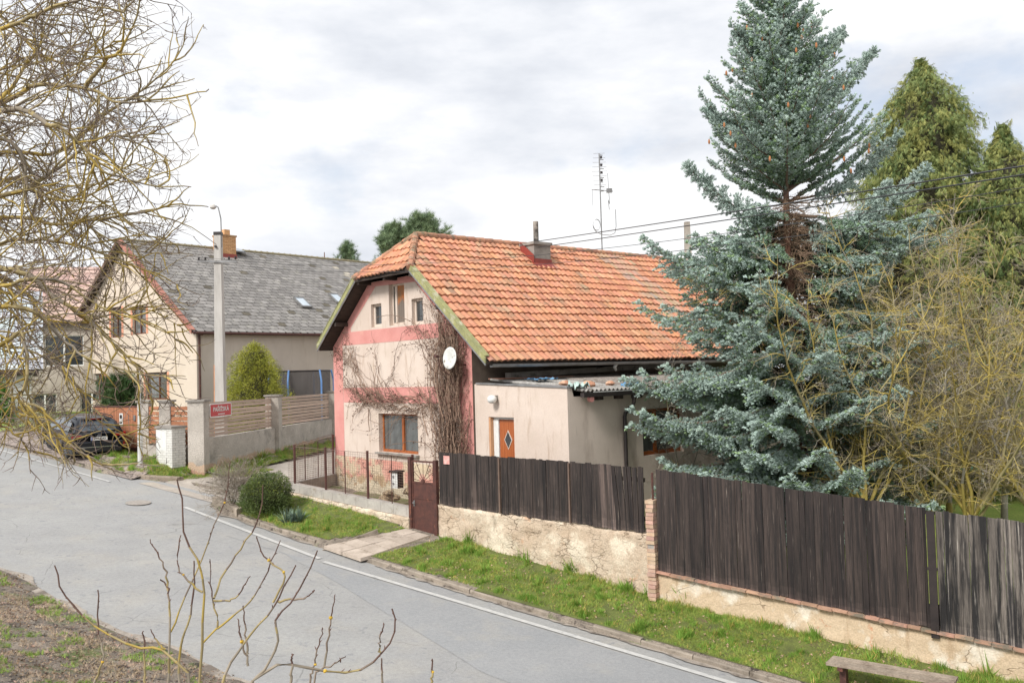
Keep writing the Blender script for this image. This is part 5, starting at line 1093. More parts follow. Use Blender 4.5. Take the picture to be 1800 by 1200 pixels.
# chimney
M_ybrick = mat('yellow brick', srgb(212, 168, 122), srgb(194, 146, 102), scale=4, tint=True)
def onroof(px, py, lift=0):
    """point of the near roof slope seen at a pixel, house local"""
    d_ = ray(px, py); R_ = np.array(((math.cos(AZ2), math.sin(AZ2), 0), (-math.sin(AZ2), math.cos(AZ2), 0), (0, 0, 1))); o_ = R_@(-np.array((CH[0], CH[1], GZ2))); dl = R_@d_
    t = (RZ2-YC2*SL2-o_[2]+SL2*o_[1]+lift)/(dl[2]-SL2*dl[1]); return o_+dl*t
cc = onroof(401, 452); x0, y0, z0 = cc; g = MB(); hz_ = RZ2+.62
for r_ in range(int((hz_-z0)/.085)+5):
    z = z0-.3+r_*.085; 
    if z > hz_: break
    for (ax0, ay0, ax1, ay1) in ((x0-.5, y0-.02, x0+.5, y0), (x0-.52, y0, x0-.5, y0+.7)):
        L_ = (ax1-ax0)+(ay1-ay0); q = -(r_ % 2)*.13
        horiz = ax1-ax0 > .1; Lr = ax1-ax0 if horiz else ay1-ay0
        while q < Lr:
            a, b = max(0, q), min(Lr, q+.25); q += .262
            if b-a < .03: continue
            t = r2.uniform(.85, 1.1); g.cur = (t, t, t)
            if horiz: g.box(ax0+a, ay0, z, ax0+b, ay1, z+.073)
            else: g.box(ax0, ay0+a, z, ax1, ay0+b, z+.073)
g.cur = (.75, .8, .85); g.box(x0-.499, y0+.001, z0-.5, x0+.499, y0+.7, hz_); g.cur = (.6, .62, .66); g.box(x0-.55, y0-.05, hz_+.01, x0+.55, y0+.75, hz_+.1); g.cur = (1, 1, 1); g.box(x0-.15, y0+.1, hz_+.1, x0+.2, y0+.45, hz_+.42)
g.build('chimney', M_ybrick, rf2, tint=True)
g = MB(); g.box(x0-.53, y0-.05, z0-.5, x0+.53, y0-.021, z0+.18); g.build('chimney_flashing', M_flash, rf2)
M_skyl = mat('skylight glass', srgb(196, 206, 214), srgb(176, 188, 198), rough=.1, spec=.8)
def skylight(px, py, w_=.55, h_=.95, lift=.06, pr=None):
    c = onroof(px, py); X = np.array((1, 0, 0)); D = np.array((0, -1/cs2, -SL2/cs2)); Nn = np.array((0, -SL2/cs2, 1/cs2)); h = MB(); c = c+Nn*.04
    for (o1, a1_, o2, a2_) in ((0, w_, -h_*.5, .05), (0, w_, h_*.5, .05)): h.obox(c+D*o2+Nn*lift, X*a1_*.58, D*a2_, Nn*.05)
    for q in (-1, 1): h.obox(c+X*q*w_*.54+Nn*lift, X*.04, D*h_*.5, Nn*.05)
    k = h.build('skylight', M_zinc, rf2); h = MB(); h.obox(c+Nn*(lift+.0), X*w_*.5, D*h_*.46, Nn*.03); h.build('pane', M_skyl, k)
skylight(531, 534); skylight(592, 527)
c = onroof(418, 447); g = MB(); X = np.array((1, 0, 0)); D = np.array((0, -1/cs2, -SL2/cs2)); up_ = np.array((0, -.35, .94)); Dm = np.array((0, -.94, -.35)); g.obox(c+np.array((0, .1, .25)), X*.38, Dm*.4, up_*.03); k_ = g.build('roof_hatch', M_zinc, rf2); g = MB(); g.obox(c+np.array((0, .1, .29)), X*.33, Dm*.35, up_*.006); g.build('pane', M_skyl, k_)
# ================================================================== second house far left
def quickhouse(name, label, p_px, D_, az, W_, L_, eave, ridge, gz, mw, mr, wins_=(), over=.3, rows=True):
    C = at(p_px, 650, D_)[:2]; a = math.radians(az); u_ = np.array([math.sin(a), math.cos(a)]); o = empty(name, (C[0], C[1], gz), math.atan2(u_[1], u_[0])); tag(o, label, 'house')
    yc = W_/2; sl = (ridge-eave)/yc; rz = lambda y: ridge-abs(y-yc)*sl
    g = MB(); wallcells(g, (0, 0, 0), (0, 1, 0), (-1, 0, 0), 0, W_, -.6, [(0, eave), (yc, ridge-.1), (W_, eave)], [w_[1] for w_ in wins_ if w_[0] == 'g'], .15)
    wallcells(g, (0, 0, 0), (1, 0, 0), (0, -1, 0), 0, L_, -.6, [(0, eave), (L_, eave)], [w_[1] for w_ in wins_ if w_[0] == 's'], .15)
    g.quad((L_, 0, -.6), (L_, W_, -.6), (L_, W_, eave), (L_, 0, eave)); g.quad((0, W_, -.6), (L_, W_, -.6), (L_, W_, eave), (0, W_, eave)); g.build('wall', mw, o)
    for w_ in wins_:
        if w_[0] == 'g': window(o, (0, 0, 0), (0, 1, 0), (-1, 0, 0), w_[1], .12, .05, [.5], M_white, M_glassd)
        else: window(o, (0, 0, 0), (1, 0, 0), (0, -1, 0), w_[1], .12, .05, [.5], M_white, M_glassd)
    g = MB(); r_ = random.Random(4); c_ = math.sqrt(1+sl*sl)
    for sg_ in (1, -1):
        D = np.array((0, -sg_/c_, -sl/c_)); Nn = np.array((0, -sg_*sl/c_, 1/c_)); n_ = int((yc+over)*c_/.34)
        for j in range(n_):
            x = -over
            while x < L_+over: 
                t = r_.uniform(.85, 1.1); g.cur = (t, t*r_.uniform(.95, 1.05), t); A = np.array((x, yc, ridge))+D*(j*.34); Bq = A+D*.36+Nn*.03; X = np.array((.6, 0, 0)); g.quad(A, A+X, Bq+X, Bq); g.quad(Bq, Bq+X, Bq+X-Nn*.04, Bq-Nn*.04); x += .6
    rf = g.build('roof', mr, o, tint=True)
    g = MB()
    for sg_ in (1, -1):
        ye = yc-sg_*(yc+over-.02); g.prism([(-over+.02, yc, ridge-.02), (L_+over-.02, yc, ridge-.02), (L_+over-.02, ye, rz(ye)-.02), (-over+.02, ye, rz(ye)-.02)], (0, 0, -.1))
    g.build('roof_deck', M_dark, rf); return o
M_pinkroof = mat('faded pink roof tiles', srgb(196, 170, 158), srgb(178, 148, 136), scale=2, tint=True, bump=.003)
M_greyw = mat('grey beige plaster', srgb(186, 176, 164), srgb(168, 158, 146), scale=1, bump=.004)
M_whitew = mat('white plaster wall', srgb(224, 222, 218), srgb(208, 206, 202), scale=1, bump=.004)
quickhouse('pink_roofed_house', 'beige house with a faded pink tile roof and a balcony, far left behind the branches', 22, 48, 78, 8, 8, 6.5, 9.9, -2.8, M_greyw, M_pinkroof, [('s', (1, 2.2, 1, 2.4)), ('s', (3.4, 4.6, 1, 2.4)), ('s', (1.6, 3.6, 3.9, 5.6))])
o = quickhouse('white_outbuilding', 'white outbuilding with a pale metal roof at the left edge behind branches', -95, 40, 62, 5, 3.4, 3.7, 7.4, -2.6, M_whitew, mat('pale metal roof', srgb(206, 212, 216), srgb(180, 188, 194), scale=2, tint=True, rough=.4), [('g', (1.5, 2.6, 1, 2.2)), ('s', (1.5, 2.7, 1, 2.2))])
# ---- trampoline behind the slatted wall
tc_ = at(530, 680, 43.0); tr = empty('trampoline', (tc_[0], tc_[1], -3.0)); tag(tr, 'trampoline with a dark safety net and blue padded poles behind the slatted wall', 'trampoline')
M_bluep = mat('blue foam pole', srgb(90, 130, 184), srgb(110, 150, 200), scale=3, rough=.5)
M_net = mat('dark safety net', srgb(70, 66, 66), srgb(92, 88, 86), scale=2, stretch=(4, 4, .3), rough=.9)
NN, LL_, BB = nodes_of(M_net); tb = NN.new('ShaderNodeBsdfTransparent'); ms = NN.new('ShaderNodeMixShader'); ms.inputs[0].default_value = .32; LL_.new(BB.outputs[0], ms.inputs[1]); LL_.new(tb.outputs[0], ms.inputs[2]); LL_.new(ms.outputs[0], NN['Material Output'].inputs['Surface'])
RT = 1.4; zT = tc_[2]
h = MB(); zt_ = (at(530, 652, 43.0)[2]+3.0)
for k in range(6):
    a, b = 2*PI*k/6+.35, 2*PI*(k+1)/6+.35; h.quad((RT*math.cos(a), RT*math.sin(a), .9), (RT*math.cos(b), RT*math.sin(b), .9), (RT*math.cos(b), RT*math.sin(b), zt_), (RT*math.cos(a), RT*math.sin(a), zt_))
h.build('net', M_net, tr)
h = MB(); h.tube([(RT*math.cos(2*PI*k/6+.35), RT*math.sin(2*PI*k/6+.35), zt_) for k in range(7)], .03, 6); h.build('top_rail', M_black, tr)
for k in range(6):
    a = 2*PI*k/6+.35; x, y = RT*1.03*math.cos(a), RT*1.03*math.sin(a); h = MB(); h.tube([(x*1.08, y*1.08, 0), (x*1.08, y*1.08, zt_-.5), (x*1.03, y*1.03, zt_-.15), (x, y, zt_+.03)], .045, 8); h.build('pole', M_bluep, tr)
h = MB(); h.lathe((0, 0, .82), [(RT, 0), (RT+.12, .02), (RT+.12, .07), (RT-.2, .08), (.01, .05)], 24); h.build('mat', M_black, tr)
# ================================================================== CAR
car = empty('parked_car', (0, 0, 0)); tag(car, 'black estate car parked on the apron, seen from its rear left', 'car')
M_paint = mat('black car paint', srgb(24, 27, 34), srgb(27, 30, 38), rough=.3, spec=.35, coat=.35); M_cglass = mat('tinted car glass', srgb(60, 68, 76), srgb(80, 90, 98), rough=.08, spec=.6, coat=.2, scale=1)
M_tyre = mat('tyre rubber', srgb(38, 38, 38), srgb(48, 48, 48), rough=.85, scale=8); M_rim = mat('alloy rim', srgb(150, 152, 156), srgb(120, 122, 126), rough=.3, metal=.8); M_tail = mat('red tail lamp', srgb(170, 22, 26), srgb(140, 14, 18), rough=.15, coat=1); M_chrome = mat('chrome', srgb(200, 200, 204), rough=.15, metal=.9); M_plastic = mat('black plastic', srgb(26, 26, 28), srgb(34, 34, 36), rough=.6)
# local: +x forward, y to the car's left, z up; rear bumper at x=0
CL, CWd = 4.48, .89
stx = [0, .04, .12, .3, .6, .95, 1.4, 1.9, 2.4, 2.8, 3.1, 3.45, 3.8, 4.1, 4.32, 4.44, 4.48]
def lerp(x, P):
    for (a, va), (b, vb) in zip(P, P[1:]):
        if x <= b: return va+(vb-va)*(x-a)/(b-a+1e-9)
    return P[-1][1]
belt = lambda x: lerp(x, [(0, .92), (.12, 1.0), (1.4, .98), (2.8, .93), (3.3, .90), (4.1, .80), (4.48, .62)])
wid = lambda x: lerp(x, [(0, .80), (.12, .86), (.5, .885), (2.5, .89), (3.6, .885), (4.1, .83), (4.4, .70), (4.48, .6)])
botz = lambda x: lerp(x, [(0, .34), (.2, .22), (.6, .19), (4, .19), (4.48, .28)])
V = []; Fq = []; rowsz = 9; RW = .335; wx = (.88, 3.58)
for x in stx + []: pass
stx = sorted(set(stx+[wx[k]+q for k in (0, 1) for q in (-.40, -.37, -.30, -.2, -.1, 0, .1, .2, .30, .37, .40)]))
for x in stx:
    w_ = wid(x); zb_ = botz(x); zt_ = belt(x)
    arch = 0
    for c_ in wx:
        if abs(x-c_) < .385: arch = max(arch, math.sqrt(.385**2-(x-c_)**2)+.33)
    zl = max(zb_, arch)
    prof = [(0, zb_ if arch == 0 else max(zb_, min(arch, zt_-.2))), (w_*.78, zl), (w_*.97, zl+.0), (w_*1.0, zl+(zt_-zl)*.3), (w_*1.0, zl+(zt_-zl)*.6), (w_*.965, zt_-.03), (w_*.93, zt_), (w_*.5, zt_+.02), (0, zt_+.03)]
    for y, z in prof: V.append((x, y, z))
    for y, z in prof: V.append((x, -y, z))
k = 9
for i in range(len(stx)-1):
    for j in range(k-1):
        a = i*2*k+j; b = a+2*k; Fq.append((a, b, b+1, a+1)); a += k; b += k; Fq.append((a, a+1, b+1, b))
for i, rev in ((0, 0), (len(stx)-1, 1)):
    for j in range(k-1): a = i*2*k+j; Fq.append((a, a+1, a+k+1, a+k))
body = fastmesh('body', np.array(V), np.array(Fq), M_paint, parent=car, smooth=False)
md = body.modifiers.new('b', 'BEVEL'); md.width = .02; md.segments = 2; md.limit_method = 'ANGLE'; md.angle_limit = math.radians(35)
# greenhouse
gx = [(.10, .98, .80, 0), (.22, 1.22, .72, 1), (.42, 1.43, .63, 2), (1.2, 1.485, .62, 2), (2.2, 1.48, .61, 2), (2.75, 1.39, .62, 2), (3.35, .93, .74, 0)]
V = []; Fq = []
for x, z, w_, t in gx:
    bw = .84; bz = belt(x)-.01
    V += [(x, bw*min(1, w_+.25), bz), (x, w_+.02, z-.06), (x, w_-.06, z-.01), (x, 0, z+.02), (x, -w_+.06, z-.01), (x, -w_-.02, z-.06), (x, -bw*min(1, w_+.25), bz)]
for i in range(len(gx)-1):
    for j in range(6): a = i*7+j; Fq.append((a, a+7, a+8, a+1))
cabin = fastmesh('cabin', np.array(V), np.array(Fq), M_paint, parent=car, smooth=True)
g = MB(); g.poly([(.12, .62, 1.05), (.12, -.62, 1.05), (.365, -.55, 1.385), (.365, .55, 1.385)]); g.poly([(.10, .62, 1.05), (.085, .0, 1.04), (.10, -.62, 1.05), (.35, -.55, 1.39), (.33, 0, 1.40), (.35, .55, 1.39)])
g.build('rear_window', M_cglass, car)
for sy in (1, -1):
    for name, P in (('side_window', [(.42, 1.05, 1.1), (.55, 1.33, .9), (1.0, 1.39, .8), (1.0, 1.02, 1.1)]), ('side_window', [(1.06, 1.02, 0), (1.06, 1.395, 0), (1.9, 1.40, 0), (1.95, 1.0, 0)]), ('side_window', [(2.02, 1.0, 0), (1.98, 1.40, 0), (2.62, 1.34, 0), (3.05, .99, 0)])):
        g = MB(); g.prism([(x, sy*(.90-(z-.98)*.55+.012), z) for x, z, _ in P], (0, sy*.006, 0)); g.build(name, M_cglass, car)
    g = MB(); g.prism([(-.005, sy*.90, .98), (.32, sy*.905, .98), (.16, sy*.905, .88), (-.015, sy*.9, .84)], (0, -sy*.05, 0)); g.prism([(-.02, sy*.88, .96), (-.02, sy*.54, .92), (-.025, sy*.56, .86), (-.03, sy*.88, .83)], (.06, 0, 0)); g.build('tail_light', M_tail, car)
    g = MB(); g.prism([(-.03, sy*.86, .50), (-.03, sy*.66, .44), (-.03, sy*.68, .52), (-.03, sy*.84, .60)], (.08, 0, 0)); g.prism([(-.0, sy*.80, .48), (.10, sy*.895, .5), (.06, sy*.895, .62), (-.0, sy*.82, .6)], (0, 0, .02)); g.build('reflector', M_tail, car)
    g = MB(); g.obox((2.98, sy*.99, 1.0), (.06, 0, 0), (0, .09, 0), (0, 0, .065)); g.obox((2.98, sy*.9, .97), (.03, 0, 0), (0, .05, 0), (0, 0, .015)); g.build('mirror', M_paint, car)
    for x in (1.25, 2.2): g = MB(); g.obox((x, sy*.902, .86), (.09, 0, 0), (0, .014, 0), (0, 0, .015)); g.build('door_handle', M_chrome, car)
    g = MB(); g.prism([(4.2, sy*.80, .74), (4.46, sy*.62, .66), (4.44, sy*.66, .56), (4.15, sy*.86, .62)], (0, 0, .03)); g.build('headlight', M_chrome, car)
    g = MB(); g.tube([(.5, sy*.60, 1.45), (.6, sy*.60, 1.505), (2.3, sy*.59, 1.50), (2.45, sy*.59, 1.45)], .018, 6); g.build('roof_rail', M_plastic, car)
    g = MB(); g.box(1.3, min(sy*.86, sy*.9), .2, 3.15, max(sy*.86, sy*.9), .27); g.build('sill_trim', M_chrome if False else M_plastic, car)
g = MB(); g.obox((-.02, 0, .58), (.05, 0, 0), (0, .80, 0), (0, 0, .10)); g.build('bumper', M_paint, car).modifiers.new('b', 'BEVEL').width = .03
g = MB(); g.obox((-.03, 0, .40), (.06, 0, 0), (0, .74, 0), (0, 0, .075)); g.build('bumper_insert', M_plastic, car)
g = MB(); g.obox((-.055, 0, .495), (.02, 0, 0), (0, .62, 0), (0, 0, .012)); g.build('bumper_trim', M_chrome, car)
g = MB(); g.obox((-.045, 0, .78), (.02, 0, 0), (0, .27, 0), (0, 0, .06)); pl_ = g.build('licence_plate', M_white, car)
g = MB(); g.obox((-.068, .245, .78), (.001, 0, 0), (0, .022, 0), (0, 0, .058)); g.build('plate_band', mat('plate blue', srgb(40, 70, 160)), pl_)
text('4T7 5143', .10, (-.068, -.015, .78), (PI/2, 0, -PI/2), M_black, pl_, 'plate_lettering', .001)
g = MB(); g.tube([(-.05, .075*math.cos(t), .885+.038*math.sin(t)) for t in np.linspace(0, 2*PI, 17)], .007, 5); g.tube([(-.05, -.05, .885), (-.052, 0, .89), (-.05, .05, .885)], .006, 4); g.build('emblem', M_chrome, car)
g = MB(); g.obox((.35, 0, 1.46), (.08, 0, 0), (0, .5, 0), (0, 0, .012)); g.build('spoiler', M_paint, car); g = MB(); g.obox((.27, 0, 1.447), (.006, 0, 0), (0, .22, 0), (0, 0, .012)); g.build('brake_light', M_tail, car)
g = MB(); g.tube([(.085, .0, 1.05), (.16, .25, 1.14), (.2, .35, 1.2)], .01, 4); g.build('wiper', M_plastic, car)
def wheel(x, sy):
    g = MB(); y0 = sy*.66; y1 = sy*.875; P = []
    n = 24
    for (r, yy) in ((.22, y0), (.30, y0), (.325, y0+sy*.03), (.325, y1-sy*.03), (.30, y1), (.215, y1-sy*.005), (.20, y1-sy*.05)):
        for k in range(n): t = 2*PI*k/n; g.v.append((x+r*math.cos(t), yy, .325+r*math.sin(t)))
    for i in range(6):
        for k in range(n): k2 = (k+1) % n; g.face((i*n+k, (i+1)*n+k, (i+1)*n+k2, i*n+k2))
    ty = g.build('tyre', M_tyre, None, smooth=False); we = bpy.data.objects.new('wheel', None); COL.objects.link(we); we.parent = car; ty.parent = we
    g = MB(); 
    g.tube([(x, y1-sy*.09, .325), (x, y1-sy*.085, .325)], .205, 20)
    for k in range(7):
        t = 2*PI*k/7; c_, s_ = math.cos(t), math.sin(t); g.obox((x+c_*.11, y1-sy*.03, .325+s_*.11), (c_*.095, 0, s_*.095), (-s_*.02, 0, c_*.02), (0, .02, 0))
    g.tube([(x, y1-sy*.06, .325), (x, y1, .325)], .04, 10); g.build('rim', M_rim, we)
for x in wx:
    for sy in (1, -1): wheel(x, sy)
g = MB(); g.box(.3, -.72, .22, 4.1, .72, .35); g.build('underbody', M_plastic, car)
ca = math.radians(41.0); rl = np.array(onroad(118, 809, .1)); fwd = np.array((-math.sin(ca), math.cos(ca), 0)); lf_ = np.array((-math.cos(ca), -math.sin(ca), 0))
# rear left wheel at the surveyed point
base = rl-fwd*.88-lf_*.80
car.rotation_euler = (0, 0, math.atan2(fwd[1], fwd[0])); zr_ = zroad(sn(*rl[:2])[0])+.06
fr = rl+fwd*2.7; zf_ = zroad(sn(*fr[:2])[0])+.08; ptc = math.atan2(zf_-zr_, 2.7)*.6
car.rotation_euler = Euler((0, -ptc, math.atan2(fwd[1], fwd[0])), 'XYZ'); car.location = (base[0], base[1], zr_+.02)
# ================================================================== PLANTS
def tubes_np(name, polys, m, parent=None, sides=3, kind=None):
    """polys: list of (P (k,3), R (k,), C (3,)) ; merged bare-wood surface"""
    groups = {}
    for p in polys: groups.setdefault(len(p[0]), []).append(p)
    VV = []; FF = []; CC = []; off_ = 0
    for k, lst in groups.items():
        P = np.array([p[0] for p in lst]); Rr = np.array([p[1] for p in lst]); C = np.array([p[2] for p in lst]); n = len(lst)
        T = np.empty_like(P); T[:, 1:-1] = P[:, 2:]-P[:, :-2]; T[:, 0] = P[:, 1]-P[:, 0]; T[:, -1] = P[:, -1]-P[:, -2]
        T /= (np.linalg.norm(T, axis=2, keepdims=True)+1e-9)
        ref = np.where(np.abs(T[:, :1, 2:3]) < .8, np.array([[[0, 0, 1.0]]]), np.array([[[1.0, 0, 0]]])); ref = np.broadcast_to(ref, P.shape)
        A = np.cross(ref, T); A /= (np.linalg.norm(A, axis=2, keepdims=True)+1e-9); B = np.cross(T, A)
        ang = 2*PI*np.arange(sides)/sides
        V = P[:, :, None, :]+(A[:, :, None, :]*np.cos(ang)[None, None, :, None]+B[:, :, None, :]*np.sin(ang)[None, None, :, None])*Rr[:, :, None, None]
        VV.append(V.reshape(-1, 3)); idx = np.arange(n*k*sides).reshape(n, k, sides)+off_; off_ += n*k*sides
        a = idx[:, :-1, :]; b = idx[:, 1:, :]; f = np.stack([a, np.roll(a, -1, 2), np.roll(b, -1, 2), b], -1).reshape(-1, 4); FF.append(f)
        if C.ndim == 2: C = np.repeat(C[:, None, :], k-1, 1)
        else: C = C[:, :k-1]
        CC.append(np.repeat(C.reshape(-1, 3), sides, 0))
    o = fastmesh(name, np.concatenate(VV), np.concatenate(FF), m, np.concatenate(CC), parent)
    if kind: o['kind'] = kind
    return o
M_bark = mat('bark and twigs', srgb(188, 180, 170), srgb(168, 160, 150), scale=12, tint=True, rough=.9)
def lichen_cols(P, R, rng, rth=.004, amt=.5):
    """per-segment colours: thick wood grey with yellow lichen, thin wood purple brown"""
    C = np.zeros((len(P)-1, 3))
    for i in range(len(P)-1):
        v = noise.noise(Vector(P[i])*2.3)+.5*noise.noise(Vector(P[i])*9)
        if R[i] > rth and v > .25-amt: c = (.86, .69, .20) if v > .66-amt else (.72, .63, .34)
        elif R[i] > rth: c = (.62, .58, .50)
        else: c = (.50, .43, .375) if v < .45-amt*.6 else (.72, .62, .34)
        C[i] = np.array(c)*(.8+.4*rng.random())
    return C
def wander(p, d, L, n, wig, grav, rng):
    """curved twig polyline"""
    P = [np.array(p, float)]; d = np.array(d, float); d /= np.linalg.norm(d); st = L/(n-1)
    for i in range(n-1):
        d = d+rng.normal(size=3)*wig+np.array((0, 0, grav)); d /= np.linalg.norm(d); P.append(P[-1]+d*st)
    return np.array(P), d
def sidebr(out, P, rng, every, lrange, r0, wig, grav, n=6, tmin=.1, ang=(.5, 1.1), taper=.35, shrink=.5, seg=None):
    """side branches along polyline P; returns them"""
    D = np.diff(P, axis=0); L = np.linalg.norm(D, axis=1); T = np.concatenate([[0], np.cumsum(L)]); tot = T[-1]; res = []
    t = tot*tmin+every*rng.random()
    while t < tot:
        i = min(len(D)-1, int(np.searchsorted(T, t)-1)); i = max(i, 0); q = (t-T[i])/max(L[i], 1e-6); p = P[i]+D[i]*q; d = D[i]/max(L[i], 1e-6)
        s = rng.normal(size=3); s -= d*np.dot(s, d); s /= np.linalg.norm(s); a = rng.uniform(*ang)
        ln = rng.uniform(*lrange)*(1-shrink*t/tot); r = r0*rng.uniform(.75, 1.15)
        Q, _ = wander(p, d*math.cos(a)+s*math.sin(a), ln, n, wig, grav, rng); R = r*(1-(1-taper)*np.linspace(0, 1, n)); res.append((Q, R)); t += every*rng.uniform(.5, 1.5)
    return res
def pxlimb(pts, n=24):
    """limb through surveyed points [(px,py,depth)] -> smooth polyline"""
    A = np.array([at(a, b, c) for a, b, c in pts]); k = len(A); tt = np.linspace(0, k-1, n); out = []
    for t in tt:
        i = min(int(t), k-2); q = t-i; p0 = A[max(i-1, 0)]; p1 = A[i]; p2 = A[i+1]; p3 = A[min(i+2, k-1)]
        out.append(.5*((2*p1)+(-p0+p2)*q+(2*p0-5*p1+4*p2-p3)*q*q+(-p0+3*p1-3*p2+p3)*q**3))
    return np.array(out)
# ---------------- big lichen-covered tree at the left
rng = np.random.default_rng(21)
TR = at(-620, 800, 6.0); tz = ground_at(TR[0], TR[1]); T0 = np.array((TR[0], TR[1], tz))
ltree = empty('lichen_tree', tuple(T0)); tag(ltree, 'large leafless tree with yellow lichen reaching in from the left edge', 'tree')
limbs = [
 [(-620, 420, 6), (-300, 330, 5.9), (0, 180, 5.6), (60, 150, 5.5), (150, 152, 5.4), (205, 176, 5.3), (290, 170, 5.2), (368, 152, 5.1)],
 [(0, 180, 5.6), (40, 122, 5.7), (80, 50, 5.8), (110, -60, 6)],
 [(150, 152, 5.4), (190, 112, 5.3), (225, 85, 5.2), (240, 30, 5.1), (275, -40, 5.0)],
 [(-620, 500, 6), (-250, 260, 5.5), (0, 195, 5.0), (80, 225, 4.9), (110, 240, 4.9), (170, 300, 4.9), (230, 330, 5.0), (340, 345, 5.1)],
 [(-620, 520, 6), (-250, 420, 5.2), (0, 350, 5.2), (80, 308, 5.3), (160, 245, 5.4), (235, 235, 5.5), (300, 232, 5.6)],
 [(-620, 560, 6), (-200, 440, 6.3), (0, 385, 6.3), (100, 390, 6.2), (230, 372, 6.0), (310, 350, 6.0), (372, 355, 6.0)],
 [(-620, 580, 6), (-200, 470, 5.2), (0, 462, 5.0), (70, 500, 5.0), (130, 545, 5.0), (180, 590, 5.0), (225, 640, 5.0), (240, 700, 5.0)],
 [(-200, 470, 5.2), (0, 430, 5.6), (100, 425, 5.6), (200, 455, 5.6), (290, 490, 5.7), (360, 520, 5.7)],
 [(-620, 600, 6), (-200, 520, 5.0), (0, 508, 4.8), (60, 505, 4.8), (130, 508, 4.9), (215, 560, 5.0), (300, 600, 5.0), (345, 640, 5.1)],
 [(-620, 620, 6), (-200, 560, 4.7), (0, 540, 4.6), (60, 545, 4.6), (110, 590, 4.7), (160, 622, 4.7), (250, 645, 4.8), (320, 660, 4.8)],
 [(-620, 640, 6), (-200, 640, 4.8), (0, 600, 4.7), (50, 575, 4.7), (62, 640, 4.6), (48, 688, 4.6), (90, 700, 4.6), (105, 735, 4.6), (140, 768, 4.6), (185, 798, 4.6)],
 [(-200, 640, 4.8), (-60, 720, 4.7), (0, 750, 4.6), (28, 768, 4.6), (30, 792, 4.6), (50, 830, 4.6)],
 [(-200, 640, 4.8), (0, 682, 5.0), (60, 700, 5.0), (100, 735, 5.0), (130, 790, 5.1)],
 [(-620, 540, 6), (-200, 330, 6.4), (0, 275, 6.4), (100, 268, 6.3), (190, 200, 6.2), (290, 130, 6.2), (335, 70, 6.2)],
 [(-620, 400, 6), (-300, 150, 5.8), (0, 60, 5.6), (100, 20, 5.5), (200, -10, 5.5), (290, -30, 5.5)],
 [(-620, 400, 6), (-300, 50, 6.4), (-100, -40, 6.2), (0, 30, 6.1), (60, 90, 6.0), (130, 110, 5.9), (210, 60, 5.8)],
 [(-200, 440, 6.3), (0, 320, 6.6), (90, 330, 6.6), (170, 400, 6.6), (250, 430, 6.6), (350, 440, 6.5)],
 [(-300, 330, 5.9), (-100, 160, 6.2), (0, 120, 6.4), (90, 100, 6.5), (150, 50, 6.6), (180, -20, 6.6)],
 [(-200, 560, 4.7), (0, 600, 5.4), (80, 620, 5.4), (150, 680, 5.4), (190, 740, 5.4), (270, 745, 5.4)],
 [(-300, 500, 5.4), (-100, 560, 5.0), (0, 590, 4.9), (40, 660, 4.9), (30, 720, 4.9), (90, 760, 4.9)],
 [(-300, 500, 5.4), (-100, 500, 5.2), (0, 520, 5.1), (60, 600, 5.1), (120, 640, 5.1), (150, 700, 5.1)],
 [(-200, 470, 5.2), (0, 480, 5.9), (90, 560, 5.9), (170, 560, 5.9), (260, 540, 5.9), (340, 580, 5.9)],
 [(-200, 640, 4.8), (0, 650, 5.7), (40, 740, 5.7), (120, 780, 5.7), (140, 830, 5.7)],
 [(-250, 260, 5.5), (0, 240, 5.2), (60, 330, 5.2), (140, 350, 5.2), (220, 300, 5.2), (290, 290, 5.3)],
]
def toofar(p):
    qx = 900+F*p[0]/p[1]; qy = 655-F*p[2]/p[1]; lim = 362+45*noise.noise(Vector((qy/70, 1, 1)))+rng.normal()*18
    return qx > lim or qy > 840+rng.normal()*15 or (qx > 240 and rng.random() < (qx-240)/330)
br = []; tw = []; finest = []
for li, lm in enumerate(limbs):
    P = pxlimb(lm, 36); P += np.cumsum(rng.normal(size=P.shape)*.006, axis=0); low = max(p_[1] for p_ in lm) > 630 and li not in (6, 7); lf_ = .55 if low else 1.0; r0 = (.025 if lm[0][0] < -500 else .016)*(.7 if low else 1); R_ = r0*(1-.88*np.linspace(0, 1, len(P))**.8)
    br.append((P-T0, R_, lichen_cols(P, R_, rng, .004, .55)))
    L1 = sidebr(None, P, rng, .045 if not low else .062, (.28*lf_, .85*lf_), .0064, .13, -.015, n=9, tmin=.22, shrink=.35)
    for Q, Rq in L1:
        if Q[0][0]/Q[0][1] < -.85 or toofar(Q[-1]): continue
        br.append((Q-T0, Rq, lichen_cols(Q, Rq, rng, .0030, .45 if li in (0, 1, 2, 13, 14, 15, 17) else .75)))
        L2 = sidebr(None, Q, rng, .08, (.10, .36), .0034, .16, .03, n=6, tmin=.12, shrink=.4)
        for Q2, R2 in L2:
            if toofar(Q2[-1]): continue
            tw.append((Q2-T0, R2, lichen_cols(Q2, R2, rng, .0041, .30)))
            if rng.random() < .75:
                for Q3, R3 in sidebr(None, Q2, rng, .09, (.03, .11), .0026, .12, .07, n=4, tmin=.2, shrink=.2): finest.append((Q3-T0, R3, np.tile(np.array((.46, .37, .36))*(.8+.4*rng.random()), (3, 1))))
trunkP = np.array([(T0[0], T0[1], tz-.3), (T0[0]+.05, T0[1], tz+1), (T0[0]-.05, T0[1]+.05, -1.0), (T0[0], T0[1], at(-620, 560, 6)[2]), (T0[0]+.1, T0[1], at(-620, 400, 6)[2]), (T0[0]+.1, T0[1]+.1, 3.4)])
tubes_np('trunk', [(trunkP-T0, np.array((.22, .18, .16, .13, .09, .03)), lichen_cols(trunkP, np.ones(6), rng))], M_bark, ltree, 12)
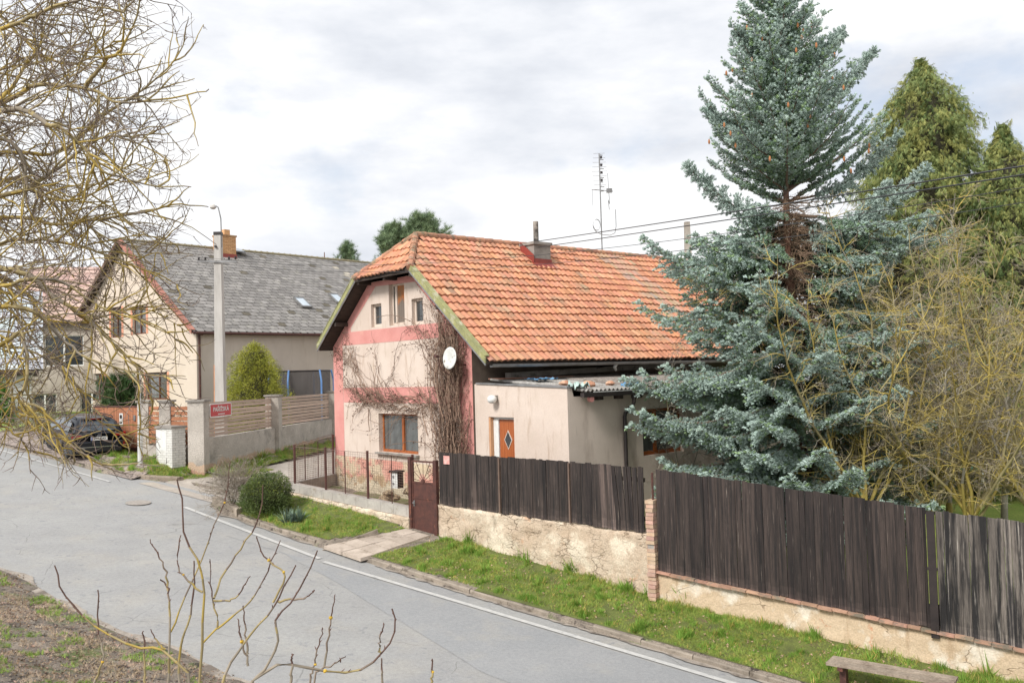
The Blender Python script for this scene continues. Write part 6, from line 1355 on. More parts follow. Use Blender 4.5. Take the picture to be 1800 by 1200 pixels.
tubes_np('branches', br, M_bark, ltree, 5); tubes_np('twigs', tw+finest, M_bark, ltree, 3)['kind'] = 'stuff'
# ---------------- young shrub in front of the camera
FS = [[(349, 1200, 3.4), (356, 1131, 3.4), (357, 1033, 3.4), (351, 993, 3.4), (327, 944, 3.4), (320, 880, 3.4), (311, 842, 3.4)],
 [(316, 1200, 3.6), (318, 1131, 3.6), (333, 1091, 3.6), (342, 1029, 3.6), (341, 985, 3.6)], [(296, 1200, 3.7), (298, 1096, 3.7), (296, 1038, 3.7), (282, 1018, 3.7)],
 [(296, 1038, 3.7), (291, 1002, 3.7), (278, 976, 3.7), (264, 947, 3.7)], [(355, 1131, 3.4), (382, 1100, 3.4), (376, 1064, 3.4), (371, 1029, 3.4), (369, 982, 3.4)],
 [(382, 1104, 3.4), (413, 1078, 3.4), (444, 1051, 3.4), (476, 989, 3.4), (493, 949, 3.4)], [(376, 1051, 3.4), (400, 998, 3.5), (427, 958, 3.5), (455, 905, 3.5), (462, 852, 3.5)],
 [(330, 1180, 3.5), (284, 1140, 3.5), (240, 1138, 3.5), (178, 1107, 3.5), (133, 1069, 3.5), (107, 1033, 3.5), (96, 993, 3.5)], [(164, 1200, 3.9), (182, 1158, 3.9), (173, 1104, 3.9), (172, 1036, 3.9)],
 [(391, 1200, 3.2), (413, 1153, 3.2), (444, 1113, 3.2), (480, 1069, 3.2), (493, 1042, 3.2), (520, 993, 3.2)], [(440, 1200, 3.1), (471, 1167, 3.1), (489, 1122, 3.1), (484, 1091, 3.1), (516, 1051, 3.1), (558, 967, 3.1)],
 [(444, 1193, 3.1), (493, 1167, 3.1), (551, 1176, 3.1), (622, 1180, 3.1), (667, 1149, 3.1), (693, 1113, 3.1), (689, 1069, 3.1)], [(547, 1189, 3.1), (556, 1150, 3.1), (567, 1102, 3.1)], [(570, 1172, 3.3), (580, 1100, 3.3), (589, 1044, 3.3)],
 [(436, 1149, 3.2), (432, 1110, 3.2), (427, 1064, 3.2)], [(436, 1170, 3.2), (425, 1130, 3.2), (418, 1087, 3.2)], [(511, 1205, 3.0), (513, 1170, 3.0), (513, 1149, 3.0)], [(757, 1210, 3.4), (760, 1180, 3.4), (760, 1157, 3.4)], [(671, 1210, 3.4), (673, 1180, 3.4), (671, 1156, 3.4)],
 [(480, 1058, 3.2), (502, 1011, 3.2), (467, 980, 3.2), (451, 942, 3.2)], [(300, 1110, 4.2), (330, 1040, 4.2), (372, 935, 4.2), (398, 870, 4.2), (404, 812, 4.2)], [(489, 1056, 3.2), (533, 1051, 3.2), (553, 1036, 3.2)], [(669, 1145, 3.1), (668, 1120, 3.1), (675, 1096, 3.1)],
 [(290, 1140, 3.5), (275, 1125, 3.5), (265, 1105, 3.5)], [(255, 1210, 3.8), (254, 1150, 3.8), (252, 1108, 3.8)], [(555, 1180, 3.2), (590, 1165, 3.2), (607, 1153, 3.2)], [(375, 1055, 3.4), (410, 1052, 3.4), (440, 1012, 3.4)], [(356, 1040, 3.4), (330, 1020, 3.4), (312, 990, 3.4), (318, 940, 3.4)]]
c_ = at(360, 1200, 3.4); rootp = np.array((c_[0]+.1, c_[1], ground_at(c_[0], c_[1])-.05)); shrub = empty('young_shrub', tuple(rootp)); tag(shrub, 'thin leafless shrub stems with yellow lichen knots in the near foreground', 'shrub')
pl_s = []; kn = []
for lm in FS:
    P = pxlimb(lm, 14); 
    if lm[0][1] >= 1180 and lm[0][0] > 0:
        q = P[0]; low = np.array([rootp+(q-rootp)*np.array((t**1.4, t**1.4, t)) for t in np.linspace(0, 1, 8)[:-1]]); P = np.vstack([low, P])
    P[1:-1] += rng.normal(size=(len(P)-2, 3))*.0025
    r0 = .0062 if len(lm) > 5 or lm[0][1] >= 1190 else .0042; n_ = len(P); R_ = r0*(1-.62*np.linspace(0, 1, n_)); C_ = lichen_cols(P, R_, rng, .0036, .25)
    for i in range(max(0, n_-6), n_-1): C_[i] = np.array((.25, .16, .14))*(.9+.3*rng.random())
    R_ = R_*(1+.18*rng.random(n_)); pl_s.append((P-rootp, R_, C_))
    for i in range(3, n_-3):
        if rng.random() < .05: kn.append((P[i]-rootp, rng.uniform(.0045, .0075)))
    for Q, Rq in sidebr(None, P[-9:], rng, .035, (.008, .022), .0026, .05, .05, n=3, tmin=.1, ang=(.4, .8)): pl_s.append((Q-rootp, Rq, np.tile((.3, .16, .13), (2, 1))))
tubes_np('stems', pl_s, M_bark, shrub, 6)
g = MB()
for (p, r) in kn: rock(g, p, r, rng.random()*50, .9, 4)
g.build('lichen', mat('yellow lichen', srgb(214, 170, 40), srgb(190, 160, 70), scale=60), shrub)['kind'] = 'stuff'
# ---------------- generic bare tree
def baretree(name, base, H, spread,  seed, label, cat='tree', n_main=7, yellow=.5, dens=1.0, group=None, lean=(0, 0), thin=1.0, r0=.065, trunkh=.18):
    rng = np.random.default_rng(seed); base = np.array(base, float); root = empty(name, tuple(base)); tag(root, label, cat, group); big = []; small = []
    P, d = wander((0, 0, -.1), (lean[0]*.5, lean[1]*.5, 1), H*trunkh+.1, 5, .06, 0, rng); R_ = np.linspace(r0*1.3, r0, 5); big.append((P, R_, lichen_cols(P+base, R_, rng, .004, yellow*.3)))
    for k in range(n_main):
        a = 2*PI*(k+rng.random()*.7)/n_main; el = rng.uniform(.7, 1.3); L = H*(1-trunkh)*rng.uniform(.65, 1.05)
        s = P[-1]-np.array((0, 0, rng.random()*H*trunkh*.4)); M_, _ = wander(s, (math.cos(a)*spread+lean[0], math.sin(a)*spread+lean[1], el), L, 14, .10, .02, rng); R_ = r0*.62*(1-.86*np.linspace(0, 1, 14)); big.append((M_, R_, lichen_cols(M_+base, R_, rng, .004, yellow)))
        for Q, Rq in sidebr(None, M_, rng, .24/dens, (.5, 1.4), r0*.2, .16, -.02, n=10, tmin=.12, ang=(.6, 1.45), shrink=.45):
            big.append((Q, Rq, lichen_cols(Q+base, Rq, rng, .004, yellow)))
            for Q2, R2 in sidebr(None, Q, rng, .14/dens, (.18, .6), .0065*thin, .19, .0, n=6, tmin=.1):
                small.append((Q2, R2, lichen_cols(Q2+base, R2, rng, .0045, yellow)*1.45))
                for Q3, R3 in sidebr(None, Q2, rng, .13, (.08, .22), .0048*thin, .15, .03, n=4, tmin=.2): small.append((Q3, R3, lichen_cols(Q3+base, R3, rng, .004, yellow*.8)*1.5))
    mute = np.array((.96, 1.03, 1.08)); big = [(a_, b_, c_*mute) for a_, b_, c_ in big]; small = [(a_, b_, c_*mute) for a_, b_, c_ in small]
    tubes_np('trunk', big[:1], M_bark, root, 8); tubes_np('branches', big[1:], M_bark, root, 4); tubes_np('twigs', small, M_bark, root, 3)['kind'] = 'stuff'; return root
for k, (px, D_, H, sp, sd_, lb, ym, nm, dn) in enumerate([
    (1712, 17.6, 6.6, .62, 1, 'gnarled lichen-yellow fruit tree whose dark forked trunk shows above the grey boards', .62, 11, 1.5),
    (1625, 18.4, 7.6, .55, 2, 'bare fruit tree with yellow lichen just right of the spruce', .65, 11, 1.5),
    (1525, 18.2, 7.4, .45, 3, 'tangled bare tree growing into the right side of the spruce', .7, 10, 1.4),
    (1815, 17.2, 7.4, .6, 4, 'bare twiggy tree at the right edge behind the grey boards', .5, 10, 1.5),
    (1765, 20.0, 7.8, .55, 5, 'brownish bare tree in front of the yellow-green cypresses', .45, 10, 1.3),
    (1670, 21.0, 7.8, .55, 6, 'further bare tree between the fruit trees and the cypresses', .6, 10, 1.3),
    (1590, 22.0, 7.6, .5, 7, 'rearmost slender bare tree close to the dark cypress', .65, 9, 1.2)]):
    p = at(px, 900, D_); zb_ = -3.9 if D_ < 20 else -3.75; baretree('fruit_tree', (p[0], p[1], zb_), H, sp, sd_+40, lb, yellow=ym, n_main=nm, dens=dn, group='bare fruit trees behind the tall fence', thin=.82, trunkh=.12, lean=(-.05 if k < 3 else 0, 0))
p = at(1660, 800, 26); baretree('brown_hedge_shrub', (p[0], p[1], -3.8), 3.4, .9, 71, 'reddish brown twiggy shrub low behind the fruit trees', 'shrub', n_main=14, yellow=-.3, dens=1.3, trunkh=.03, r0=.03, thin=1.5)
p = onroad(410, 892, .15); baretree('small_bare_shrub', tuple(p), 1.25, .45, 72, 'small leafless shrub at the left of the round evergreen bush', 'shrub', n_main=14, yellow=-.4, dens=2.2, trunkh=.03, r0=.02, thin=.75)
p = onroad(262, 815, .15); baretree('dry_bush', (p[0]+.5, p[1]+1.1, p[2]), 1.9, .5, 73, 'dry brown bush behind the white post against the gate wall', 'shrub', n_main=12, yellow=-.2, dens=1.8, trunkh=.03, r0=.02)
p = at(62, 780, 37); baretree('dry_bush', (p[0], p[1], -2.5), 2.2, .7, 74, 'brown leafless bush left of the parked car', 'shrub', n_main=14, yellow=-.1, dens=1.2, trunkh=.03, r0=.03, thin=1.6)
p = at(20, 780, 42); baretree('garden_tree', (p[0], p[1], -2.4), 6.5, .7, 75, 'bare garden tree at the far left behind the branches', 'tree', n_main=9, yellow=.2, dens=.8, r0=.08, thin=1.8)
p = onv(1195, 650, lw(4.4, -3.9, 0)[:2], ux[:2])[0]; baretree('budding_shrub', (p[0], p[1], -3.4), 4.3, .35, 76, 'thin shrub with pinkish buds beside the annex window', 'shrub', n_main=4, yellow=-.4, dens=1.4, r0=.02)
# ---------------- blue spruce
M_spruce = mat('blue spruce needles', srgb(196, 207, 198), srgb(178, 192, 183), scale=3, tint=True, rough=.7, spec=.25, trans=.2)
M_sbark = mat('spruce bark', srgb(146, 106, 86), srgb(112, 82, 68), scale=7, bump=.02, bscale=14, c3=srgb(92, 74, 64), c3scale=5, c3pos=(.52, .62))
ST = [(0, 0, 0), (.5, .0, .35), (-.25, .43, .35), (-.25, -.43, .35), (0, 0, 1.0), (1.0, .2, .62), (.86, -.2, .5), (-.35, 1.0, .7), (-.65, .8, .55), (-.45, -1.0, .66), (-.7, -.7, .5), (.5, .7, .95), (.6, -.62, .9), (-.8, .1, .98)]
SF = [(0, 1, 2), (0, 2, 3), (0, 3, 1), (1, 4, 2), (2, 4, 3), (3, 4, 1), (0, 5, 6), (0, 7, 8), (0, 9, 10), (1, 11, 5), (3, 12, 9), (2, 13, 7)]
def spruce(base, D_, cx, label):
    rng = np.random.default_rng(33); base = np.array(base, float); root = empty('blue_spruce', tuple(base)); tag(root, label, 'spruce')
    zp = lambda py: at(cx, py, D_)[2]
    k = D_/F
    ys = [-70, 0, 100, 200, 300, 345, 372, 430, 460, 520, 600, 700, 800, 850, 900]
    lf = [.1, .75, 1.3, 1.9, 2.35, 2.1, 1.1, 1.9, 2.6, 3.35, 3.5, 3.5, 3.5, 3.4, 3.0]
    rt = [.1, .75, 1.35, 2.0, 2.7, 3.1, 3.2, 3.1, 2.6, 2.3, 2.6, 2.9, 3.2, 3.3, 3.0]
    zs = [zp(y) for y in ys][::-1]; lf = lf[::-1]; rt = rt[::-1]
    top = zp(-70); pos = []; dr = []; col = []; ln = []; wood = []; dead = []
    z = base[2]+.35
    def add(P, dvec, c, l): pos.append(P); dr.append(dvec); col.append(c); ln.append(l)
    ga = 0
    while z < top-.1:
        h = (z-base[2])/(top-base[2]); upper = z > zp(365)
        for q in range(9 if not upper else 6):
            ga += 2.39996; a = ga+rng.normal()*.15; ca_, sa_ = math.cos(a), math.sin(a)
            L = .5
            for it_ in range(3 if upper else 1): zq = z+(L*(.42+.45*h) if upper else 0); L = float(np.interp(zq, zs, lf))*(1-(ca_+1)/2)+float(np.interp(zq, zs, rt))*((ca_+1)/2)
            L *= rng.uniform(.72, 1.12)
            py = 655-(z/D_)*F
            iscam = sa_ < -.35
            if 350 < py < 600 and iscam and abs(ca_-.1) < (.75 if py < 520 else .5):
                P, _ = wander((0, 0, z-base[2]), (ca_, sa_, -.05), rng.uniform(.4, 1.3), 7, .12, -.03, rng); dead.append((P, np.linspace(.02, .006, 7), np.tile(np.array((.60, .42, .32))*rng.uniform(.7, 1.1), (6, 1))))
                for Q, Rq in sidebr(None, P, rng, .07, (.15, .5), .006, .15, -.05, n=5, tmin=.1): dead.append((Q, Rq, np.tile(np.array((.60, .44, .33))*rng.uniform(.7, 1.2), (4, 1))))
                continue
            if L < .15: continue
            rise = .55 if upper else .18; rise += rng.normal()*.10+(.20 if 480 < 655-(z/D_)*F < 600 and ca_ < .2 else 0)
            if upper: rise = .35+.55*h
            droop = .30 if upper else .42
            m = max(6, int(L/.095)); t = np.linspace(0, 1, m)
            wob = np.cumsum(rng.normal(size=(m, 3))*.012, axis=0)
            P = np.stack([ca_*L*t*.97, sa_*L*t*.97, (z-base[2])+L*(rise*t-droop*t**1.8+.28*t**4)], 1)+wob
            wood.append((P, np.linspace(.012+.012*L, .006, m), np.tile((.36, .27, .22), (m-1, 1))))
            T = np.gradient(P, axis=0); T /= np.linalg.norm(T, axis=1, keepdims=True)
            start = max(1, int(m*(.12 if upper else .24)))
            for i in range(start, m):
                ti = t[i]; d0 = T[i]; S = np.cross(d0, (0, 0, 1)); S /= np.linalg.norm(S)+1e-9
                for sg in (-1, 1):
                    if rng.random() < .12: continue
                    lb = (.16+.62*(1-ti)*min(1, L/2.2)+.10*rng.random())*(.8 if upper else 1.0)
                    bd = d0*.62+S*sg*.8+np.array((0, 0, -.18 if not upper else -.02))+rng.normal(size=3)*.12; bd /= np.linalg.norm(bd)
                    nn = max(2, int(lb/.055)); S2 = np.cross(bd, (0, 0, 1)); S2 /= np.linalg.norm(S2)+1e-9
                    for j in range(nn+1):
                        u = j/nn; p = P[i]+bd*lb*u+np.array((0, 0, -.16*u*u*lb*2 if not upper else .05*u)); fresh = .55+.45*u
                        for s2 in ((-1, 1) if j < nn else (0,)):
                            dv = bd*(.75+.5*(s2 == 0))+S2*s2*.75+np.array((0, 0, rng.uniform(-.15, .40)))
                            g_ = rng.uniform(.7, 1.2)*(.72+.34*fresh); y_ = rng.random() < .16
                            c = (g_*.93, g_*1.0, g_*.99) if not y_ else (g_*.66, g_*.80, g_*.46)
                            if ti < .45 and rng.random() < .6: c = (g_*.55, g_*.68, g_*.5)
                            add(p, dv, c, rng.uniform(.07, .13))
            for e in range(4): add(P[-1], T[-1]+rng.normal(size=3)*.25, (1.0, 1.05, 1.02), .15)
        z += .30 if not upper else .27
    for q in range(210):
        py = rng.uniform(345, 570); zz = zp(py)-base[2]; a = rng.random()*2*PI; P, _ = wander((0, 0, zz), (math.cos(a), math.sin(a), -.12), rng.uniform(.2, .85), 7, .13, -.05, rng); dead.append((P, np.linspace(.012, .004, 7), np.tile(np.array((.62, .45, .34))*rng.uniform(.7, 1.1), (6, 1))))
        for Q, Rq in sidebr(None, P, rng, .06, (.15, .5), .005, .15, -.08, n=5, tmin=.1): dead.append((Q, Rq, np.tile(np.array((.66, .50, .38))*rng.uniform(.7, 1.2), (4, 1))))
    # leading boughs leaning up to the right
    for (px, py, D2_) in ((1532, 95, 20.4), (1575, 240, 20.2), (1625, 300, 19.6), (1640, 385, 19.3), (1245, 195, 20.3), (1212, 296, 19.8), (1478, 60, 20), (1300, 60, 20), (1560, 330, 19)):
        tip = at(px, py, D2_)-base; s0_ = np.array((0, 0, tip[2]-.55*np.linalg.norm(tip[:2]))); m = 26; t = np.linspace(0, 1, m)[:, None]; P = s0_*(1-t)+tip*t; P[:, 2] -= (.28*np.sin(t*PI)*np.linalg.norm(tip[:2])*.5)[:, 0]; wood.append((P, np.linspace(.03, .006, m), np.tile((.36, .27, .22), (m-1, 1)))); T = np.gradient(P, axis=0); T /= np.linalg.norm(T, axis=1, keepdims=True)
        for i in range(6, m):
            for e in range(9):
                bd = T[i]*.6+rng.normal(size=3)*.6; bd /= np.linalg.norm(bd); lb = .34*(1-i/m)+.10
                for u in (0.1, .4, .7, 1.0): g_ = rng.uniform(.75, 1.15); add(P[i]+bd*lb*u, bd+rng.normal(size=3)*.35, (g_*.95, g_, g_), .12)
    pos = np.array(pos); dr = np.array(dr); col = np.array(col); ln = np.array(ln)
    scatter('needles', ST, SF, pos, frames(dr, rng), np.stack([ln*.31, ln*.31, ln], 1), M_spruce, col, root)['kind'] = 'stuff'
    tubes_np('branches', wood, M_bark, root, 4)
    if dead: tubes_np('dead_twigs', dead, M_bark, root, 3)
    tp = np.array([(.0, 0, -.3), (.02, 0, 1), (.06, 0, 3), (.02, .0, 5), (-.03, 0, 6.5), (0, 0, 9), (0, 0, top-base[2])]); g = MB(); tt = np.linspace(0, 1, 40); TP = [[np.interp(q*6, range(7), tp[:, k]) for k in range(3)] for q in tt]; g.tube(TP, [max(.02, .24*(1-q*.95)*(1+.08*noise.noise(Vector((q*30, 0, 0))))) for q in tt], 10); g.build('trunk', M_sbark, root, smooth=True)
    M_cone = mat('spruce cones', srgb(186, 128, 84), srgb(150, 98, 64), scale=30); g = MB(); g.lathe((0, 0, -.12), [(.008, 0), (.024, .03), (.026, .06), (.018, .1), (.006, .12)], 7); c0_ = g.build('cone', M_cone, root)
    for q in range(34):
        a = rng.random()*2*PI; py = rng.uniform(60, 330); zz = zp(py)-base[2]; L = float(np.interp(zz+base[2], zs, lf))*rng.uniform(.5, .9); cc_ = c0_ if q == 0 else c0_.copy()
        if q: COL.objects.link(cc_); cc_.parent = root
        cc_.location = (math.cos(a)*L, -abs(math.sin(a)*L), zz+.15*L)
    return root
bp = at(1386, 420, 20.0); spruce((bp[0], bp[1], -3.85), 20.0, 1388, 'tall blue spruce with a bare reddish trunk section in front of the annex')
# ---------------- drooping yellow-green cypresses
M_cyp = mat('cypress sprays', srgb(160, 162, 108), srgb(134, 144, 98), scale=1.2, tint=True, rough=.75, spec=.25, trans=.22)
FR = []; FRF = []
for q, (ox, oz, l, w_) in enumerate([(0, 0, 1, .10), (.16, .15, .62, .08), (-.16, .15, .62, .08), (.22, .38, .5, .07), (-.22, .38, .5, .07), (.1, .6, .36, .06), (-.1, .6, .36, .06)]):
    n = len(FR); FR += [(ox*.3-w_/2, 0, oz), (ox*.3+w_/2, 0, oz), (ox*1.6, .06*math.sin(q*2.1), oz+l)]; FRF.append((n, n+1, n+2))
def cypress(px, D_, top_py, prof, seed, label, n=9000, base_z_=-3.8, name='cypress', m=None, fsize=(.08, .23), cat='tree', group='yellow-green cypresses on the right', cols=((1.15, 1.1, .85), (.8, .9, .78), (.42, .55, .45)), upness=-.75, core=True, fill=1.0):
    """prof [(py, halfwidth_px)]"""
    rng = np.random.default_rng(seed); b = at(px, max(top_py, 0), D_); base = np.array((b[0], b[1], base_z_)); root = empty(name, tuple(base)); tag(root, label, cat, group)
    zs = [at(px, p_, D_)[2]-base_z_ for p_, _ in prof][::-1]; rr = [w_*D_/F for _, w_ in prof][::-1]
    zt_ = max(zs); nb = 70; pos = []; dr = []; cl = []; sz = []
    # lumps = drooping boughs
    nl = int(n/30)
    for q in range(nl):
        z = zt_*(1-rng.random()**.8*.98); a = rng.random()*2*PI; rad = float(np.interp(z, zs, rr)); 
        rad *= fill*(.90+.50*noise.noise(Vector((math.cos(a)*3, math.sin(a)*3, z*1.5+seed)))+.20*rng.random()**3)
        c = np.array((math.cos(a)*rad, math.sin(a)*rad, z)); out = np.array((math.cos(a), math.sin(a), 0)); sh = rng.choice(3, p=(.42, .38, .20)); bl = rng.uniform(.35, .9)*min(1, .35+rad)
        for j in range(30):
            u = rng.random(); p = c-out*bl*(1-u)*.9+np.array((0, 0, -bl*u*.7))+rng.normal(size=3)*.16*bl
            d = out*(.6*(1-u)+.15)+np.array((0, 0, upness))+rng.normal(size=3)*.38; g_ = rng.uniform(.7, 1.2)
            pos.append(p); dr.append(d); cl.append(np.array(cols[sh])*g_); sz.append(rng.uniform(*fsize))
    pos = np.array(pos); keepz = pos[:, 2] > .02; sz = np.array(sz)
    scatter('foliage', FR, FRF, pos[keepz], frames(np.array(dr)[keepz], rng), sz[keepz], m or M_cyp, np.array(cl)[keepz], root)['kind'] = 'stuff'
    g = MB(); g.tube([(0, 0, -.3), (0, 0, zt_*.5), (0, 0, zt_*.93)], [.16, .1, .02], 8); g.build('trunk', M_sbark, root)
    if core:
        g = MB(); pr = [(max(.02, float(np.interp(z, zs, rr))*.5), z) for z in np.linspace(.3, zt_*.9, 18)]; n0 = len(g.v)  # added solid dark core, keeps the sky from showing through the foliage
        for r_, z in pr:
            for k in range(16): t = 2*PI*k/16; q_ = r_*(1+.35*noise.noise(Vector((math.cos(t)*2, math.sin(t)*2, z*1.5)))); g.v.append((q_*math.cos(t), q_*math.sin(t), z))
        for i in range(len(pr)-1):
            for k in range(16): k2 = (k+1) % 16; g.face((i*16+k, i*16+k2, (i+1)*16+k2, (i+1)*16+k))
        g.build('dark_filler', M_filler, root)
    return root
M_filler = mat('dark filler core', srgb(70, 66, 46), srgb(48, 46, 34), scale=14, bump=.05, bscale=16)  # dark colour of the solid cores added inside conifers and bush
cypress(1618, 27, 100, [(100, 4), (150, 52), (220, 84), (300, 106), (400, 130), (500, 160), (700, 170), (900, 150)], 51, 'tallest yellow-green cypress with a pointed top right of the spruce', 90000)
cypress(1762, 25.5, 215, [(215, 4), (250, 30), (310, 66), (400, 104), (500, 130), (700, 140), (900, 130)], 52, 'second yellow-green cypress with a narrow top near the right edge', 60000)
cypress(1870, 25, 180, [(180, 6), (240, 40), (320, 72), (420, 96), (600, 120), (900, 120)], 53, 'yellow-green cypress cut off by the right edge', 34000)
cypress(1545, 28, 330, [(350, 6), (420, 50), (520, 80), (700, 100), (900, 100)], 54, 'shorter dark cypress hidden behind the right side of the spruce', 18000, cols=((.9, .95, .7), (.6, .75, .6), (.4, .55, .5)))
# ---------------- pines behind the cottage
M_pine = mat('pine needles', srgb(134, 152, 112), srgb(112, 134, 104), scale=2, tint=True, rough=.7, trans=.1)
TF = []; TFF = []
for q in range(9):
    a = 2*PI*q/9; el = .5+.45*((q*7) % 3)/2; n = len(TF); x, y = math.cos(a)*math.cos(el), math.sin(a)*math.cos(el); TF += [(-y*.06, x*.06, 0), (y*.06, -x*.06, 0), (x, y, math.sin(el)+.3)]; TFF.append((n, n+1, n+2))
def pine(px, D_, pyt, H, wpx, seed, label, nbr=60, gz=-4):
    rng = np.random.default_rng(seed); t_ = at(px, pyt, D_); base = np.array((t_[0], t_[1], gz)); root = empty('pine_tree', tuple(base)); tag(root, label, 'pine tree', 'pines behind the houses'); top = t_[2]-gz; W_ = wpx*D_/F; pos = []; dr = []; cl = []; wood = []
    for q in range(nbr):
        h = rng.random(); z = top*(1-.45*h)-.3; a = rng.random()*2*PI; L = W_*(.25+.75*min(1, h*3.2))*rng.uniform(.6, 1.1); P, _ = wander((0, 0, z-.2*L), (math.cos(a), math.sin(a), .45), L, 7, .1, .06, rng); wood.append((P, np.linspace(.05, .012, 7), np.tile((.4, .32, .26), (6, 1))))
        for i in range(2, 7):
            for e in range(6):
                bd = rng.normal(size=3)+np.array((0, 0, .6)); bd /= np.linalg.norm(bd); lb = rng.uniform(.1, .45)
                for u in (.4, .7, 1): pos.append(P[i]+bd*lb*u); dr.append(bd+(0, 0, .5)); g_ = rng.uniform(.65, 1.25); cl.append((g_, g_, g_*.95))
    n = len(pos); scatter('foliage', TF, TFF, np.array(pos), frames(np.array(dr), rng), rng.uniform(.14, .26, n), M_pine, np.array(cl), root)['kind'] = 'stuff'
    g = MB(); g.tube([(0, 0, -.2), (0, 0, top*.6), (0, 0, top-.3)], [.2, .12, .03], 7); g.build('trunk', M_sbark, root); tubes_np('branches', wood, M_bark, root, 3)
pine(742, 46, 374, 10, 66, 61, 'taller pine rising behind the left end of the orange roof', 130)
pine(690, 45, 394, 10, 50, 62, 'lower pine just left of the tallest pine behind the cottage', 100)
pine(608, 58, 428, 10, 34, 63, 'small distant pine tops between the grey and the orange roof', 60)
pine(570, 62, 436, 10, 20, 64, 'tiny pine tops just above the grey roof ridge', 20)
# ---------------- garden shrubs
M_gold = mat('golden conifer foliage', srgb(172, 174, 70), srgb(144, 150, 60), scale=2, tint=True, rough=.75, trans=.15, c3=srgb(120, 104, 60), c3scale=2.2, c3pos=(.60, .72))
cypress(447, 39.4, 600, [(601, 9), (605, 20), (616, 30), (636, 40), (664, 46), (690, 52), (720, 54), (760, 50), (790, 44)], 55, 'rounded cone of golden green dwarf conifer behind the slatted wall', 56000, -2.95, 'dwarf_conifer', M_gold, (.05, .11), 'conifer', None, ((1.15, 1.1, .9), (.95, .98, .8), (.8, .76, .6)), upness=.25, fill=1.06)
M_hedge = mat('dark hedge foliage', srgb(74, 98, 48), srgb(54, 80, 42), scale=1, tint=True, rough=.7, trans=.1)
cypress(212, 36.5, 655, [(656, 20), (665, 34), (690, 37), (715, 38), (760, 38)], 56, 'dark green hedge conifer above the wooden driveway gate', 9000, -2.95, 'hedge_conifer', M_hedge, (.15, .3), 'conifer', None, ((1.1, 1.1, .9), (.8, .9, .8), (.6, .7, .6)), upness=.9)
LVq = [(-.5, 0, 0), (0, .12, .5), (.5, 0, 0), (0, -.12, 1.0)]
M_box = mat('boxwood leaves', srgb(98, 112, 58), srgb(74, 92, 48), scale=3, tint=True, rough=.45, spec=.4, trans=.1)
def ballbush(name, c, rx, rz, n, seed, label, cat='bush', ls=.032):
    rng = np.random.default_rng(seed); root = empty(name, tuple(c)); tag(root, label, cat); d = rng.normal(size=(n, 3)); d /= np.linalg.norm(d, axis=1, keepdims=True); d = d[d[:, 2] > -.75]; n = len(d)
    q = np.array([1+.26*noise.noise(Vector(v)*2.2+Vector((seed, 0, 0)))+.09*noise.noise(Vector(v)*6) for v in d])*(1.06-.50*rng.random(n)**1.6)
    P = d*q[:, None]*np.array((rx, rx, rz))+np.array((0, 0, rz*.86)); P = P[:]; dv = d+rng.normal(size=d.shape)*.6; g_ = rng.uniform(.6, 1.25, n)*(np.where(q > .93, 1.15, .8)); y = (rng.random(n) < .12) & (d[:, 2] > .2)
    C = np.stack([g_, g_, g_*.9], 1); C[y] *= (2.0, 1.6, 1.0)
    scatter('leaves', LVq, LF, P, frames(dv, rng), rng.uniform(.7, 1.4, n)*ls, M_box, C, root)['kind'] = 'stuff'
    polys = []
    for k in range(26): Q, _ = wander((0, 0, 0), (rng.normal()*.7, rng.normal()*.7, 1), rz*1.5, 6, .12, 0, rng); polys.append((Q, np.linspace(.016, .005, 6), np.tile((.3, .26, .22), (5, 1))))
    tubes_np('stems', polys, M_bark, root, 4)
    g = MB(); rock(g, (0, 0, rz*.82), rx*.62, 3, rz/rx, 8); g.build('dark_filler', M_filler, root)  # added solid dark lump filling the inside of the bush
c = onroad(469, 905, .16); ballbush('boxwood_bush', c, .66, .60, 24000, 81, 'round dark green evergreen bush at the corner of the front wall')
# yucca
yc_ = np.array(onroad(514, 919, .18)); yu = empty('yucca', tuple(yc_)); tag(yu, 'spiky grey-green yucca beside the round bush', 'yucca'); rng = np.random.default_rng(82)
M_yuc = mat('yucca leaves', srgb(126, 146, 128), srgb(98, 122, 106), scale=6, tint=True, rough=.6); g = MB()
for k in range(190):
    a = rng.random()*2*PI; el = rng.uniform(.12, 1.35); L_ = rng.uniform(.32, .52); w_ = rng.uniform(.010, .017); cx_ = rng.choice((-.17, .0, .2)); t = rng.uniform(.6, 1.25); g.cur = (t, t, t) if rng.random() > .1 else (t*1.5, t*1.2, t*.8)
    d = np.array((math.cos(a)*math.cos(el), math.sin(a)*math.cos(el), math.sin(el))); S = np.array((-math.sin(a), math.cos(a), 0)); o_ = np.array((cx_, rng.uniform(-.1, .1), .02)); m_ = o_+d*L_*.5; e_ = o_+d*L_-np.array((0, 0, .05*math.cos(el)))
    g.quad(o_-S*w_*.8, o_+S*w_*.8, m_+S*w_, m_-S*w_); n = len(g.v); g.v += [tuple(m_-S*w_), tuple(m_+S*w_), tuple(e_)]; g.face((n, n+1, n+2))
g.build('leaves', M_yuc, yu, tint=True)
# ---------------- far left garden
gl = [(s, n) for s, n in ((-46, 16.0), (-36.5, 16.0), (-36.5, 24), (-46, 24))]
sheet('garden_lawn', [(-70, 15.8), (-39, 15.8), (-39, 30), (-70, 30)], M_gard, .03, 'green lawn of the far left garden', 'lawn', res=.8)
cypress(-12, 40, 650, [(655, 10), (690, 30), (740, 38), (780, 36)], 57, 'bright green garden shrub at the left edge', 5000, -2.4, 'garden_shrub', mat('bright leaves', srgb(90, 140, 50), srgb(110, 160, 60), scale=2, tint=True, trans=.2), (.15, .3), 'shrub', None, ((1, 1, 1), (.8, .9, .8), (.6, .7, .6)), upness=.6)
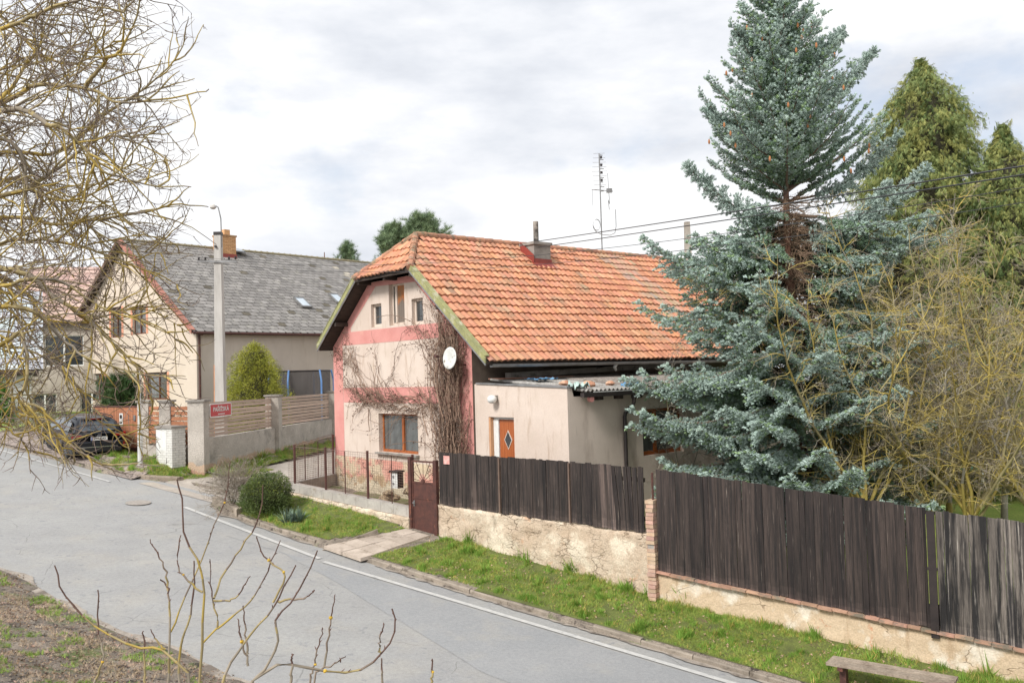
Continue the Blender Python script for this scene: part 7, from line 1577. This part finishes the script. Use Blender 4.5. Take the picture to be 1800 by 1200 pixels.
# ---------------- grass by the cabinet and along the lane
pol3 = [(-30.0, 15.65), (-28.2, 15.6), (-26.1, 16.25), (-26.0, 17.4), (-25.2, 18.6), (-26.0, 20.2), (-28.0, 18.9), (-31.5, 17.2)]
sheet('verge', pol3, M_lawn_soil, .012, 'grassy corner with the cabinet and the white post', 'verge', res=.2); grass('grass', pol3, 2200, 'green grass around the cabinet and the white post', seed=3, bare=.0, h=(.05, .11))
def lane_pt(t, off): # grass between lane and stucco wall
    return None
q0 = sn(*(PP[:2]+N2*.2)); q1 = sn(*(PP[:2]+D2*15+N2*.2)); w0 = sn(*(PP[:2]+N2*1.2-D2*.5)); w1 = sn(*(PP[:2]+D2*15+N2*1.5))
zl = lambda s, n: zroad(s+max(0, n-16)*.45)+.24
sheet('verge', [q0, w0, w1, q1], M_lawn_soil, 0, 'grass strip between the stucco wall and the side lane', 'verge', res=.3, zf=zl); grass('grass', [q0, w0, w1, q1], 700, 'green grass along the foot of the stucco wall', seed=4, zf=zl, h=(.05, .12), bare=.15)
gy = [(-9.8, 17.0), (4, 16.3), (6, 20), (-6, 21)]
# ---------------- bank in front: litter, dry grass, moss
rng = np.random.default_rng(90); n = 70000; S_ = rng.uniform(-24, -4, n); Nn_ = rng.uniform(2.2, 8.4, n); pos = []; cl = []; sz = []
M_lit = mat('leaf litter', srgb(168, 148, 128), srgb(128, 108, 92), scale=20, tint=True)
for s, nn in zip(S_, Nn_):
    v = noise.noise(Vector((s*.7, nn*.7, 8)))
    if nn > near_n(s)-.25 and rng.random() < .8: continue
    if v < -.05 and rng.random() < .6: continue
    x, y = xy(s, nn); pos.append((x, y, base_z(s, nn)+.008)); g_ = rng.uniform(.5, 1.3); cl.append((g_, g_*rng.uniform(.85, 1.05), g_*rng.uniform(.75, 1.05))); sz.append(rng.uniform(.018, .06))
pos = np.array(pos); d = rng.normal(size=pos.shape)*(1, 1, .35)
tag(scatter('leaf_litter', [(-.4, 0, 0), (0, .1, .4), (.4, 0, 0), (0, -.1, 1)], LF, pos, frames(d, rng), np.array(sz), M_lit, np.array(cl)), 'dry fallen leaves scattered over the near bank', 'litter', kind='stuff')
bankp = [(-26, 8.25), (-22, 8.3), (-16, 8.05), (-11, 7.9), (-5, 7.9), (-5, 1.5), (-14, 1.5), (-26, 5)]
def bank_grass(name, dens, thr, seed, label, col, h):
    rng = np.random.default_rng(seed); pos = []; cl = []; hs = []
    for q in range(dens):
        s = rng.uniform(-25, -5); nn = rng.uniform(2, 8.1)
        v = noise.noise(Vector((s*.9, nn*1.2, seed)))+.6*noise.noise(Vector((s*3, nn*3, seed)))
        if v < thr or nn > near_n(s)-.1: continue
        x, y = xy(s, nn); pos.append((x, y, base_z(s, nn)-.004)); g_ = rng.uniform(.7, 1.25); cl.append(np.array(col)*g_); hs.append(rng.uniform(*h))
    pos = np.array(pos); n = len(pos); hs = np.array(hs); d = np.concatenate([rng.normal(size=(n, 2))*.55, np.ones((n, 1))], 1)
    tag(scatter(name, BL, BF, pos, frames(d, rng), np.stack([hs*.08+.004, hs, hs], 1), M_grass, np.array(cl)), label, 'grass', kind='stuff')
bank_grass('grass', 110000, .20, 5, 'green grass tufts on the near bank', (.9, 1.05, .8), (.035, .095)); bank_grass('dry_grass', 60000, .05, 6, 'straw-coloured dead grass on the near bank', (2.0, 1.25, 3.4), (.03, .08))
# fallen leaves on the verge
rng = np.random.default_rng(91); pos = []; cl = []
for q in range(1500):
    s = rng.uniform(-14.5, 2); nn = rng.uniform(kerb_n(s)+.15, fenceN(s)); 
    if noise.noise(Vector((s, nn, 3))) < 0 and rng.random() < .7: continue
    x, y = xy(s, nn); pos.append((x, y, base_z(s, nn)+.045)); g_ = rng.uniform(.8, 1.7); cl.append((g_, g_*.9, g_*.85))
pos = np.array(pos); d = rng.normal(size=pos.shape)*(1, 1, .4)
tag(scatter('leaf_litter', [(-.4, 0, 0), (0, .1, .4), (.4, 0, 0), (0, -.1, 1)], LF, pos, frames(d, rng), rng.uniform(.03, .07, len(pos)), M_lit, np.array(cl)), 'pale dry leaves scattered over the long verge', 'litter', kind='stuff')
# green garden things seen through the fruit trees
M_tarp = mat('green plastic', srgb(40, 140, 110), srgb(60, 160, 130), scale=4, rough=.4)
for (px, py, D_, lb, m_) in ((1652, 826, 24, 'left green plastic bundle on the garden lawn', M_tarp), (1698, 828, 24.3, 'right green and white plastic bundle on the garden lawn', M_tarp)):
    p = at(px, py, D_); g = MB(); rock(g, (0, 0, .1), .3, px, .5, 8); o = g.build('plastic_bundle', m_); o.location = tuple(p); tag(o, lb, 'bundle')
p = at(1722, 780, 23); g = MB(); g.tube([(0, 0, -1), (0, 0, 1.0)], .06, 8); g.tube([(0, 0, .7), (.3, 0, 1.1)], .03, 6); o = g.build('birch_stake', M_white); o.location = tuple(p); tag(o, 'thin white stake among the fruit trees', 'stake')
